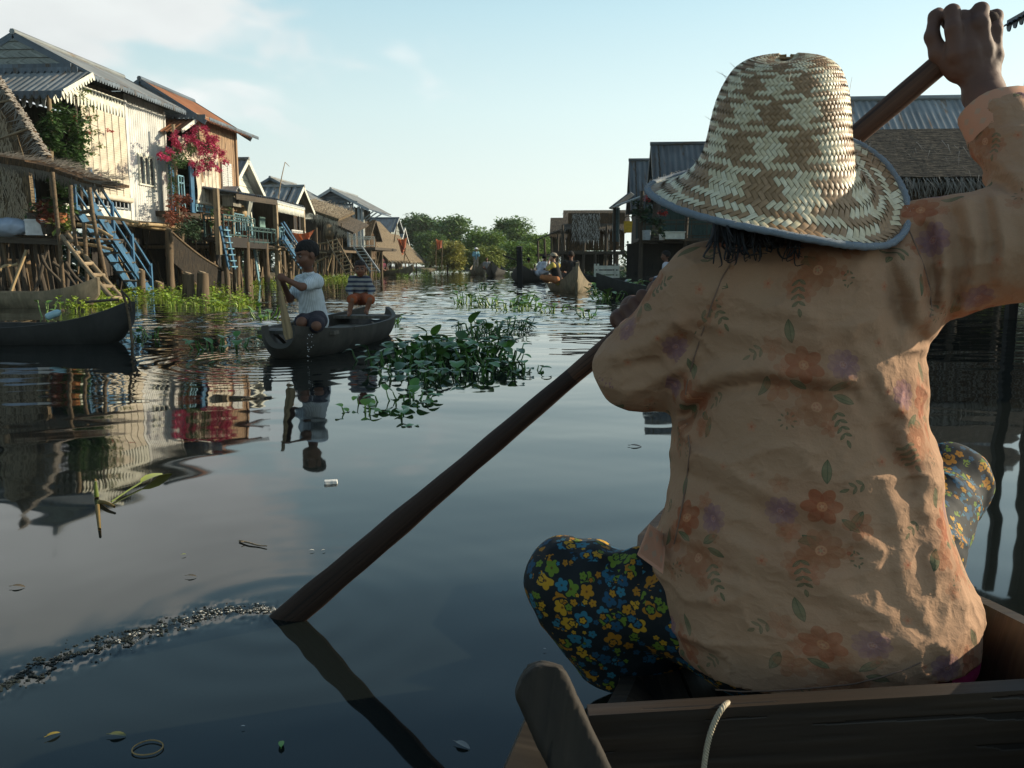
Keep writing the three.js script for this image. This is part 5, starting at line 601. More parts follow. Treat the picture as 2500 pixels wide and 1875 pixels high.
simpleHouse('small far house with white-edged open gable, last on the left bank', { x0: -22.5, x1: -19, z0: -88, z1: -92, floorY: 1.6, eave: 3.0, ridge: 4.6, along: 'x', m: M.metal, barge: M.white, gable: M.dark, seed: 49 });
// red fishing nets hung to dry
[['red-orange fishing net hung like a sail beside the white railing', -28.6, [[708, 566], [770, 560], [756, 585], [735, 603]], [[742, 555, 742, 610], [772, 556, 774, 610]]], ['narrow red net on tilted poles in front of the long brown thatched hut', -54, [[970, 582], [993, 580], [990, 605], [983, 624]], [[962, 592, 969, 545], [970, 582, 1012, 662], [993, 580, 986, 640]]], ['small red net between two poles at the far end of the left bank', -72, [[1065, 583], [1080, 586], [1078, 605], [1068, 610]], [[1064, 583, 1064, 660], [1080, 586, 1078, 660]]]].forEach(([l, Z, q, poles], k) => {
  const t = thing('fishing_net', l, 'net', [0, 0, 0]), P = q.map(([x, y]) => onZ(x, y, Z)), m = mk(), n = 8, g = (u, v) => P[0].clone().lerp(P[1], u).lerp(P[3].clone().lerp(P[2], u), v).add(V(0, -.1 * sin(u * PI) * (1 - v), .14 * sin(u * 15 + k) * (.4 + v)));
  for (let i = 0; i < n * 2; i++) for (let j = 0; j < n; j++) m.quad(g(i / n / 2, j / n), g((i + 1) / n / 2, j / n), g((i + 1) / n / 2, (j + 1) / n), g(i / n / 2, (j + 1) / n)); m.build('mesh_cloth', phys(.55, .15, .05, { transmission: .45, thickness: 0, roughness: 1, map: plainM }), t); for (const [a, b, c, d] of poles) mk().bar(onZ(a, b, Z - .05), onZ(c, d, Z - .05), .04, .03, 5).build('pole', M.post, t);
});
// ---- right bank ----
{ // house at the right edge, mostly outside the frame, whose eave tip shows
  const h = thing('stilt_house', 'house at the right edge showing only a frilled tin eave tip and corner post', 'house', [-.6, -.22, 0]);
  gableRoof(h, { x0: 6.72, x1: 10.6, z0: -7.0, z1: -12.0, eave: 4.35, ridge: 5.3, along: 'z', over: .42, end: .3, m: M.metalBlue, gable: M.dark }); fringe(h, V(6.34, 4.22, -6.7), V(6.34, 4.22, -12.25), .16, .16, M.metalBlue, 'eave_fringe');
  boards(h, 'walls', V(6.9, 0, -7), V(6.9, 0, -12), 1.6, 4.3, M.dark, .25, .03, 3, false); boards(h, 'walls', V(6.9, 0, -12), V(10.6, 0, -12), 1.6, 4.3, M.dark, .25, .03, 4, false); boards(h, 'walls', V(6.9, 0, -7), V(10.6, 0, -7), 1.6, 4.3, M.dark, .25, .03, 5, false); mk().box(6.9, 1.45, -12, 10.6, 1.6, -7).build('floor', M.dark, h); mk().plank(V(6.62, -.5, -12.05), V(6.62, 4.2, -12.05), .12, .12).build('corner_post', M.darker, h);
  stilts(h, [[6.9, -7.1, 1.6], [6.9, -8.6, 1.6], [6.9, -11.8, 1.6], [8.8, -7.1, 1.6], [8.8, -11.8, 1.6], [10.4, -8, 1.6]], .09, M.dark, 51); sheet(mk(), V(7.4, 0, -5.5), V(7.4, 0, -11.9), V(7.4, 1.5, -11.9), V(7.4, 1.5, -5.5), .03).build('shade_backdrop', M.darker, h);  // the dark sheet behind the stilts is added to act as shade
}
{ // big hut: tin above, old thatch below
  const h = thing('thatched_hut', 'big dark hut with grey tin roof over weathered thatch, right of the straw hat', 'hut', [0, 0, 0]), x0 = 4.9, x1 = 9.8, Zr = -20, Zm = -19, Zt = -18;
  const yr = onZ(2200, 243, Zr).y, ym = onZ(2200, 331, Zm).y, yt = onZ(2200, 447, Zt).y; mk().corr(V(x0, yr, Zr), V(x1 - x0, 0, 0), V(0, ym - yr, Zm - Zr), 34, .010).build('roof_slope', M.metal, h); mk().corr(V(x1, yr, Zr), V(x0 - x1, 0, 0), V(0, ym - yr - .3, -1.4), 34, .022).build('roof_slope', M.metal, h); mk().bar(V(x0, yr + .02, Zr), V(x1, yr + .02, Zr), .07, .07, 6).build('ridge_cap', M.metal, h);
  const a = V(x0 - .1, ym + .02, Zm - .1), b = V(x1, ym + .02, Zm - .1), c = V(x1, yt, Zt), d = V(x0 - .1, yt, Zt); sheet(mk(), a, d, c, b, .16).build('thatch_slope', M.thatchGrey, h); for (let k = 0; k < 4; k++) { const m = straws(mk(), a.clone().lerp(d, k / 4).add(V(0, .17, .05)), b.clone().sub(a), d.clone().sub(a).multiplyScalar(.3), 420, .42, 55 + k, .05); m.build('loose_straw', k % 2 ? M.strawGrey : mat(.2, .18, .16), h).userData.kind = 'stuff'; }
  { const m = straws(mk(), d.clone().add(V(0, .12, 0)), c.clone().sub(d), V(0, -.12, .04), 520, .3, 60, .05); m.build('loose_straw', M.strawGrey, h).userData.kind = 'stuff'; }
  boards(h, 'reed_wall', V(x0 + .15, 0, -18.35), V(x1 - .2, 0, -18.35), 1.35, yt + .15, M.thatchUnder, .35, .05, 6, false); straws(mk(), V(x0 + .15, yt, -18.3), V(x1 - x0 - .3, 0, 0), V(0, -1, 0), 700, .35, 61, .02).build('loose_straw', M.strawGrey, h).userData.kind = 'stuff'; boards(h, 'side_wall', V(x0 + .15, 0, -18.4), V(x0 + .15, 0, -21.2), 1.35, 3.3, M.dark, .3, .04, 7, false); boards(h, 'side_wall', V(x0 + .15, 0, -21.2), V(x1 - .2, 0, -21.2), 1.35, 3, M.dark, .3, .04, 8, false); mk().box(x0 + .1, 1.2, -21.2, x1, 1.34, -18).build('floor', M.dark, h);
  const l = []; for (let i = 0; i < 6; i++) for (const z of [-18.2, -20.8]) l.push([x0 + .3 + i * .9, z, 1.3]); stilts(h, l, .08, M.dark, 57); braces(h, 10, x0, x1, -18, -21, 1.4, 58, M.dark); sheet(mk(), V(x0 + .3, 0, -19.6), V(x1, 0, -19.6), V(x1, 1.2, -19.6), V(x0 + .3, 1.2, -19.6), .03).build('shade_backdrop', M.darker, h);  // dark sheet put among the stilts in place of shade
}
function darkHouse(label, gx, o) { const h = thing('stilt_house', label, 'house', [0, 0, 0]); gableRoof(h, { along: 'x', over: .25, end: .25, m: M.metalDark, rib: .2, barge: M.metalDark, gable: M.dark, ...o }); const { x0, x1, z0, z1, eave, floorY } = o; boards(h, 'walls', V(x0, 0, z0), V(x1, 0, z0), floorY, eave, M.teal, .3, .03, 3, false); boards(h, 'walls', V(x0, 0, z0), V(x0, 0, z1), floorY, eave, M.dark, .3, .03, 4, false); boards(h, 'walls', V(x0, 0, z1), V(x1, 0, z1), floorY, eave, M.dark, .3, .03, 5, false); mk().box(x0 - .1, floorY - .15, z1, x1, floorY, z0 + .1).build('floor', M.dark, h); const l = []; for (const x of [x0, (x0 + x1) / 2, x1]) for (const z of [z0, z1]) l.push([x, z, floorY]); stilts(h, l, .1, M.dark, o.seed); braces(h, 8, x0, x1, z0, z1, floorY, o.seed, M.dark); return h; }
{
  const h = darkHouse('taller of two steep tin-roofed dark houses left of the straw hat\'s brim', 0, { x0: 2.75, x1: 6.5, z0: -28.5, z1: -31.5, eave: 3.2, ridge: 4.85, floorY: 1.6, seed: 61 });
  // open front platform with rails, posts and pots
  mk().box(1.9, 1.45, -28.6, 6.6, 1.55, -26.6).build('platform', M.dark, h); stilts(h, [[2.0, -26.7, 3.0], [3.4, -26.7, 3.0], [4.8, -26.7, 3.0], [2.0, -28.4, 1.5], [5.8, -26.7, 3.0]], .07, M.dark, 63); mk().corr(V(2.6, 3.0, -26.3), V(3.9, .1, 0), V(0, .35, -2.2), 22, .012).build('awning_roof', M.dark, h); railing(h, V(2.1, 1.55, -26.65), V(6.4, 1.55, -26.65), .55, M.dark, 9);
  sheet(mk(), V(1.6, .0, -27.6), V(6.6, .0, -27.6), V(6.6, 1.4, -27.6), V(1.6, 1.4, -27.6), .03).build('shade_backdrop', M.darker, h);  // added dark sheet giving the shade under the platform
  darkHouse('smaller of two steep tin-roofed dark houses, left of and behind the taller one', 0, { x0: 2.35, x1: 5.2, z0: -34.3, z1: -37.2, eave: 3.2, ridge: 5.0, floorY: 1.6, seed: 65 });
  const t = thing('tin_awning', 'sloping dark tin awning jutting left below the smaller steep roof', 'awning', [0, 0, 0]); const a = onZ(1488, 510, -32), b = onZ(1540, 470, -32); sheet(mk(), a, b, b.clone().add(V(.3, .1, -2.4)), a.clone().add(V(.3, .1, -2.4)), .05).build('tin_sheet', M.metalBlue, t); const a2 = onZ(1500, 507, -30), b2 = onZ(1578, 478, -30); sheet(mk(), a2, b2, b2.clone().add(V(0, .1, -1.4)), a2.clone().add(V(0, .1, -1.4)), .05).build('tin_sheet', M.metal, t); for (const x of [1500, 1560]) mk().bar(onZ(x, 700, -31), onZ(x, 500, -31), .06, .06, 6).build('post', M.dark, t); mk().corr(onZ(1495, 590, -31.5), onZ(1512, 590, -31.5).sub(onZ(1495, 590, -31.5)), V(0, 1.25, 0), 4, .03).build('hanging_sheet', mat(.14, .22, .24), t);
  const pots = [['pale metal bucket on the dark platform, leftmost of the things along its edge', 1578, 586, M.laceDim, .14, .3], ['small white tin on the dark platform edge between the bucket and the tub', 1616, 586, M.white, .1, .18], ['yellow plastic can hanging in the shade under the dark houses', 1533, 568, mat(.6, .38, .03), .14, .35]];
  for (const [l, x, y, m, r, hh] of pots) { const p = onZ(x, y, -26.5), k = thing('bucket', l, 'bucket', [p.x, p.y, p.z]); mk().geo(new THREE.CylinderGeometry(r, r * .85, hh, 12)).build('bucket_body', m, k).position.y = hh / 2; mk().tube([V(-r, hh, 0), V(-r * .5, hh + r, 0), V(r * .5, hh + r, 0), V(r, hh, 0)], .012, 5).build('handle', M.dark, k); }
  const p = onZ(1646, 584, -26.5), k = thing('washtub', 'white rectangular tub at the right end of the dark platform edge', 'tub', [p.x, p.y, p.z]); mk().box(-.3, 0, -.2, .3, .2, .2).build('tub_body', M.lace, k); mk().box(-.33, .201, -.23, .33, .23, .23).build('rim', M.lace, k);
  const fl = (l, x, y, s, n) => { const q = onZ(x, y, -26.6), t2 = thing('flowering_plant', l, 'plant', [q.x, q.y, q.z]), r = rng(s), a = [], b = []; for (let i = 0; i < 9; i++) a.push([(r() - .5) * .6, -.5 * r(), (r() - .5) * .3, .16]); for (let i = 0; i < n; i++) b.push([(r() - .5) * .3, .05 + .15 * r(), .1, .09]); foliage(a, 34, .13, s).build('foliage', M.leafDark, t2); foliage(b, 24, .08, s + 1).build('bloom', M.flowerRed, t2); };
  fl('pink-red bloom on a plant hanging under the tin awning of the dark houses', 1572, 492, 71, 2); fl('plant with a red flower head on the dark platform behind the white tin', 1610, 533, 73, 4);
}
{ // thatched hut with a pale patched blind
  const Z = -48, h = thing('thatched_hut', 'dark thatched hut with a speckled grey blind hung on its front', 'hut', [0, 0, 0]), A = onZ(1374, 514, Z), B = onZ(1500, 514, Z);
  gableRoof(h, { x0: A.x + .3, x1: B.x + .6, z0: Z, z1: Z - 3.4, eave: 2.9, ridge: 3.75, along: 'x', over: .6, end: .3, thatch: 260, base: M.thatchGrey, straw: M.strawGrey, gable: M.thatchUnder, sl: .4 });
  boards(h, 'walls', V(A.x + .3, 0, Z), V(B.x + .6, 0, Z), 1.5, 3.6, M.thatchUnder, .3, .05, 4, false); boards(h, 'walls', V(A.x + .3, 0, Z), V(A.x + .3, 0, Z - 3.4), 1.5, 3.0, M.thatchUnder, .3, .05, 5, false); const c = onZ(1397, 520, Z + .9), d = onZ(1463, 586, Z + .9); mk().box(c.x, d.y, Z + .86, d.x, c.y, Z + .9).build('blind', M.thatchGrey, h); straws(mk(), V(c.x, c.y, Z + .92), V(d.x - c.x, 0, 0), V(0, d.y - c.y, 0), 520, .26, 77, .03).build('loose_straw', mat(.5, .48, .44), h).userData.kind = 'stuff';
  mk().box(A.x - .4, 1.3, Z - 3.4, B.x + .6, 1.45, Z + .9).build('floor', M.dark, h); const l = []; for (let i = 0; i < 6; i++) for (const z of [Z + .8, Z - 2]) l.push([A.x + i * .62, z, i % 2 ? 1.4 : 2.9]); stilts(h, l, .08, M.dark, 81); braces(h, 14, A.x - .6, B.x, Z + .8, Z - 2, 1.6, 82, M.dark); sheet(mk(), V(A.x, 0, Z - 1.5), V(B.x, 0, Z - 1.5), V(B.x, 1.4, Z - 1.5), V(A.x, 1.4, Z - 1.5), .03).build('shade_backdrop', M.darker, h);  // dark sheet under the floor added for its shade
  const h2 = thing('thatched_hut', 'small stepped dark hut at the far left end of the right bank huts', 'hut', [0, 0, 0]), C = onZ(1346, 537, -56), E = onZ(1376, 530, -56); gableRoof(h2, { x0: C.x, x1: E.x + 1.4, z0: -56, z1: -59, eave: 2.7, ridge: 3.75, along: 'x', over: .4, end: .1, thatch: 120, base: M.thatchGrey, straw: M.strawGrey, gable: M.thatchUnder }); boards(h2, 'walls', V(C.x + .1, 0, -56), V(E.x + 1.3, 0, -56), 1.4, 2.9, M.dark, .3, .05, 4, false); boards(h2, 'walls', V(C.x + .1, 0, -56), V(C.x + .1, 0, -59), 1.4, 2.8, M.dark, .3, .05, 4, false); mk().box(C.x - 1, 1.25, -59, E.x + 1.4, 1.4, -55).build('floor', M.dark, h2); const b1 = onZ(1310, 588, -54), b2 = onZ(1375, 560, -54); sheet(mk(), b1, b2, b2.clone().add(V(.2, .2, -2)), b1.clone().add(V(.2, .2, -2)), .08).build('lean_roof', M.thatchGrey, h2); const l2 = []; for (let i = 0; i < 5; i++) l2.push([b1.x + .1 + i * .42, -54.2, onZ(1310 + i * 15, 588 - i * 6, -54).y]); stilts(h2, l2, .07, M.dark, 85); braces(h2, 8, b1.x, E.x, -54, -57, 1.5, 86, M.dark);
}
// ---- the two boys' boat ----
const P6 = (x, y, z) => onZ(640 + x / 4.879, 580 + y / 4.879, z);
{
  const t = boat('rowing_boat', 'weathered grey wooden boat carrying the two boys, bow towards the paddler', [-2.3, 0, -7.8], -PI / 2 - .02, { L: 2.95, B: .88, free: .2, draft: .1, bowUp: .07, sternUp: .07, pb: 2.6, ps: 2.6, bowW: .3, sternW: .34, thick: .035, curve: 3.2 }, M.hull);
  for (let i = 0; i < 4; i++) mk().box(-.95, .085, -.27 + i * .135, .55, .105, -.145 + i * .135).build('floor_plank', M.plankGrey, t);
  for (const [x, w, y] of [[-1.05, .34, .2], [.95, .33, .2]]) mk().box(x - .16, y - .03, -w, x + .16, y, w).build('thwart', M.inside, t);
  for (const x of [-.6, .1, .7]) for (const s of [1, -1]) mk().plank(V(x, .02, s * .2), V(x, .2, s * .385), .06, .03, V(1, 0, 0)).build('rib', M.dark, t);
}
{ // boy with the paddle
  const shirtT = tex(256, (u, v) => { const s = .86 + .06 * sin(u * 2 * PI * 16), n = tf(u, v, 8, 8, 3, 4) - .5; return [s + .12 * n - .03, s + .12 * n, s + .12 * n + .02]; });
  const j = { head: P6(532, 205, -6.5), neck: P6(545, 375, -6.6), chest: P6(565, 560, -6.66), pelvis: P6(610, 950, -6.78), sL: P6(640, 520, -6.5), eL: P6(470, 590, -6.36), wL: P6(262, 488, -6.33), fL: P6(195, 452, -6.33), sR: P6(470, 520, -6.78), eR: P6(330, 735, -6.7), wR: P6(240, 520, -6.42), fR: P6(186, 455, -6.36), hL: P6(650, 985, -6.68), hR: P6(555, 985, -6.85), kL: P6(645, 1050, -6.48), kR: P6(470, 1010, -6.5), aL: P6(565, 1085, -6.7), aR: P6(520, 1090, -6.75) };
  const ph = phys(.86, .87, .86, { roughness: .95, map: rep(shirtT, 3, 3), sheen: .2 });
  figure('boy in a loose pale striped shirt paddling from the bow of the grey boat', j, { s: .84, headScale: 1.18, turn: -.75, nod: .28, roll: .05, cell: .0095, shirt: ph, sleeve: .62, shirtR: .15, pants: clothM(.035, .032, .045), pantsTo: .85, hairThick: .004, hairLow: -.03 });
  const p = thing('paddle', 'worn wooden paddle held upright by the boy in the pale shirt', 'paddle', [0, 0, 0]); const a = P6(162, 335, -6.36), b = P6(215, 640, -6.3), c = P6(300, 1090, -6.2), d = P6(322, 1210, -6.18); mk().bar(a, b, .014, .016, 9).build('shaft', mat(.34, .25, .14, { map: woodM }), p); const ax = c.clone().sub(b).normalize(), sd = V(1, .25, .1), m = mk(), st = [[0, .018, .016], [.3, .026, .012], [.6, .036, .011], [.88, .04, .009], [1, .03, .006]]; for (let i = 0; i < 4; i++) { const f = (k) => { const q = b.clone().lerp(d, st[k][0]), s = sd.clone().addScaledVector(ax, -sd.dot(ax)).normalize(), n = s.clone().cross(ax); return [[-1, 0], [0, -1], [1, 0], [0, 1]].map(([u, v]) => q.clone().addScaledVector(s, u * st[k][1]).addScaledVector(n, v * st[k][2])); }; m.hexa([...f(i), ...f(i + 1)]); } m.build('blade', mat(.34, .25, .14, { map: woodM }), p);
}
{ // small boy in stripes
  const st = tex(256, (u, v) => { const s = sin(v * 2 * PI * 7 + .5 * (tn(u, v, 6, 3, 5) - .5)) > -.1, n = .1 * (tf(u, v, 8, 8, 4, 4) - .5); return s ? [.62 + n, .62 + n, .60 + n] : [.25 + n, .27 + n, .34 + n]; });
  const j = { head: P6(1168, 372, -8.75), neck: P6(1166, 470, -8.8), chest: P6(1166, 555, -8.8), pelvis: P6(1170, 715, -8.82), sL: P6(1250, 510, -8.8), sR: P6(1080, 510, -8.8), eL: P6(1300, 620, -8.78), eR: P6(1042, 620, -8.78), wL: P6(1285, 690, -8.6), wR: P6(1062, 690, -8.6), hL: P6(1215, 725, -8.8), hR: P6(1120, 725, -8.8), kL: P6(1285, 740, -8.42), kR: P6(1070, 740, -8.42), aL: P6(1240, 880, -8.42), aR: P6(1040, 900, -8.42), tL: P6(1250, 905, -8.3), tR: P6(1030, 925, -8.3) };
  figure('small boy in a navy and white striped shirt sitting in the grey boat\'s stern', j, { s: .68, headScale: 1.2, shirtR: .1, turn: .22, nod: .08, cell: .0095, skin: [.20, .085, .045], shirt: phys(.8, .8, .8, { roughness: .95, map: rep(st, 3, 3) }), sleeve: .95, long: true, pants: clothM(.42, .10, .03), pantsTo: .95, hairThick: -.001, hairLow: -.01, hairMat: mat(.03, .018, .012) });
}
// ---- other boats ----
{
  const t = boat('rowing_boat', 'pale wooden boat with a pointed upturned end, carrying the man in the cap', [-.22, 0, -23.5], -PI / 2 + .08, { L: 5.2, B: 1.25, free: .22, draft: .12, bowUp: .5, sternUp: .3, pb: 1.5, bowW: .05, sternW: .15, curve: 3 }, M.hullPale); mk().box(-.2, .2, -.5, .2, .23, .5).build('thwart', M.plankGrey, t); mk().box(.9, .2, -.48, 1.3, .23, .48).build('thwart', M.plankGrey, t); mk().plank(V(2.45, -.05, 0), V(2.62, .78, 0), .06, .05, V(0, 0, 1)).build('stem', M.hullPale, t);
  const cap_ = (m) => (g, hd, base) => { const k = hd.hair(.03, .012), [lo, hi] = boundsOf([hd.c], .16); meshOf('cap', nets((x, y, z) => min(k(x, y, z), ell(hd.world(0, .05, .11), .07, .012, .06)(x, y, z)), lo, hi, .012).translate(-base.x, -base.y, -base.z), m, g); };
  farPerson('man in a tan cap, yellow shirt and black vest in the pale pointed boat', V(-.52, .24, -22.1), -2.0, { shirt: clothM(.62, .50, .12), vest: clothM(.02, .02, .022), pants: clothM(.5, .2, .08), longPants: true, hat: cap_(mat(.5, .42, .30)), lean: .08, skin: [.45, .27, .19], cell: .016, joints: (R) => ({ wL: R(.1, .62, .2), wR: R(-.1, .62, .2), eL: R(.26, .36, .2), eR: R(-.26, .36, .2), fL: R(.04, .68, .16), fR: R(-.04, .68, .16) }) });
  farPerson('dark-haired person in dark clothes sitting behind the man in the tan cap', V(-.18, .3, -22.75), PI, { shirt: clothM(.03, .03, .03), pants: clothM(.05, .05, .05), cell: .018 });
  const b = boat('rowing_boat', 'dark boat with a tall upright prow left of the pale pointed boat', [-2.0, 0, -35.4], -PI / 2 - .1, { L: 5.4, B: 1.55, free: .3, draft: .12, bowUp: .45, sternUp: .3, pb: 1.6, bowW: .08, sternW: .2 }, M.hullDark); mk().plank(V(2.55, -.05, 0), V(2.72, 1.42, 0), .2, .22, V(0, 0, 1)).build('prow_post', M.black, b); mk().box(-.3, .26, -.6, .3, .3, .6).build('thwart', M.dark, b);
  farPerson('person in a white shirt bending in the dark boat right of its tall prow', V(-1.55, .3, -33.6), 2.4, { shirt: clothM(.75, .75, .8), pants: clothM(.5, .5, .55), lean: .2, cell: .024 });
  farPerson('person in yellow seated left of the white shirt in the dark boat', V(-2.05, .3, -34.6), 2.8, { shirt: clothM(.4, .42, .08), pants: clothM(.1, .1, .1), cell: .026, s: .9 });
  const p = thing('boat_pole', 'long pole slanting from the dark boat with the tall prow', 'pole', [0, 0, 0]); mk().bar(onZ(1228, 623, -33), onZ(1268, 638, -33), .035, .03, 6).build('shaft', M.dark, p);
  const f = boat('rowing_boat', 'dark pointed far boat coming down the middle of the canal', [-5.1, 0, -52], -PI / 2, { L: 5, B: 1.2, free: .35, draft: .1, bowUp: .55, sternUp: .3, pb: 1.6, bowW: .06, sternW: .2 }, M.hullDark); mk().box(-.3, .3, -.5, .3, .33, .5).build('thwart', M.dark, f);
  farPerson('person with a pale hood in the dark pointed far boat', V(-5.6, .35, -51.6), 0, { shirt: clothM(.45, .42, .4), pants: clothM(.1, .1, .1), cell: .03 });
  const g = boat('rowing_boat', 'small pale far boat holding the person in light blue', [-6.9, 0, -58], -PI / 2 + .3, { L: 3.6, B: 1.1, free: .35, draft: .1, bowUp: .5, sternUp: .3, pb: 1.6, bowW: .1, sternW: .2 }, M.hullPale); mk().box(-.3, .3, -.45, .3, .33, .45).build('thwart', M.dark, g);
  farPerson('far person in light blue and white sun hat standing in the small pale boat', V(-6.95, .2, -57), .3, { stand: true, shirt: clothM(.3, .55, .62), pants: clothM(.5, .4, .3), longPants: true, long: true, cell: .03, hat: (gg, hd, base) => { const m = mk().geo(new THREE.LatheGeometry([[0, .13], [.09, .11], [.1, .05], [.2, .0]].map((v) => new THREE.Vector2(...v)), 14)).build('hat', mat(.8, .8, .8), gg); m.position.copy(hd.c).sub(base).add(V(0, .02, 0)); } });
  const k = boat('rowing_boat', 'shadowed boat with two men on the right, half hidden behind the paddler\'s shoulder', [2.7, 0, -18.7], PI + .12, { L: 4.6, B: 1.0, free: .2, draft: .12, bowUp: .35, sternUp: .3, pb: 2, bowW: .1, sternW: .2 }, M.hullDark); mk().box(-.2, .17, -.4, .2, .2, .4).build('thwart', M.dark, k); mk().box(.8, .17, -.4, 1.1, .2, .4).build('thwart', M.dark, k);
  farPerson('man in a white shirt with short dark hair sitting in the shadowed boat', V(2.02, .24, -18.5), -1.9, { shirt: clothM(.72, .72, .8), pants: clothM(.08, .08, .1), cell: .014, sleeve: .9, long: true });
  farPerson('dark-haired man right of the white-shirted man, cut off by the paddle shaft', V(2.52, .22, -18.6), -2.2, { shirt: clothM(.2, .12, .08), pants: clothM(.06, .06, .06), cell: .016 });
  const m2 = boat('moored_boat', 'dark moored boat with a pale crate under the dark houses on the right', [1.35, 0, -27.5], PI - .25, { L: 4.2, B: 1.0, free: .3, draft: .1, bowUp: .5, sternUp: .3, pb: 2, bowW: .1, sternW: .3 }, M.hullDark); mk().box(-.2, .25, -.4, .2, .28, .4).build('thwart', M.dark, m2);
  const c = thing('crate', 'pale slatted crate standing in the dark moored boat on the right', 'crate', [.95, .2, -27.4], .2); for (let i = 0; i < 3; i++) { mk().box(-.35, .05 + i * .16, .24, .35, .17 + i * .16, .26).build('slat', M.lace, c); mk().box(-.35, .05 + i * .16, -.26, .35, .17 + i * .16, -.24).build('slat', M.lace, c); } for (const x of [-.34, .34]) for (const z of [-.23, .23]) mk().box(x - .03, 0, z - .01, x + .03, .55, z + .01).build('corner_post', M.lace, c); mk().box(-.33, .02, -.22, .33, .05, .22).build('base', M.lace, c);
  const l1 = boat('moored_boat', 'small pale boat drawn up by the red nets on the left bank', [-12.6, 0, -56], -.3, { L: 3.4, B: 1.0, free: .3, draft: .1, bowUp: .45, sternUp: .3, pb: 2, bowW: .1, sternW: .3 }, M.hullPale); mk().box(-.2, .25, -.4, .2, .28, .4).build('thwart', M.dark, l1);
  farPerson('person with a plum-coloured headscarf crouching by the small pale boat', V(-13.1, .25, -55.4), .8, { shirt: clothM(.25, .06, .1), pants: clothM(.1, .08, .08), cell: .03, hairMat: mat(.3, .06, .12), hairThick: .02, hairLow: -.06 });
  farPerson('person in a white shirt seen under the brown thatched hut on the left bank', V(-14.6, .75, -53), 1.2, { shirt: clothM(.7, .72, .8), pants: clothM(.15, .2, .3), cell: .03, stand: true, s: .8 });
}
// ---- floating water hyacinth ----
function hyacinth(label, spots, seed, m, name = 'water_hyacinth') { // spots: [px, py, spread (m), leaves, height, leaf size]
  const o = onY(spots[0][0], spots[0][1]), t = thing(name, label, 'water hyacinth', [o.x, 0, o.z]), r = rng(seed); const roots = mk();
  for (const [px, py, sp, n, h, l] of spots) { const c = onY(px, py).sub(V(o.x, 0, o.z)); for (let i = 0; i < n; i++) { const a = r() * 6.28, q = sqrt(r()) * sp, b = V(c.x + cos(a) * q, -.02, c.z + sin(a) * q * 1.0), oa = a + (r() - .5) * 1.4, hh = h * (.35 + .75 * r()), tip = b.clone().add(V(cos(oa) * hh * (.25 + .5 * r()), hh, sin(oa) * hh * (.25 + .5 * r()))), L = l * (.65 + .6 * r()); padLeaf(b, tip, L * (.72 + .3 * r()), L, V(cos(oa), 0, sin(oa)), lerp(-.2, 1.1, r() * r() + .1 * r())).build('leaf', m, t); if (i % 3 === 0) for (let k = 0; k < 3; k++) roots.bar(V(c.x + cos(a) * q, 0, c.z + sin(a) * q), V(c.x + cos(a) * q + (r() - .5) * .1, -.08, c.z + sin(a) * q + (r() - .5) * .1), .006, .003, 4); } }
  roots.build('roots', M.dark, t).userData.kind = 'stuff'; return t;
}
const hyB = [M.hyacinth, phys(.035, .10, .018, { roughness: .4, transmission: .2, thickness: 0 }), phys(.075, .17, .028, { roughness: .35, transmission: .25, thickness: 0 })];
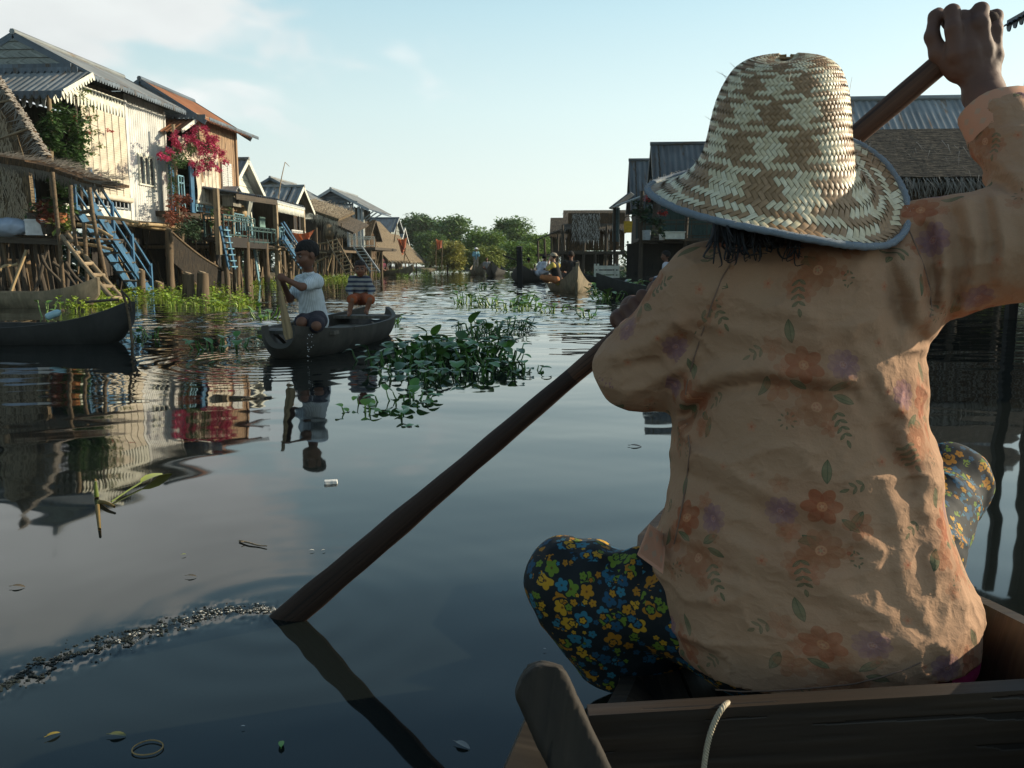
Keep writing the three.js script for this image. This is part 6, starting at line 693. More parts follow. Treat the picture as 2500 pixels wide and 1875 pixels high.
{
  const sp = [[1075, 872, .34, 56, .16, .1], [1140, 868, .3, 50, .17, .105], [1000, 885, .3, 40, .13, .1], [1200, 885, .24, 26, .14, .09], [1110, 908, .28, 30, .1, .085], [1025, 922, .24, 26, .08, .08], [1180, 815, .3, 34, .12, .09], [1235, 800, .35, 36, .12, .085], [1250, 905, .14, 9, .07, .075], [1290, 905, .12, 9, .07, .06], [940, 880, .2, 14, .1, .09]];
  const t = hyacinth('large dark clump of floating water hyacinth between the boys\' boat and the long paddle', sp, 101, hyB[0]); t.children.forEach((c, i) => { if (c.name === 'leaf') c.material = hyB[(i * 7) % 3]; });
  const o = t.position; for (const [rx, ry, tx, ty, w, l, dx, lift] of [[1160, 850, 1150, 790, .12, .16, .35, 1.0], [1118, 850, 1120, 785, .08, .11, -.8, .3], [1072, 860, 1060, 822, .1, .14, .25, 1.1], [1030, 868, 1042, 812, .08, .11, -.6, .7], [985, 880, 988, 855, .08, .11, -.7, .8]]) { const z = onY(rx, ry).z, b = onY(rx, ry).sub(o), p = onZ(tx, ty, z).sub(o); padLeaf(b, p, w, l, V(dx, 0, .25), lift).build('leaf', hyB[2], t); }
}
[['small tuft of floating leaves just off the grey boat\'s stern', [[958, 790, .09, 9, .12, .09]], 0], ['small sunlit sprig of yellow-green leaves floating in front of the large dark clump', [[880, 985, .04, 3, .07, .06], [878, 1008, .07, 7, .05, .055]], 1], ['flat spreading plant with long stalks floating below the large dark clump', [[985, 985, .14, 11, .07, .075], [975, 1010, .06, 4, .05, .06], [1010, 975, .1, 6, .06, .07]], 0], ['single rounded leaf floating alone below the spreading plant', [[1000, 1042, .02, 4, .02, .05]], 0], ['pale thin tuft left of the larger yellow-green mat in mid canal', [[1142, 742, .5, 16, .2, .13]], 1], ['larger yellow-green mat floating behind the dark clump in mid canal', [[1232, 745, .55, 34, .22, .14], [1272, 758, .4, 18, .16, .13]], 1], ['sunlit hyacinth with pale flowers in front of the shadowed boat on the right', [[1500, 722, .5, 40, .34, .17], [1530, 718, .4, 22, .3, .16], [1480, 732, .3, 12, .2, .14]], 1], ['dark sprig floating in the silver ripples left of the paddler\'s hand', [[1440, 775, .14, 10, .14, .1]], 0], ['small green sprig floating below the pale pointed boat', [[1350, 762, .2, 12, .14, .11]], 1], ['distant green tuft in the ripples left of the dark prow', [[1155, 706, .6, 16, .2, .16]], 1], ['green sprig standing in the water left of the boys\' boat', [[648, 778, .16, 13, .2, .12]], 1], ['sprig floating between the dark moored boat and the boys\' boat', [[365, 822, .12, 9, .1, .09]], 1], ['dark reflected-looking sprig floating below the weed left of the boys\' bow', [[545, 850, .25, 14, .1, .1]], 0], ['upright sprig growing beside the pale moored boat at left', [[110, 775, .07, 6, .26, .1]], 1]].forEach(([l, sp, lit], i) => hyacinth(l, sp, 120 + i, lit ? M.hyacinthLit : M.hyacinth));  // the flag picks the leaf colour with sunlight put into it
{ // pale flowers of the sunlit plant
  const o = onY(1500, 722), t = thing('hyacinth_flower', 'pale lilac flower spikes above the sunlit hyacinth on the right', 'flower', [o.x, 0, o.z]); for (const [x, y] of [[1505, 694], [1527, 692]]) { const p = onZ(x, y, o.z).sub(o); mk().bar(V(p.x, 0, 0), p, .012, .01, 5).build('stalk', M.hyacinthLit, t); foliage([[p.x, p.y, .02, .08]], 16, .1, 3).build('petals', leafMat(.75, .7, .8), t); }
}
// ---- things drifting on the water ----
const drift = (name, label, cat, px, py, turn) => { const p = onY(px, py); return thing(name, label, cat, [p.x, waveH(p.x, p.z) + .003, p.z], turn); };
{ const t = drift('foam_scrap', 'small white scrap of foam floating below the boys\' reflection', 'litter', 808, 1181, .3); meshOf('foam_piece', nets((x, y, z) => max(abs(x) - .022, abs(y) - .008, abs(z) - .012) + .006 * (fbm(x * 60, y * 60, z * 60, 2) - .5), V(-.03, -.015, -.02), V(.03, .02, .02), .0025), M.white, t); }
{ const t = drift('stick', 'thin pale stick floating on the cloud\'s reflection', 'stick', 613, 1329, -.45); mk().tube([V(-.045, 0, 0), V(-.01, .002, .002), V(.03, 0, 0), V(.055, .002, -.004)], .0028, 6, .0016).build('twig', M.postPale, t); mk().bar(V(-.02, .002, 0), V(-.025, .004, .012), .0015, .001, 4).build('side_twig', M.postPale, t); }
{ const t = drift('rubber_ring', 'yellow rubber band floating as an oval ring near the bottom edge', 'rubber band', 361, 1829, 0); const pts = []; for (let i = 0; i < 10; i++) pts.push(V(cos(i * .628) * .023, 0, sin(i * .628) * .02 * (1 + .05 * sin(i * 2)))); mk().tube(pts, .0011, 6, .0011, true).build('band', mat(.42, .27, .10), t); }
{ const o = onY(255, 1232), t = thing('floating_plant', 'floating plant with one long yellow-green leaf and brown bulbs', 'water plant', [o.x, 0, o.z]); const P = (x, y, h = .004) => onY(x, y).sub(o).add(V(0, h, 0)); const tip = P(425, 1147, .012), b = P(345, 1186, .012); mk().tube([P(272, 1228), P(310, 1205, .008), b], .003, 5).build('stalk', M.leafYellow, t); const d = tip.clone().sub(b), L = d.length(); padLeaf(b, b, .05, L, d, .06, mk(), false).build('leaf', leafMat(.42, .48, .03), t);
  for (const [x0, y0, x1, y1, w, l] of [[236, 1215, 233, 1178, .02, .03], [238, 1240, 244, 1300, .018, .06], [245, 1230, 280, 1245, .02, .06]]) { const a = P(x0, y0, .006), e = P(x1, y1, .01); mk().tube([a, a.clone().lerp(e, .5).add(V(0, .004, 0)), e], .0075, 6, .004).build('bulb', mat(.22, .14, .03), t); } const up = P(236, 1215); mk().bar(up, up.clone().add(V(0, .05, 0)), .008, .004, 6).build('bud', M.leafYellow, t); }
[['yellow leaf sunk at the bottom left corner', 131, 1798, .9, [.26, .19, .02], .02], ['long olive leaf floating above the rubber band', 288, 1798, .1, [.12, .13, .04], .026], ['narrow bright green blade floating near the bottom edge', 687, 1820, 1.9, [.12, .34, .06], .022], ['tiny white chip floating near the bottom edge', 594, 1777, .3, [.6, .6, .55], .006], ['pale curled petal floating below the paddle', 762, 1346, .3, [.7, .68, .6], .012], ['small yellow-green leaf bit on the cloud\'s reflection', 449, 1356, .6, [.3, .34, .03], .011], ['brown leaf sliver floating at the left edge', 45, 1434, .2, [.12, .09, .05], .03], ['grey reed bit floating beside the mooring stake\'s reflection', 1130, 1822, -.5, [.3, .3, .28], .026], ['pale seed floating left of the woman\'s knee', 1330, 1587, .2, [.6, .6, .58], .006], ['dark twig floating left of the woman\'s back', 1553, 1091, -.15, [.03, .03, .03], .05], ['brown leaf fragment floating in the middle left', 468, 1409, .1, [.1, .08, .05], .024], ['white speck of litter by the thin stick', 790, 1346, .8, [.5, .48, .42], .01]].forEach(([l, x, y, a, c, s], i) => { const t = drift('drifting_leaf', l, 'leaf', x, y, a); const m = mk(); padLeaf(V(0, 0, 0), V(-s / 2, .002, 0), s * .42, s, V(1, 0, 0), .08, m, false); m.build('blade', mat(...c, { roughness: .5 }), t); mk().bar(V(-s / 2 - s * .2, .002, 0), V(-s / 2, .002, 0), s * .02, s * .03, 4).build('stalk', mat(...c), t); });
{ // churned water trailing from the blade: bubbles and little crests
  const path = [[662, 1495], [600, 1492], [520, 1503], [450, 1524], [390, 1545], [300, 1578], [210, 1608], [110, 1640], [0, 1690], [-60, 1712]].map(([x, y]) => onY(x, y)), c = new THREE.CatmullRomCurve3(path), r = rng(140), big = mk(), bub = mk();
  const ring = new THREE.SphereGeometry(1, 8, 6), X = new THREE.Matrix4();
  for (let i = 0; i < 4200; i++) { const t = r(), p = c.getPoint(t), w = lerp(.012, .085, t), s = (r() + r() + r() + r() - 2) * 1.1; if (fbm(p.x * 38 + s * 2, p.z * 38, s * 3, 3) < .46 + .17 * t) continue; const q = V(p.x + (r() - .5) * .02, 0, p.z - w * .7 + s * w), R = lerp(.0007, .0026, pow(r(), 3)) * (1 + t * .8); X.makeScale(R * 1.4, R * (.22 + .3 * r()), R); X.setPosition(q.x, .0005, q.z); (r() < lerp(.55, -.1, pow(t, .6)) ? bub : big).geo(ring, X); }
  const t = thing('churned_water', 'streak of bubbles and ruffled water trailing from the long paddle\'s blade', 'wake', [0, 0, 0]); big.build('ripples', new THREE.MeshPhysicalMaterial({ color: new THREE.Color().setRGB(.02, .025, .024), roughness: .05, ior: 1.33 }), t).userData.kind = 'stuff'; bub.build('bubbles', phys(.34, .34, .32, { roughness: .3 }), t).userData.kind = 'stuff';
  const dr = mk(), b = onY(740, 880); for (let i = 0; i < 20; i++) { const p = P6(540 + 150 * r() * r(), 1150 + 330 * r(), -6.05 + .1 * r()); dr.ball(V(p.x, max(.005, p.y), p.z), .002 + .0025 * r(), 6, 4); } const d = thing('water_drops', 'water drops splashing along the bow of the boys\' boat', 'splash', [0, 0, 0]); dr.build('drops', phys(.7, .72, .72, { roughness: .1 }), d).userData.kind = 'stuff';
}
// ---- the paddler in the foreground ----
const hf = V(-sin(yaw), 0, -cos(yaw)), B = (x, y, f) => V(rt.x * x + hf.x * f, y, rt.z * x + hf.z * f);   // right, up, forwards of the boat
const atF = (x, y, Fd) => { const v = ray(x * D, y * D); return eye.clone().addScaledVector(v, Fd / v.dot(hf)); };
const shaftT = atF(2092, 86, 1.345), shaftB = onY(622 * D, 1335 * D, 0), shaftDir = shaftB.clone().sub(shaftT).normalize();
const onShaft = (x) => { let lo = 0, hi = 1; for (let i = 0; i < 40; i++) { const m = (lo + hi) / 2, p = shaftT.clone().lerp(shaftB, m).sub(eye); const px = (CX + F * p.dot(rt) / p.dot(fw)) / D; px > x ? lo = m : hi = m; } return shaftT.clone().lerp(shaftB, lo); };
{ // long paddle
  const t = thing('paddle', 'long dark wooden paddle slanting across the picture from the paddler\'s raised hand', 'paddle', [0, 0, 0]); const end = shaftB.clone().addScaledVector(shaftDir, .3), L = end.distanceTo(shaftT) + .05, top = shaftT.clone().addScaledVector(shaftDir, -.035);
  const sd = shaftDir.clone().cross(fw).normalize(), nn = sd.clone().cross(shaftDir), sec = (a, b, n, name, fw_, ft) => { const m = mk(), seg = 16; for (let i = 0; i <= n; i++) { const s = lerp(a, b, i / n), w = fw_(s), h = ft(s), c = top.clone().addScaledVector(shaftDir, s * L); for (let j = 0; j <= seg; j++) { const g = j / seg * 2 * PI, wob = 1 + .03 * sin(s * 40 + g * 2) + .02 * sin(s * 97), p = c.clone().addScaledVector(sd, cos(g) * w * wob).addScaledVector(nn, sin(g) * h * wob), q = sd.clone().multiplyScalar(cos(g) / w).addScaledVector(nn, sin(g) / h).normalize(); m.vert(p.x, p.y, p.z, q.x, q.y, q.z, g * .02, s * L); } } for (let i = 0; i < n; i++) for (let j = 0; j < seg; j++) { const q = i * (seg + 1) + j; m.i.push(q, q + seg + 1, q + seg + 2, q, q + seg + 2, q + 1); } return m.build(name, mat(...(name === 'shaft' ? [.14, .068, .038] : [.05, .022, .012]), { map: rep(woodT, 8, .5), bump: .0012, roughness: .75 }), t); };
  const W = (s) => lerp(.0172, .0295, sst(.42, .84, s)), T = (s) => lerp(.0172, .013, sst(.5, .85, s)); sec(0, .43, 30, 'shaft', W, T); sec(.43, 1, 34, 'blade', W, T); mk().ball(top, .0172, 12, 8).build('knob', mat(.062, .03, .018), t);
}
const R0 = atF(1790, 1300, 1.2);
const G = thing('person', 'woman seen from behind in a straw hat and peach floral blouse, paddling', 'person', [R0.x, 0, R0.z]);
const relW = (g) => g.translate(-R0.x, 0, -R0.z);
// outline of the back, from the photograph: [y, left, right], at the middle of the body
const axisF = (Y) => lerp(1.215, 1.235, clamp((Y - .1) / .75));
const rows = [[470, 1680, 1765], [505, 1640, 1835], [535, 1578, 1930], [575, 1530, 1972], [640, 1490, 1985], [720, 1482, 1992], [800, 1484, 1998], [900, 1474, 2004], [1000, 1462, 2018], [1100, 1448, 2036], [1200, 1420, 2068], [1300, 1436, 2106], [1400, 1456, 2110], [1480, 1505, 2060], [1530, 1575, 1985], [1560, 1680, 1900]].map(([y, l, r]) => { const a = atF(l, y, 1.2), b = atF(r, y, 1.2); return { Y: a.y, c: (a.dot(rt) + b.dot(rt)) / 2, w: (b.dot(rt) - a.dot(rt)) / 2 }; });
const rowAt = (Y) => { if (Y >= rows[0].Y) return rows[0]; for (let i = 1; i < rows.length; i++) if (Y >= rows[i].Y) { const a = rows[i - 1], b = rows[i], t = (a.Y - Y) / (a.Y - b.Y); return { Y, c: lerp(a.c, b.c, t), w: lerp(a.w, b.w, t) }; } return rows[rows.length - 1]; };
const topY = rows[0].Y, botY = rows[rows.length - 1].Y;
const torsoD = (x, y, z, off = 0) => { const bx = x * rt.x + z * rt.z, bf = x * hf.x + z * hf.z, r = rowAt(y), w = r.w - off, dep = clamp(.04 + w * .6, .05, .19) - off, a = (bx - r.c) / w, b = (bf - axisF(y)) / dep, k = pow(pow(abs(a), 2.1) + pow(abs(b), 2.1), 1 / 2.1); return max((k - 1) * min(w, dep) * .9, y - topY, botY - y); };
const J = { sR: atF(1972, 568, 1.215), eR: atF(2300, 512, 1.12), wR: atF(2124, 205, 1.31), sL: atF(1535, 640, 1.21), eL: atF(1376, 796, 1.285), wL: atF(1396, 682, 1.5), head: atF(1690, 425, 1.235), neck: atF(1715, 520, 1.2) };
const cuffR = J.eR.clone().lerp(J.wR, .82), cuffL = J.eL.clone().lerp(J.wL, .46);
const armsC = [[J.sR, J.eR, .088, .072], [J.eR, cuffR, .064, .046], [J.sL, J.eL, .08, .06], [J.eL, cuffL, .06, .044]], armF = armsC.map((a) => cap(...a));
// folds: lines over the back, [height in mm, width in mm, points]
const folds = [[11, 20, [1476, 868], [1530, 812], [1640, 796], [1760, 815], [1850, 825]], [-11, 13, [1480, 900], [1540, 846], [1640, 830], [1760, 848], [1840, 850]], [5, 15, [1500, 985], [1620, 1050], [1780, 1110], [1900, 1190]], [-4, 14, [1490, 1030], [1640, 1100], [1800, 1165]], [5, 16, [1470, 1120], [1640, 1210], [1800, 1270], [1920, 1340]], [-4, 16, [1460, 1170], [1640, 1262], [1790, 1320]], [9, 17, [1948, 490], [1978, 560], [1990, 640], [1996, 690]], [-9, 15, [1900, 520], [1930, 600], [1946, 690]], [8, 18, [1840, 500], [1880, 540], [1850, 590], [1800, 610]], [10, 22, [1930, 560], [1985, 640], [1975, 680]], [9, 24, [1960, 960], [2008, 1005], [2012, 1040]], [-8, 16, [1900, 930], [1950, 1010], [1960, 1060]], [2.5, 16, [1925, 1070], [1955, 1180], [1940, 1320]], [-3, 14, [1890, 1090], [1910, 1200], [1950, 1330]], [4, 18, [2000, 1090], [2035, 1180], [2080, 1300]], [-3, 14, [1970, 1120], [1985, 1220], [2020, 1330]], [4, 16, [1870, 770], [1915, 850], [1970, 920]], [-5, 14, [1880, 830], [1930, 910]], [3, 18, [1900, 1380], [1990, 1400]], [-3, 14, [1975, 1350], [2020, 1430]], [10, 13, [2020, 480], [2040, 560], [2040, 640], [2012, 716]], [-10, 13, [1998, 500], [2012, 580], [2008, 650]], [9, 13, [2085, 440], [2110, 540], [2105, 600], [2080, 660]], [-8, 12, [2062, 470], [2076, 560], [2065, 640]], [7, 12, [2150, 430], [2170, 520], [2160, 600]], [-6, 12, [2128, 440], [2140, 530]], [7, 14, [1330, 760], [1400, 745], [1460, 700]], [-6, 13, [1340, 800], [1420, 780], [1480, 740]], [6, 13, [1360, 850], [1430, 820], [1500, 770]], [5, 14, [1560, 620], [1640, 660], [1760, 690]], [4, 16, [1600, 720], [1760, 740], [1880, 700]], [5, 14, [1470, 900], [1490, 1020], [1465, 1140]], [6, 14, [2110, 330], [2150, 345], [2200, 390]], [-5, 12, [2112, 365], [2150, 380], [2190, 420]]].map(([h, w, ...p]) => ({ h: h / 1000, w: w / 1000, p: p.map(([x, y]) => { const q = atF(x, y, 1.12); return [q.dot(rt), q.y]; }) }));
const segD = (x, y, a, b) => { const dx = b[0] - a[0], dy = b[1] - a[1], t = clamp(((x - a[0]) * dx + (y - a[1]) * dy) / (dx * dx + dy * dy)); return hypot(x - a[0] - dx * t, y - a[1] - dy * t); };
const foldH = (x, y, z) => { const bf = x * hf.x + z * hf.z, bx = (x * rt.x + z * rt.z) * 1.12 / bf, by = EYE + (y - EYE) * 1.12 / bf; let s = 0; if (bf > 1.3) return 0; for (const f of folds) { let d = 1; for (let i = 1; i < f.p.length; i++) d = min(d, segD(bx, by, f.p[i - 1], f.p[i])); if (d < f.w * 2.5) s += f.h * exp(-d * d / (f.w * f.w) * 1.4); } return s; };
const blouseF = (x, y, z) => { let d = smin(torsoD(x, y, z), armF[0](x, y, z), .06); d = smin(d, armF[2](x, y, z), .045); d = smin(d, smin(armF[1](x, y, z), armF[3](x, y, z), .02), .03); if (abs(d) < .035) { const n1 = fbm(x * 26 + y * 9, y * 13, z * 26, 3) - .5, n2 = fbm(x * 9, y * 6 + x * 5, z * 9, 3) - .5; const wr = 1 - abs(2 * fbm(x * 7 + y * 5, y * 15 - x * 4, z * 7, 2) - 1), w2 = 1 - abs(2 * fbm(x * 13 - y * 9 + 4, y * 17 + x * 8, z * 13, 2) - 1); d -= foldH(x, y, z) + .005 * n1 + .010 * n2 + .0042 * (pow(wr, 5) - .35) + .003 * (pow(w2, 5) - .35); } return d; };
{
  // printed cloth: faded bouquets on peach cotton, 0.46 m repeat
  const cv = document.createElement('canvas'); cv.width = cv.height = 1024; const c = cv.getContext('2d'), r = rng(7); c.fillStyle = 'rgb(182,145,115)'; c.fillRect(0, 0, 1024, 1024);
  const wrap = (x, y, R, f) => { for (const dx of [-1024, 0, 1024]) for (const dy of [-1024, 0, 1024]) if (x + dx > -R && x + dx < 1024 + R && y + dy > -R && y + dy < 1024 + R) { c.save(); c.translate(x + dx, y + dy); f(); c.restore(); } };
  const flower = (x, y, R, n, col, cen, a0, al = .78) => wrap(x, y, R, () => { c.globalAlpha = al; c.fillStyle = col; for (let i = 0; i < n; i++) { const a = a0 + i * 6.283 / n; c.beginPath(); c.ellipse(cos(a) * R * .55, sin(a) * R * .55, R * .45, R * .32, a, 0, 6.3); c.fill(); } c.globalAlpha = al * .8; c.strokeStyle = 'rgba(150,80,60,.5)'; c.lineWidth = 2; for (let i = 0; i < n; i++) { const a = a0 + (i + .5) * 6.283 / n; c.beginPath(); c.moveTo(cos(a) * R * .25, sin(a) * R * .25); c.lineTo(cos(a) * R * .8, sin(a) * R * .8); c.stroke(); } c.globalAlpha = .6; c.fillStyle = cen; c.beginPath(); c.arc(0, 0, R * .24, 0, 6.3); c.fill(); c.fillStyle = 'rgba(150,60,50,.6)'; for (let i = 0; i < 5; i++) { const a = i * 1.256; c.beginPath(); c.arc(cos(a) * R * .12, sin(a) * R * .12, R * .05, 0, 6.3); c.fill(); } });
  const leaf = (x, y, L, a, al = .82) => wrap(x, y, L, () => { c.rotate(a); c.globalAlpha = al; c.fillStyle = 'rgb(98,106,74)'; c.beginPath(); c.moveTo(0, 0); c.bezierCurveTo(L * .3, -L * .32, L * .75, -L * .25, L, 0); c.bezierCurveTo(L * .7, L * .2, L * .3, L * .22, 0, 0); c.fill(); c.strokeStyle = 'rgb(62,78,54)'; c.lineWidth = 2.2; c.stroke(); c.beginPath(); c.moveTo(0, 0); c.lineTo(L, 0); c.stroke(); });
  const spray = (x, y, a, n) => { for (let i = 0; i < n; i++) { const px = x + cos(a) * i * 26, py = y + sin(a) * i * 26; leaf(px, py, 31 - i, a + .9, .55); leaf(px, py, 31 - i, a - .9, .55); } leaf(x + cos(a) * n * 26, y + sin(a) * n * 26, 31, a, .6); };
  const bouquet = (x, y, m, rot) => { wrap(x + 40 * m, y + 70, 260, () => { const g = c.createRadialGradient(0, 0, 20, 0, 0, 230); g.addColorStop(0, 'rgba(150,96,66,.34)'); g.addColorStop(.7, 'rgba(160,104,76,.14)'); g.addColorStop(1, 'rgba(160,104,76,0)'); c.globalAlpha = 1; c.fillStyle = g; c.fillRect(-240, -240, 480, 480); }); for (let i = 0; i < 7; i++) flower(x + m * (40 + (r() - .5) * 300), y + 80 + (r() - .5) * 320, 24 + 26 * r(), 5 + (i % 3), i % 2 ? 'rgb(160,104,70)' : 'rgb(170,98,64)', 'rgb(182,124,86)', r() * 6, .34); const S = 1.3, q = (dx, dy) => [x + S * m * (dx * cos(rot) - dy * sin(rot)), y + S * (dx * sin(rot) + dy * cos(rot))]; const or = 'rgb(156,80,48)', br = 'rgb(156,100,66)', la = 'rgb(134,98,112)'; leaf(...q(-30, -60), 87, -1.75 + rot); leaf(...q(70, 70), 81, -.5 * m + rot); leaf(...q(84, 84), 76, .35 * m + rot); leaf(...q(-96, 40), 84, 2.0 + rot); leaf(...q(-36, 46), 67, .5 + rot); flower(...q(0, 0), 70, 6, or, 'rgb(214,150,100)', r() * 6); flower(...q(38, 118), 76, 9, br, 'rgb(214,160,120)', r() * 6, .6); flower(...q(-72, 72), 56, 5, 'rgb(166,98,62)', br, r() * 6, .45); flower(...q(104, -6), 59, 9, la, 'rgb(180,140,140)', r() * 6, .5); flower(...q(112, 44), 28, 5, br, or, 0, .5); flower(...q(-24, 142), 31, 5, br, or, 0, .45); flower(...q(74, 176), 34, 5, or, br, 0, .35); spray(...q(92, 132), 1.2 + rot, 4); spray(...q(-118, -36), Math.PI - .6 + rot, 2); for (let i = 0; i < 8; i++) { const a = i * .785; leaf(...q(-36 + 16 * cos(a), 162 + 16 * sin(a)), 12, a, .4); } };
  bouquet(250, 200, 1, .05); bouquet(750, 350, -1, -.2); bouquet(300, 720, -1, .25); bouquet(800, 830, 1, -.1); for (const [x, y, R] of [[520, 120, 20], [60, 440, 22], [520, 560, 24], [560, 940, 20], [980, 600, 18], [110, 930, 22], [960, 90, 20], [540, 300, 14], [70, 620, 14]]) flower(x, y, R, 5, 'rgb(196,130,96)', 'rgb(180,90,60)', 1, .5); c.globalAlpha = 1;
  { const id = c.getImageData(0, 0, 1024, 1024), dd = id.data; for (let i = 0; i < dd.length; i += 4) { const p = i / 4, x = p % 1024, y = p >> 10, k = 1 + .07 * (hash3(x, y, 3) - .5) + .05 * ((x % 3 === 0) - .33) + .05 * ((y % 3 === 0) - .33); const fd = .06 + .45 * sst(.3, .75, tf(x / 1024, y / 1024, 7, 7, 401, 4)); dd[i] = lerp(dd[i], 182, fd) * k; dd[i + 1] = lerp(dd[i + 1], 145, fd) * k; dd[i + 2] = lerp(dd[i + 2], 115, fd) * k; } c.putImageData(id, 0, 0); }
  const crumpT = tex(512, (u, v) => { const a = pow(1 - abs(2 * tf(u, v, 5, 8, 201, 4) - 1), 3), b = pow(1 - abs(2 * tf(u + .13, v, 11, 13, 231, 3) - 1), 3), c2 = .45 * a + .3 * b + .1 * tn(u, v, 200, 200, 5) + .08; return [c2, c2, c2]; }, false);
  const ct = new THREE.CanvasTexture(cv); ct.colorSpace = THREE.SRGBColorSpace; ct.wrapS = ct.wrapT = THREE.RepeatWrapping; ct.repeat.set(1 / .37, 1 / .37);
  const cloth = new THREE.MeshPhysicalMaterial({ color: new THREE.Color().setRGB(.84, .82, .80), map: ct, roughness: .95, sheen: .25, side: THREE.DoubleSide, bumpMap: rep(crumpT, 3.1, 3.1), bumpScale: .0028 });
  const [lo, hi] = boundsOf([J.eR, cuffR, J.eL, cuffL, J.sL, atF(1790, 1560, 1.2), atF(2110, 1400, 1.2), atF(1420, 1200, 1.2)], .1); lo.z -= .1; hi.z += .12;
  const hemL = atF(1530, 1508, 1.07), hemM = atF(1880, 1484, 1.06), hemR = atF(2090, 1392, 1.17), hem = (x, y, z) => { const b = x * rt.x + z * rt.z, l = hemL.dot(rt), m = hemM.dot(rt), r = hemR.dot(rt); return (b < m ? lerp(hemL.y, hemM.y, clamp((b - l) / (m - l))) : lerp(hemM.y, hemR.y, clamp((b - m) / (r - m)))) - y; };
  const cuts = [[cuffR, J.wR.clone().sub(J.eR).normalize()], [cuffL, J.wL.clone().sub(J.eL).normalize()]], cut = (f) => (x, y, z) => { let d = max(f(x, y, z), hem(x, y, z)); for (const [p, n] of cuts) { const h = (x - p.x) * n.x + (y - p.y) * n.y + (z - p.z) * n.z; if (h > -.03 && hypot(x - p.x, y - p.y, z - p.z) < .12) d = max(d, h); } return d; };
  const g = nets(cut(blouseF), lo, hi, .0058, {}), src = g.toNonIndexed(), P = src.attributes.position, T = src.attributes.uv, fr = armsC.map(([a, b]) => { const ax = b.clone().sub(a).normalize(), s = ax.clone().cross(V(0, 1, .2)).normalize(); return [a, ax, s, ax.clone().cross(s)]; });
  const tri = V(0, 0, 0), q = V(0, 0, 0); for (let i = 0; i < P.count; i += 3) { tri.set(0, 0, 0); for (let k = 0; k < 3; k++) tri.add(q.fromBufferAttribute(P, i + k)); tri.multiplyScalar(1 / 3); const ds = [torsoD(tri.x, tri.y, tri.z) - .012, ...armF.map((f) => f(tri.x, tri.y, tri.z))]; let b = 0; ds.forEach((d, k) => { if (d < ds[b]) b = k; }); const mid = []; for (let k = 0; k < 3; k++) { q.fromBufferAttribute(P, i + k); let u, v; if (b === 0) { const rw = rowAt(q.y); u = atan2(q.dot(rt) - rw.c, -(q.dot(hf) - axisF(q.y)) * 1.5) * .205; v = q.y; } else { const [a, ax, s, t2] = fr[b - 1], w = q.clone().sub(a); u = atan2(w.dot(s), w.dot(t2)) * .075 + b * .31; v = w.dot(ax) + b * .17; } mid.push([u, v]); } const per = b === 0 ? 2 * PI * .205 : 2 * PI * .075; for (let k = 1; k < 3; k++) { if (mid[k][0] - mid[0][0] > per / 2) mid[k][0] -= per; if (mid[0][0] - mid[k][0] > per / 2) mid[k][0] += per; } mid.forEach(([u, v], k) => T.setXY(i + k, u + .13, v + .05)); }
  meshOf('blouse', relW(src), cloth, G);
  { // stitched seams: armholes, side and hem, lying on the cloth
    const onCloth = (x, y) => { const d = ray(x * D, y * D).normalize(); let t = .7; for (let i = 0; i < 90; i++) { const p = eye.clone().addScaledVector(d, t), v = blouseF(p.x, p.y, p.z); if (v < .0004) return p; t += max(.0006, v * .7); if (t > 1.7) return null; } return null; };
    const seamM = mat(.27, .17, .12, { roughness: 1 }); for (const q of [[[1962, 492], [1978, 530], [1996, 575], [2008, 620], [2012, 665], [2006, 705]], [[1586, 556], [1560, 600], [1540, 650], [1520, 710], [1500, 770], [1484, 830], [1478, 876]], [[1484, 915], [1490, 970], [1484, 1030], [1474, 1090], [1462, 1150], [1450, 1200]], [[1546, 1490], [1600, 1494], [1680, 1492], [1760, 1486], [1840, 1478], [1900, 1464], [1960, 1444], [2020, 1416]]]) { const pts = []; for (let i = 0; i < q.length - 1; i++) for (const f of [0, .5]) { const p = onCloth(lerp(q[i][0], q[i + 1][0], f), lerp(q[i][1], q[i + 1][1], f)); if (p && (!pts.length || p.distanceTo(pts[pts.length - 1]) < .09)) pts.push(p); } if (pts.length > 3) mk().tube(pts.map((p) => p.sub(V(R0.x, 0, R0.z))), .0011, 5).build('seam', seamM, G); }
  }
  // cuffs: patterned bands that stand a little off the sleeve
  const bandT = tex(128, (u, v) => { const k = abs(((u * 8) % 1) - .5) + abs(((v * 8) % 1) - .5); return k < .3 ? [.72, .62, .54] : [.78, .6, .5]; }); const bandM = phys(.95, .85, .8, { map: rep(bandT, 6, 6), roughness: .95 });
  for (const [p, a, R] of [[cuffR, J.eR, .0495], [cuffL, J.eL, .0475]]) { const ax = p.clone().sub(a).normalize(), s = ax.clone().cross(V(0, 1, .2)).normalize(), t2 = ax.clone().cross(s), m = mk(), n = 28; for (const [x0, x1, r0, r1, f] of [[-.045, .012, R, R * .98, 1], [.012, .012, R * .98, R * .9, 1], [.012, -.03, R * .9, R * .9, 1]]) { const st = m.p.length / 3; for (let i = 0; i <= n; i++) { const gq = i / n * 2 * PI, w = 1 + .05 * sin(gq * 3 + R * 90) + .03 * sin(gq * 5); for (const [x, rr] of [[x0, r0], [x1, r1]]) { const c2 = p.clone().addScaledVector(ax, x).addScaledVector(s, cos(gq) * rr * w).addScaledVector(t2, sin(gq) * rr * w), nn = s.clone().multiplyScalar(cos(gq)).addScaledVector(t2, sin(gq)); m.vert(c2.x - R0.x, c2.y, c2.z - R0.z, nn.x, nn.y, nn.z, gq * R, x); } } for (let i = 0; i < n; i++) { const k = st + i * 2; m.i.push(k, k + 1, k + 3, k, k + 3, k + 2); } } m.build('cuff', bandM, G); }
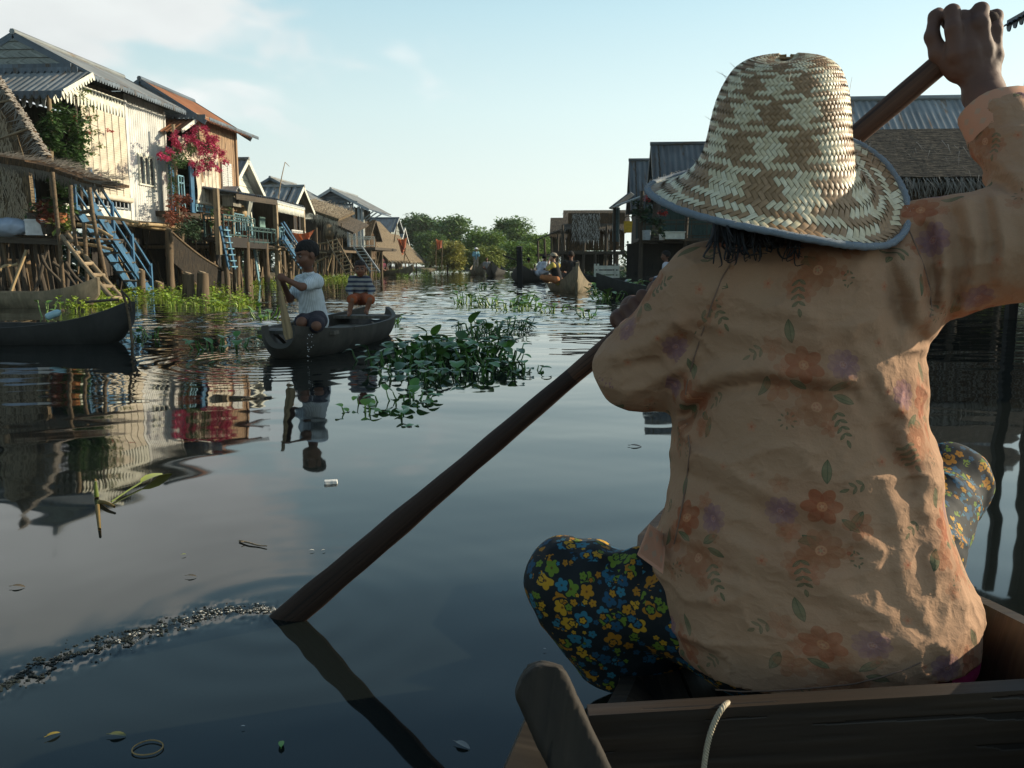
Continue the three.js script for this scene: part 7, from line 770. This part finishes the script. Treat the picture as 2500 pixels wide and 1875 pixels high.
  { const a = atF(1404, 1134, 1.16), b = atF(1440, 1160, 1.2), c2 = atF(1378, 1200, 1.15), d = atF(1432, 1240, 1.13), e = V(-R0.x, 0, -R0.z), m = mk(); const L = [a, b, d, c2].map((p) => p.clone().add(e)), o = hf.clone().multiplyScalar(.006); m.hexa([...L, ...L.map((p) => p.clone().add(o))]); m.build('hem_corner', bandM, G); }
  // magenta underskirt edge below the blouse on the right
  const [l2, h2] = boundsOf([atF(1900, 1540, 1.2), atF(2110, 1380, 1.2)], .12); meshOf('sash', relW(nets((x, y, z) => { return max(torsoD(x, y, z, .005), -hem(x, y, z) - .02, atF(1790, 1540, 1.2).y - y) + .003 * (fbm(x * 40, y * 90, z * 40, 2) - .5); }, l2, h2, .008)), phys(.45, .02, .13, { roughness: .9 }), G);
  // trousers: dark cotton crowded with yellow and teal flowers
  const tc = document.createElement('canvas'); tc.width = tc.height = 1024; const x = tc.getContext('2d'), r2 = rng(11); x.fillStyle = 'rgb(16,28,34)'; x.fillRect(0, 0, 1024, 1024); const cols = ['rgb(212,150,22)', 'rgb(226,172,34)', 'rgb(196,132,20)', 'rgb(34,110,142)', 'rgb(50,134,160)', 'rgb(28,90,124)', 'rgb(120,150,40)']; for (let i = 0; i < 900; i++) { const px = r2() * 1024, py = r2() * 1024, R = i < 300 ? 14 + 22 * r2() : 4 + 12 * r2(), col = cols[floor(r2() * 7)], a0 = r2() * 6; for (const dx of [-1024, 0, 1024]) for (const dy of [-1024, 0, 1024]) { if (px + dx < -40 || px + dx > 1064 || py + dy < -40 || py + dy > 1064) continue; x.fillStyle = 'rgb(16,28,34)'; x.beginPath(); x.arc(px + dx, py + dy, R * 1.12, 0, 6.3); x.fill(); x.fillStyle = col; for (let k = 0; k < 5; k++) { const a = a0 + k * 1.256; x.beginPath(); x.ellipse(px + dx + cos(a) * R * .5, py + dy + sin(a) * R * .5, R * .46, R * .36, a, 0, 6.3); x.fill(); } x.fillStyle = 'rgba(90,40,10,.5)'; x.beginPath(); x.arc(px + dx, py + dy, R * .16, 0, 6.3); x.fill(); } }
  const tt = new THREE.CanvasTexture(tc); tt.colorSpace = THREE.SRGBColorSpace; tt.wrapS = tt.wrapT = THREE.RepeatWrapping; tt.repeat.set(1 / .46, 1 / .46);
  const K = { hL: atF(1640, 1345, 1.22), kL: atF(1226, 1252, 1.33), sL: atF(1345, 1378, 1.36), fL: atF(1680, 1450, 1.5), hR: atF(1900, 1340, 1.33), kR: atF(2050, 1042, 1.66), fR: atF(1930, 1390, 1.75) };
  const leg = join([cap(K.hL, K.kL, .105, .06), cap(K.kL, K.sL, .06, .075), cap(K.sL, K.fL, .078, .065), cap(atF(1300, 1320, 1.34), atF(1420, 1400, 1.38), .088, .08), cap(K.hR, K.kR, .1, .066), cap(K.kR, K.fR, .066, .066), cap(K.hL, K.hR, .11)], .05), tr = (p, q, w) => { const ax = q.clone().sub(p).normalize(); return (X, Y, Z) => (X - p.x) * ax.x + (Y - p.y) * ax.y + (Z - p.z) * ax.z; }, al = tr(K.kL, K.hL), ar = tr(K.kR, K.hR);
  const trF = (X, Y, Z) => { let d = leg(X, Y, Z); if (abs(d) < .03) { const hL = al(X, Y, Z), hR = ar(X, Y, Z); d += .006 * sin(hL * 80 + 5 * fbm(X * 9, Y * 9, Z * 9, 2)) * exp(-pow((hL - .12) / .12, 2)) * sst(atF(1240, 1330, 1.3).y, atF(1240, 1180, 1.3).y, Y) + .0035 * sin(hR * 46 + 9 * fbm(X * 9, Y * 9, Z * 9, 2)) * sst(.0, .1, X * rt.x + Z * rt.z - .5) + .008 * (fbm(X * 18, Y * 18, Z * 18, 3) - .5) - .006 * (pow(1 - abs(2 * fbm(X * 9 + Y * 6, Y * 9, Z * 9, 2) - 1), 5) - .3); } return d; };
  const [l3, h3] = boundsOf(Object.values(K), .14); meshOf('trousers', relW(boxUV(nets(trF, l3, h3, .007))), new THREE.MeshPhysicalMaterial({ color: new THREE.Color().setRGB(.66, .66, .66), map: tt, roughness: .8, side: THREE.DoubleSide, bumpMap: rep(weaveB, 22, 22), bumpScale: .00018 }), G);
}
{ // the body: head, neck, arms and hands in one skin
  const hd = headAt(J.head, PI + yaw, -.1, 0, .93), Q = (x, y, f) => atF(x, y, f), skin = [.125, .062, .042];
  const core = join([cap(J.neck, J.head, .05, .055), cap(atF(1715, 640, 1.21), J.neck, .08, .055), cap(J.sL, J.eL, .05, .04), cap(J.eL, J.wL, .042, .028), cap(J.sR, J.eR, .05, .042), cap(J.eR, J.wR, .044, .029), cap(atF(1715, 640, 1.21), atF(1790, 1300, 1.22), .09, .11), cap(J.sL, J.sR, .06), cap(atF(1640, 1350, 1.22), atF(1260, 1275, 1.33), .07, .05), cap(atF(1900, 1350, 1.33), atF(2062, 1055, 1.66), .07, .045)], .04);
  const [lo, hi] = boundsOf([J.eR, J.wR, J.eL, J.wL, J.head, atF(1260, 1280, 1.34), atF(2060, 1050, 1.68), atF(1790, 1400, 1.2)], .12);
  const noHands = (x, y, z) => { let d = core(x, y, z); return d; };
  const plain = (gg) => { const n = gg.attributes.position.count, c = new Float32Array(n * 3); for (let i = 0; i < n; i++) { const p = gg.attributes.position, k = 1 + .25 * (fbm(p.getX(i) * 45, p.getY(i) * 45, p.getZ(i) * 45, 3) - .5); c.set(skin.map((s) => s * k), i * 3); } gg.setAttribute('color', new THREE.BufferAttribute(c, 3)); return gg; };
  const parts = [plain(nets(noHands, lo, hi, .012)), nets(hd, ...boundsOf([J.head], .14), .006, { color: hd.paint(skin) })];
  // raised right hand, seen from the back, closed over the paddle's end
  { const w = J.wR, k = (x, y, f, r) => ({ p: Q(x, y, f), r }), bones = [], add = (...n) => { for (let i = 1; i < n.length; i++) bones.push(cap(n[i - 1].p, n[i].p, n[i - 1].r, n[i].r)); };
    const W = k(2126, 200, 1.325, .027), base = [k(2066, 118, 1.322, .015), k(2096, 112, 1.318, .0155), k(2124, 112, 1.32, .015), k(2146, 124, 1.325, .013)];
    for (const b of base) add(k(2120, 176, 1.325, .021), b); add(W, k(2120, 176, 1.325, .023)); add(k(2085, 150, 1.326, .02), k(2132, 150, 1.326, .018)); add(k(2070, 140, 1.33, .018), k(2110, 165, 1.33, .022));
    add(base[0], k(2060, 62, 1.322, .0115), k(2056, 26, 1.335, .0108), k(2048, 44, 1.372, .0095), k(2056, 74, 1.388, .0085));
    add(base[1], k(2086, 66, 1.33, .012), k(2080, 40, 1.345, .0112), k(2076, 52, 1.385, .0098), k(2084, 84, 1.392, .0088));
    add(base[2], k(2118, 52, 1.318, .0118), k(2118, 22, 1.334, .011), k(2106, 44, 1.378, .0095), k(2108, 78, 1.39, .0086));
    add(base[3], k(2148, 66, 1.325, .0105), k(2150, 36, 1.338, .0098), k(2136, 54, 1.374, .0085), k(2132, 84, 1.384, .0078));
    add(k(2068, 150, 1.335, .019), k(2028, 116, 1.345, .0135), k(2013, 78, 1.35, .0105), k(2020, 36, 1.362, .0092), k(2027, 28, 1.366, .0084));
    const f = join(bones, .0072); const fore = cap(J.eR, w, .044, .027), all = (x, y, z) => smin(f(x, y, z), fore(x, y, z), .02) + .0012 * (fbm(x * 120, y * 120, z * 120, 2) - .5); parts.push(plain(nets(all, ...boundsOf([Q(2126, 235, 1.32), Q(2020, 20, 1.38), Q(2150, 20, 1.3)], .035), .0032))); }
  // lower left hand round the shaft
  { const c = onShaft(1382), ax = shaftDir.clone(), toE = eye.clone().sub(c).normalize(), n = toE.addScaledVector(ax, -toE.dot(ax)).normalize(), s = ax.clone().cross(n), pt = (a, ang, r) => c.clone().addScaledVector(ax, a).addScaledVector(n, cos(ang) * r).addScaledVector(s, sin(ang) * r), bones = []; const up = s.y > 0 ? 1 : -1;
    for (let i = 0; i < 4; i++) { const a = -.032 + i * .0195, R = .0275; for (const [t0, t1, r0, r1] of [[-2.5, -1.2, .0102, .0104], [-1.2, 0, .0106, .0098], [0, 1.2, .0098, .009], [1.2, 2.1, .0095, .0085]]) bones.push(cap(pt(a, up * -t0, R + (t0 === -1.2 ? .004 : 0)), pt(a, up * -t1, R + (t1 === -1.2 ? .004 : 0)), r0, r1)); }
    bones.push(cap(pt(-.034, up * 2.6, .03), pt(.03, up * 2.6, .03), .017, .016), cap(pt(0, up * 2.4, .034), J.wL, .024, .025), cap(pt(.03, up * 2.4, .034), J.wL, .02, .024), cap(pt(-.03, up * 2.6, .03), pt(-.055, up * 1.7, .026), .0135, .0115), cap(pt(-.055, up * 1.7, .026), pt(-.05, up * .6, .026), .0115, .009));
    const f = join(bones, .003); parts.push(plain(nets((x, y, z) => smin(f(x, y, z), cap(J.wL, J.eL, .026, .03)(x, y, z), .012), ...boundsOf([c, J.wL], .07), .0034))); }
  meshOf('body', relW(mergeGeometries(parts)), skinM, G);
  // black hair under the hat with loose curls on the collar
  const h = ell(atF(1672, 482, 1.2), .07, .045, .07), h2 = ell(atF(1630, 505, 1.125), .056, .017, .03), hm = mk(); meshOf('hair', relW(nets((x, y, z) => smin(h(x, y, z), h2(x, y, z), .03) + .012 * (fbm(x * 60, y * 30, z * 60, 3) - .5), ...boundsOf([J.head, atF(1620, 500, 1.14)], .12), .006)), mat(.012, .010, .010, { roughness: .85 }), G);
  const r = rng(17); for (let i = 0; i < 70; i++) { const x = lerp(1540, 1730, r()), y = 470 + 30 * r(), l = 30 + 50 * r(), cx = (r() - .5) * 40, f0 = 1.11 - .02 * r(); hm.tube([atF(x, y, f0), atF(x + cx * .2, y + l * .5, f0 - .012), atF(x + cx, y + l, f0 - .02), atF(x + cx + (r() - .3) * 34, y + l * (.8 + .3 * r()), f0 - .03)].map((p) => p.sub(V(R0.x, 0, R0.z))), .0014 + .0014 * r(), 4, .0005); }
  for (const pts of [[[1580, 500], [1560, 530], [1590, 545], [1640, 525]], [[1690, 510], [1680, 540], [1692, 558], [1712, 552]]]) hm.tube(pts.map(([x, y]) => atF(x, y, 1.11).sub(V(R0.x, 0, R0.z))), .002, 5, .0008);
  hm.build('loose_hair', mat(.012, .010, .010, { roughness: .7 }), G).userData.kind = 'stuff';
}
{ // straw hat: a plaited bell with a grey cloth edge
  const hat = new THREE.Group(); hat.name = 'straw_hat'; G.add(hat); const top = atF(1702, 128, 1.2), tilt = new THREE.Quaternion().setFromEuler(new THREE.Euler(.14, yaw, -.035, 'YXZ'));
  hat.position.set(top.x - R0.x, top.y, top.z - R0.z); hat.quaternion.copy(tilt);
  const prof = [[0, .002], [.028, .0], [.05, -.005], [.066, -.015], [.0765, -.03], [.0845, -.05], [.0905, -.074], [.0965, -.107], [.1045, -.132], [.121, -.152], [.143, -.166], [.165, -.174], [.183, -.178]], cum = [0]; for (let i = 1; i < prof.length; i++) cum.push(cum[i - 1] + hypot(prof[i][0] - prof[i - 1][0], prof[i][1] - prof[i - 1][1])); const SL = cum[cum.length - 1];
  const pr = (s) => { let i = 1; while (i < prof.length - 1 && s > cum[i]) i++; const t = (s - cum[i - 1]) / (cum[i] - cum[i - 1]), g = (k) => prof[max(0, min(prof.length - 1, k))], h = (c) => { const p0 = g(i - 2)[c], p1 = g(i - 1)[c], p2 = g(i)[c], p3 = g(i + 1)[c]; return .5 * (2 * p1 + (p2 - p0) * t + (2 * p0 - 5 * p1 + 4 * p2 - p3) * t * t + (3 * p1 - p0 - 3 * p2 + p3) * t * t * t); }; return [max(0, h(0)), h(1)]; };
  // phi: 0 = right, PI/2 = towards the camera (the hat's back)
  const pos = (phi, s, off = 0) => { const [r, y] = pr(s), fl = sst(.4, 1, s / SL), lump = 1 + .022 * sin(phi * 2 + 1) + .014 * sin(phi * 3 + s * 30), R = r * lump * (1 + fl * (.02 * cos(phi) - .03)), dr = fl * fl * (.056 * sin(phi) + .024 * sin(phi * 2) - .014 * cos(phi) + .007 * sin(phi * 3 + .5)); return V(cos(phi) * R, y - dr + .006 * sin(phi * 2 + .4) * (1 - fl), sin(phi) * R); };
  const nrm = (phi, s) => { const e = .003, a = pos(phi + .02, s).sub(pos(phi - .02, s)), b = pos(phi, min(SL, s + e)).sub(pos(phi, max(.001, s - e))); return a.cross(b).normalize().multiplyScalar(1); };
  const P = (phi, s, o) => { const n = nrm(phi, s); if (n.dot(V(cos(phi), .6, sin(phi))) < 0) n.negate(); return pos(phi, s).addScaledVector(n, o); };
  const straw = (r, g, b) => mat(r, g, b, { map: rep(plainT, 40, 12), roughness: .48 }), strawD = straw(.22, .12, .055), creams = [straw(.90, .78, .52), straw(.84, .71, .45), straw(.95, .85, .60)], browns = [straw(.42, .255, .125), straw(.37, .22, .105), straw(.47, .29, .15)];
  { const m = mk(), n = 72, k = 40; for (const [o, sg] of [[-.0012, 1], [-.0042, -1]]) { const st = m.p.length / 3; for (let i = 0; i <= k; i++) for (let j = 0; j <= n; j++) { const ph = j / n * 2 * PI, s = max(.004, SL * i / k), p = P(ph, s, o), q = P(ph, s, o + .01).sub(p).normalize().multiplyScalar(sg); m.vert(p.x, p.y, p.z, q.x, q.y, q.z, ph * .1, s); } for (let i = 0; i < k; i++) for (let j = 0; j < n; j++) { const q = st + i * (n + 1) + j; m.i.push(q, q + 1, q + n + 2, q, q + n + 2, q + n + 1); } } m.build('hat_lining', mat(.42, .25, .10, { map: rep(woodT, 30, 6) }), hat); }
  // plaited strips: lattice coordinates a, b at 45 degrees, in twill, one float is two cells long
  const U = 84, v2s = []; { let v = 0; for (let s = SL; s > .014; s -= .0006) { v2s.push([v, s]); v += .0006 * U / (2 * PI * max(.012, pr(s)[0])); } } const vMax = v2s[v2s.length - 1][0], sOf = (v) => { let lo = 0, hi = v2s.length - 1; while (hi - lo > 1) { const m = (lo + hi) >> 1; v2s[m][0] < v ? lo = m : hi = m; } const t = (v - v2s[lo][0]) / (v2s[hi][0] - v2s[lo][0]); return lerp(v2s[lo][1], v2s[hi][1], clamp(t)); };
  const surf = (a, b, o) => { const u = (a + b) / 2, v = (a - b) / 2; return P(-u / U * 2 * PI + 1.02, sOf(clamp(v, 0, vMax)), o); };
  const r = rng(23), strips = []; const band = (i) => ((floor((i + 4) / 6) % 2) + 2) % 2;
  for (let a = 0; a < 2 * U + 2 * vMax; a++) for (let b = -ceilN(2 * vMax); b < 2 * U; b++) { const u0 = (a + b) / 2, v0 = (a - b) / 2; if (u0 < 0 || u0 >= U || v0 < -.9 || v0 > vMax + .5) continue; const k = (((a - b) % 4) + 4) % 4, along = k < 2; if (along ? (((a - b) % 4) + 4) % 4 !== 0 : (((a - b) % 4) + 4) % 4 !== 3) continue;
    // along: strip runs in a (two cells a, a+1) ; else runs in b
    const A0 = along ? a : a, A1 = along ? a + 2 : a + 1, B0 = b, B1 = along ? b + 1 : b + 2; const brown = along ? band(b) : band(a); strips.push([A0, A1, B0, B1, along, brown]); }
  const geos = strips.map(([A0, A1, B0, B1, along]) => { const m = mk(), n = 3, g = .05, lift = .0011 + .0005 * r(), w = .03 * (r() - .5); const Pt = (i, j) => { const t = i / n, q = j, aa = along ? lerp(A0 + .02, A1 - .02, t) : lerp(A0 + g, A1 - g, q), bb = along ? lerp(B0 + g, B1 - g, q) : lerp(B0 + .02, B1 - .02, t); return surf(aa + w * along, bb + w * !along, lift * sin(PI * clamp(t, .06, .94)) - .0002); }; const st = []; for (let i = 0; i <= n; i++) for (const j of [0, .5, 1]) { const p = Pt(i, j), du = Pt(min(n, i + .3), j).sub(Pt(max(0, i - .3), j)), dv = Pt(i, min(1, j + .2)).sub(Pt(i, max(0, j - .2))), q = du.cross(dv).normalize(), out = p.clone().setY(.06); if (q.dot(out) < 0) q.negate(); const tl = Pt(i, 1).sub(Pt(i, 0)).normalize(); q.addScaledVector(tl, (j - .5) * .5).normalize(); st.push(m.vert(p.x, p.y, p.z, q.x, q.y, q.z, (along ? j : j) * .01 + r() * 0, i * .006)); } for (let i = 0; i < n; i++) for (let j = 0; j < 2; j++) { const q = i * 3 + j; m.i.push(q, q + 1, q + 4, q, q + 4, q + 3); } const uo = r(); for (let i = 0; i < m.t.length; i += 2) m.t[i] += uo; return m; });
  // strips nearest the camera are single pieces; the rest are joined
  const inv = tilt.clone().invert(), view = eye.clone().sub(top).applyQuaternion(inv), idx = geos.map((g, i) => { const p = V(g.p[12], g.p[13], g.p[14]), n = V(g.n[12], g.n[13], g.n[14]); return [n.dot(view.clone().sub(p).normalize()), i]; }).sort((x, y) => y[0] - x[0]); const rest = {};
  idx.forEach(([, i], k) => { const br = strips[i][5], vv = floor(r() * 3), m = (br ? browns : creams)[vv]; if (k < 300) geos[i].build('straw_strip', m, hat); else { const key = br * 3 + vv; (rest[key] ??= [m, []])[1].push(geos[i].geometry()); } });
  for (const [m, l] of Object.values(rest)) meshOf('straw_plait', mergeGeometries(l), m, hat).userData.kind = 'stuff';
  mk().ball(V(0, .0005, 0), .017, 16, 8, 1, .14, 1).build('crown_centre', browns[0], hat);
  { const m = mk(), pts = []; for (let i = 0; i < 60; i++) pts.push(P(i / 60 * 2 * PI, SL, .0005)); const c = new THREE.CatmullRomCurve3(pts, true), g = new THREE.TubeGeometry(c, 300, .005, 9, true), p = g.attributes.position, nn = g.attributes.normal; for (let i = 0; i < p.count; i++) { const k = .0038 * (fbm(p.getX(i) * 190, p.getY(i) * 190, p.getZ(i) * 190, 3) - .5); p.setXYZ(i, p.getX(i) + nn.getX(i) * k, p.getY(i) + nn.getY(i) * k, p.getZ(i) + nn.getZ(i) * k); } m.geo(g); m.build('cloth_edge', mat(.28, .33, .38, { map: rep(plainT, 30, 30), bump: .0008 }), hat); const f = mk(); for (let i = 0; i < 420; i++) { const ph = r() * 2 * PI, q = P(ph, SL, .004), d = V(r() - .5, r() - .5, r() - .5).multiplyScalar(.012); f.bar(q, q.clone().add(d), .00035, .0002, 3); } for (let i = 0; i < 30; i++) { const ph = r() * 2 * PI, s = SL * (.2 + .75 * r()), q = P(ph, s, .001), d = V(r() - .5, r() * .8, r() - .5).multiplyScalar(.03); f.bar(q, q.clone().add(d), .0004, .0002, 3); } f.build('frayed_fibres', mat(.7, .66, .58), hat).userData.kind = 'stuff'; }
  { const best = [0, 0, 9]; for (let a = 0; a < 6.28; a += .03) for (let s = .03; s < SL; s += .004) { const p = P(a, s, .004).applyQuaternion(tilt).add(top).sub(eye), x = (CX + F * p.dot(rt) / p.dot(fw)) / D, y = (CY - F * p.dot(upv) / p.dot(fw)) / D, d = hypot(x - 1548, y - 342) / 300 + p.length() * .01; if (d < best[2]) { best[0] = a; best[1] = s; best[2] = d; } } const p = P(best[0], best[1], .004); meshOf('black_pompom', nets((x, y, z) => hypot(x, y, z) - .0085 - .006 * (fbm(x * 300, y * 300, z * 300, 2) - .5), V(-.014, -.014, -.014), V(.014, .014, .014), .002), M.black, hat).position.copy(p); }
}
function ceilN(x) { return Math.ceil(x) + 1; }
{ // the paddler's own boat
  const t = thing('wooden_boat', 'the dark wooden boat in the foreground that carries the woman in the straw hat', 'boat', [0, 0, 0]), turned = (() => { const q = rep(woodT, 1.6, 1.1); q.rotation = PI / 2; return q; })(), own = mat(.025, .02, .014, { map: rep(woodT, 1.5, .8), bump: .002, roughness: .7 }), ownH = mat(.040, .024, .013, { map: turned, bump: .002, roughness: .6 }), own2 = mat(.05, .037, .025, { map: rep(woodT, 1.5, .8), bump: .002, roughness: .6 }), up = V(0, 1, 0);
  const a = atF(1272, 1546, .93), b = atF(2330, 1484, .945), th = hf.clone().multiplyScalar(.026), dn = V(0, -.3, 0); const m = mk(); m.hexa([a.clone().add(dn), b.clone().add(dn), b.clone().add(dn).add(th), a.clone().add(dn).add(th), a, b, b.clone().add(th), a.clone().add(th)], 0); m.build('transom_plank', ownH, t);
  const dk = (x0, x1, y, f0, f1) => mk().hexa([B(x0, y - .03, f0), B(x1, y - .03, f0), B(x1, y - .03, f1), B(x0, y - .03, f1), B(x0, y, f0), B(x1, y, f0), B(x1, y, f1), B(x0, y, f1)]); for (let i = 0; i < 5; i++) dk(.175 + i * .105, .275 + i * .105, .085 + .002 * (i % 2), .97, 1.3).build('deck_board', own2, t);
  const side = (p, q, r, s, name) => { const w = V(rt.x, 0, rt.z).multiplyScalar(.024 * Math.sign(p.dot(rt) - .42)); return mk().hexa([r, s, s.clone().add(w), r.clone().add(w), p, q, q.clone().add(w), p.clone().add(w)]).build(name, own2, t); };
  side(atF(2108, 1296, 1.36), atF(2300, 1392, .95), atF(2052, 1462, 1.36), atF(2250, 1620, .95), 'hull_side'); side(atF(1385, 1440, 1.36), atF(1338, 1545, .98), atF(1430, 1470, 1.36), atF(1392, 1590, .98), 'hull_side'); const bl = [atF(1385, 1440, 1.36), B(.3, .16, 1.75), B(.44, .2, 1.98)], br = [atF(2108, 1296, 1.36), B(.6, .2, 1.75), B(.45, .21, 1.99)], aft = [[B(.0, .13, .82), B(-.05, .17, .2), B(0, .18, -.8)], [b.clone(), B(.75, .19, .2), B(.7, .18, -.8)]], low = (p) => p.clone().setY(-.16).lerp(B(.4, -.16, p.dot(hf)), .16); for (const l of [bl, br, ...aft]) for (let i = 0; i < 2; i++) side(l[i], l[i + 1], low(l[i]), low(l[i + 1]), 'hull_side'); sheet(mk(), aft[0][2], aft[1][2], low(aft[1][2]), low(aft[0][2]), .025).build('stern_board', own2, t); mk().hexa([B(.06, -.14, .93), B(.6, -.14, .93), B(.64, -.14, -.78), B(.06, -.14, -.78), B(.02, -.1, .92), B(.64, -.1, .92), B(.68, -.1, -.78), B(.02, -.1, -.78)]).build('bottom', own, t);
  mk().hexa([B(.14, -.25, .95), B(.76, -.25, .95), B(.66, -.2, 1.45), B(.26, -.2, 1.45), B(.13, .05, .95), B(.77, .05, .95), B(.68, .05, 1.45), B(.24, .05, 1.45)]).build('bottom', own, t);
  // rounded stake at the left corner, with the board it leans on
  const sA = atF(1178, 1497, .80), sB = atF(1300, 1760, .76), ax = sB.clone().sub(sA).normalize(), sx = rt.clone().addScaledVector(ax, -rt.dot(ax)).normalize(), sz = ax.clone().cross(sx), fS = (x, y, z) => { const p = V(x - sA.x, y - sA.y, z - sA.z), h = p.dot(ax), u = p.dot(sx), v = p.dot(sz), R = .007, tp = -.03 + 20 * u * u + .005 * (fbm(u * 90, v * 90, 1, 3) - .5), dx = abs(u) - .0285 + R, dz = abs(v) - .024 + R; return max(hypot(max(dx, 0), max(dz, 0)) + min(max(dx, dz), 0) - R, tp - h) + .004 * (fbm(x * 60, y * 18, z * 60, 4) - .5); };
  meshOf('corner_stake', nets(fS, ...boundsOf([sA, sB], .06), .0045), mat(.036, .027, .017, { map: rep(woodT, 2, 1), bump: .003, roughness: .8 }), t);
  const g1 = atF(1136, 1545, .86), g2 = atF(1060, 1720, .8), g3 = atF(1250, 1760, .8), g4 = atF(1190, 1560, .86); sheet(mk(), g1, g2, g3, g4, .02).build('gunwale_board', own2, t);
  // rope over the plank
  const rp = thing('rope', 'short twisted pale rope hanging over the foreground boat\'s plank', 'rope', [0, 0, 0]), pts = [[1612, 1512, .99], [1578, 1517, .955], [1560, 1530, .927], [1541, 1566, .922], [1528, 1610, .92], [1520, 1665, .918], [1516, 1710, .916]].map(([x, y, f]) => atF(x, y, f)), cr = new THREE.CatmullRomCurve3(pts), L = cr.getLength();
  for (let k = 0; k < 3; k++) { const q = []; for (let i = 0; i <= 120; i++) { const c = cr.getPointAt(i / 120), tg = cr.getTangentAt(i / 120), s = tg.clone().cross(V(0, 0, 1)).normalize(), u = s.clone().cross(tg), g = i / 120 * L / .011 * 2 * PI + k * 2.094; q.push(c.addScaledVector(s, cos(g) * .0018).addScaledVector(u, sin(g) * .0018)); } const g = new THREE.TubeGeometry(new THREE.CatmullRomCurve3(q), 240, .0019, 6); meshOf('strand', g, mat(.62, .52, .36, { roughness: .6 }), rp); }
}
renderer.render(scene, camera);
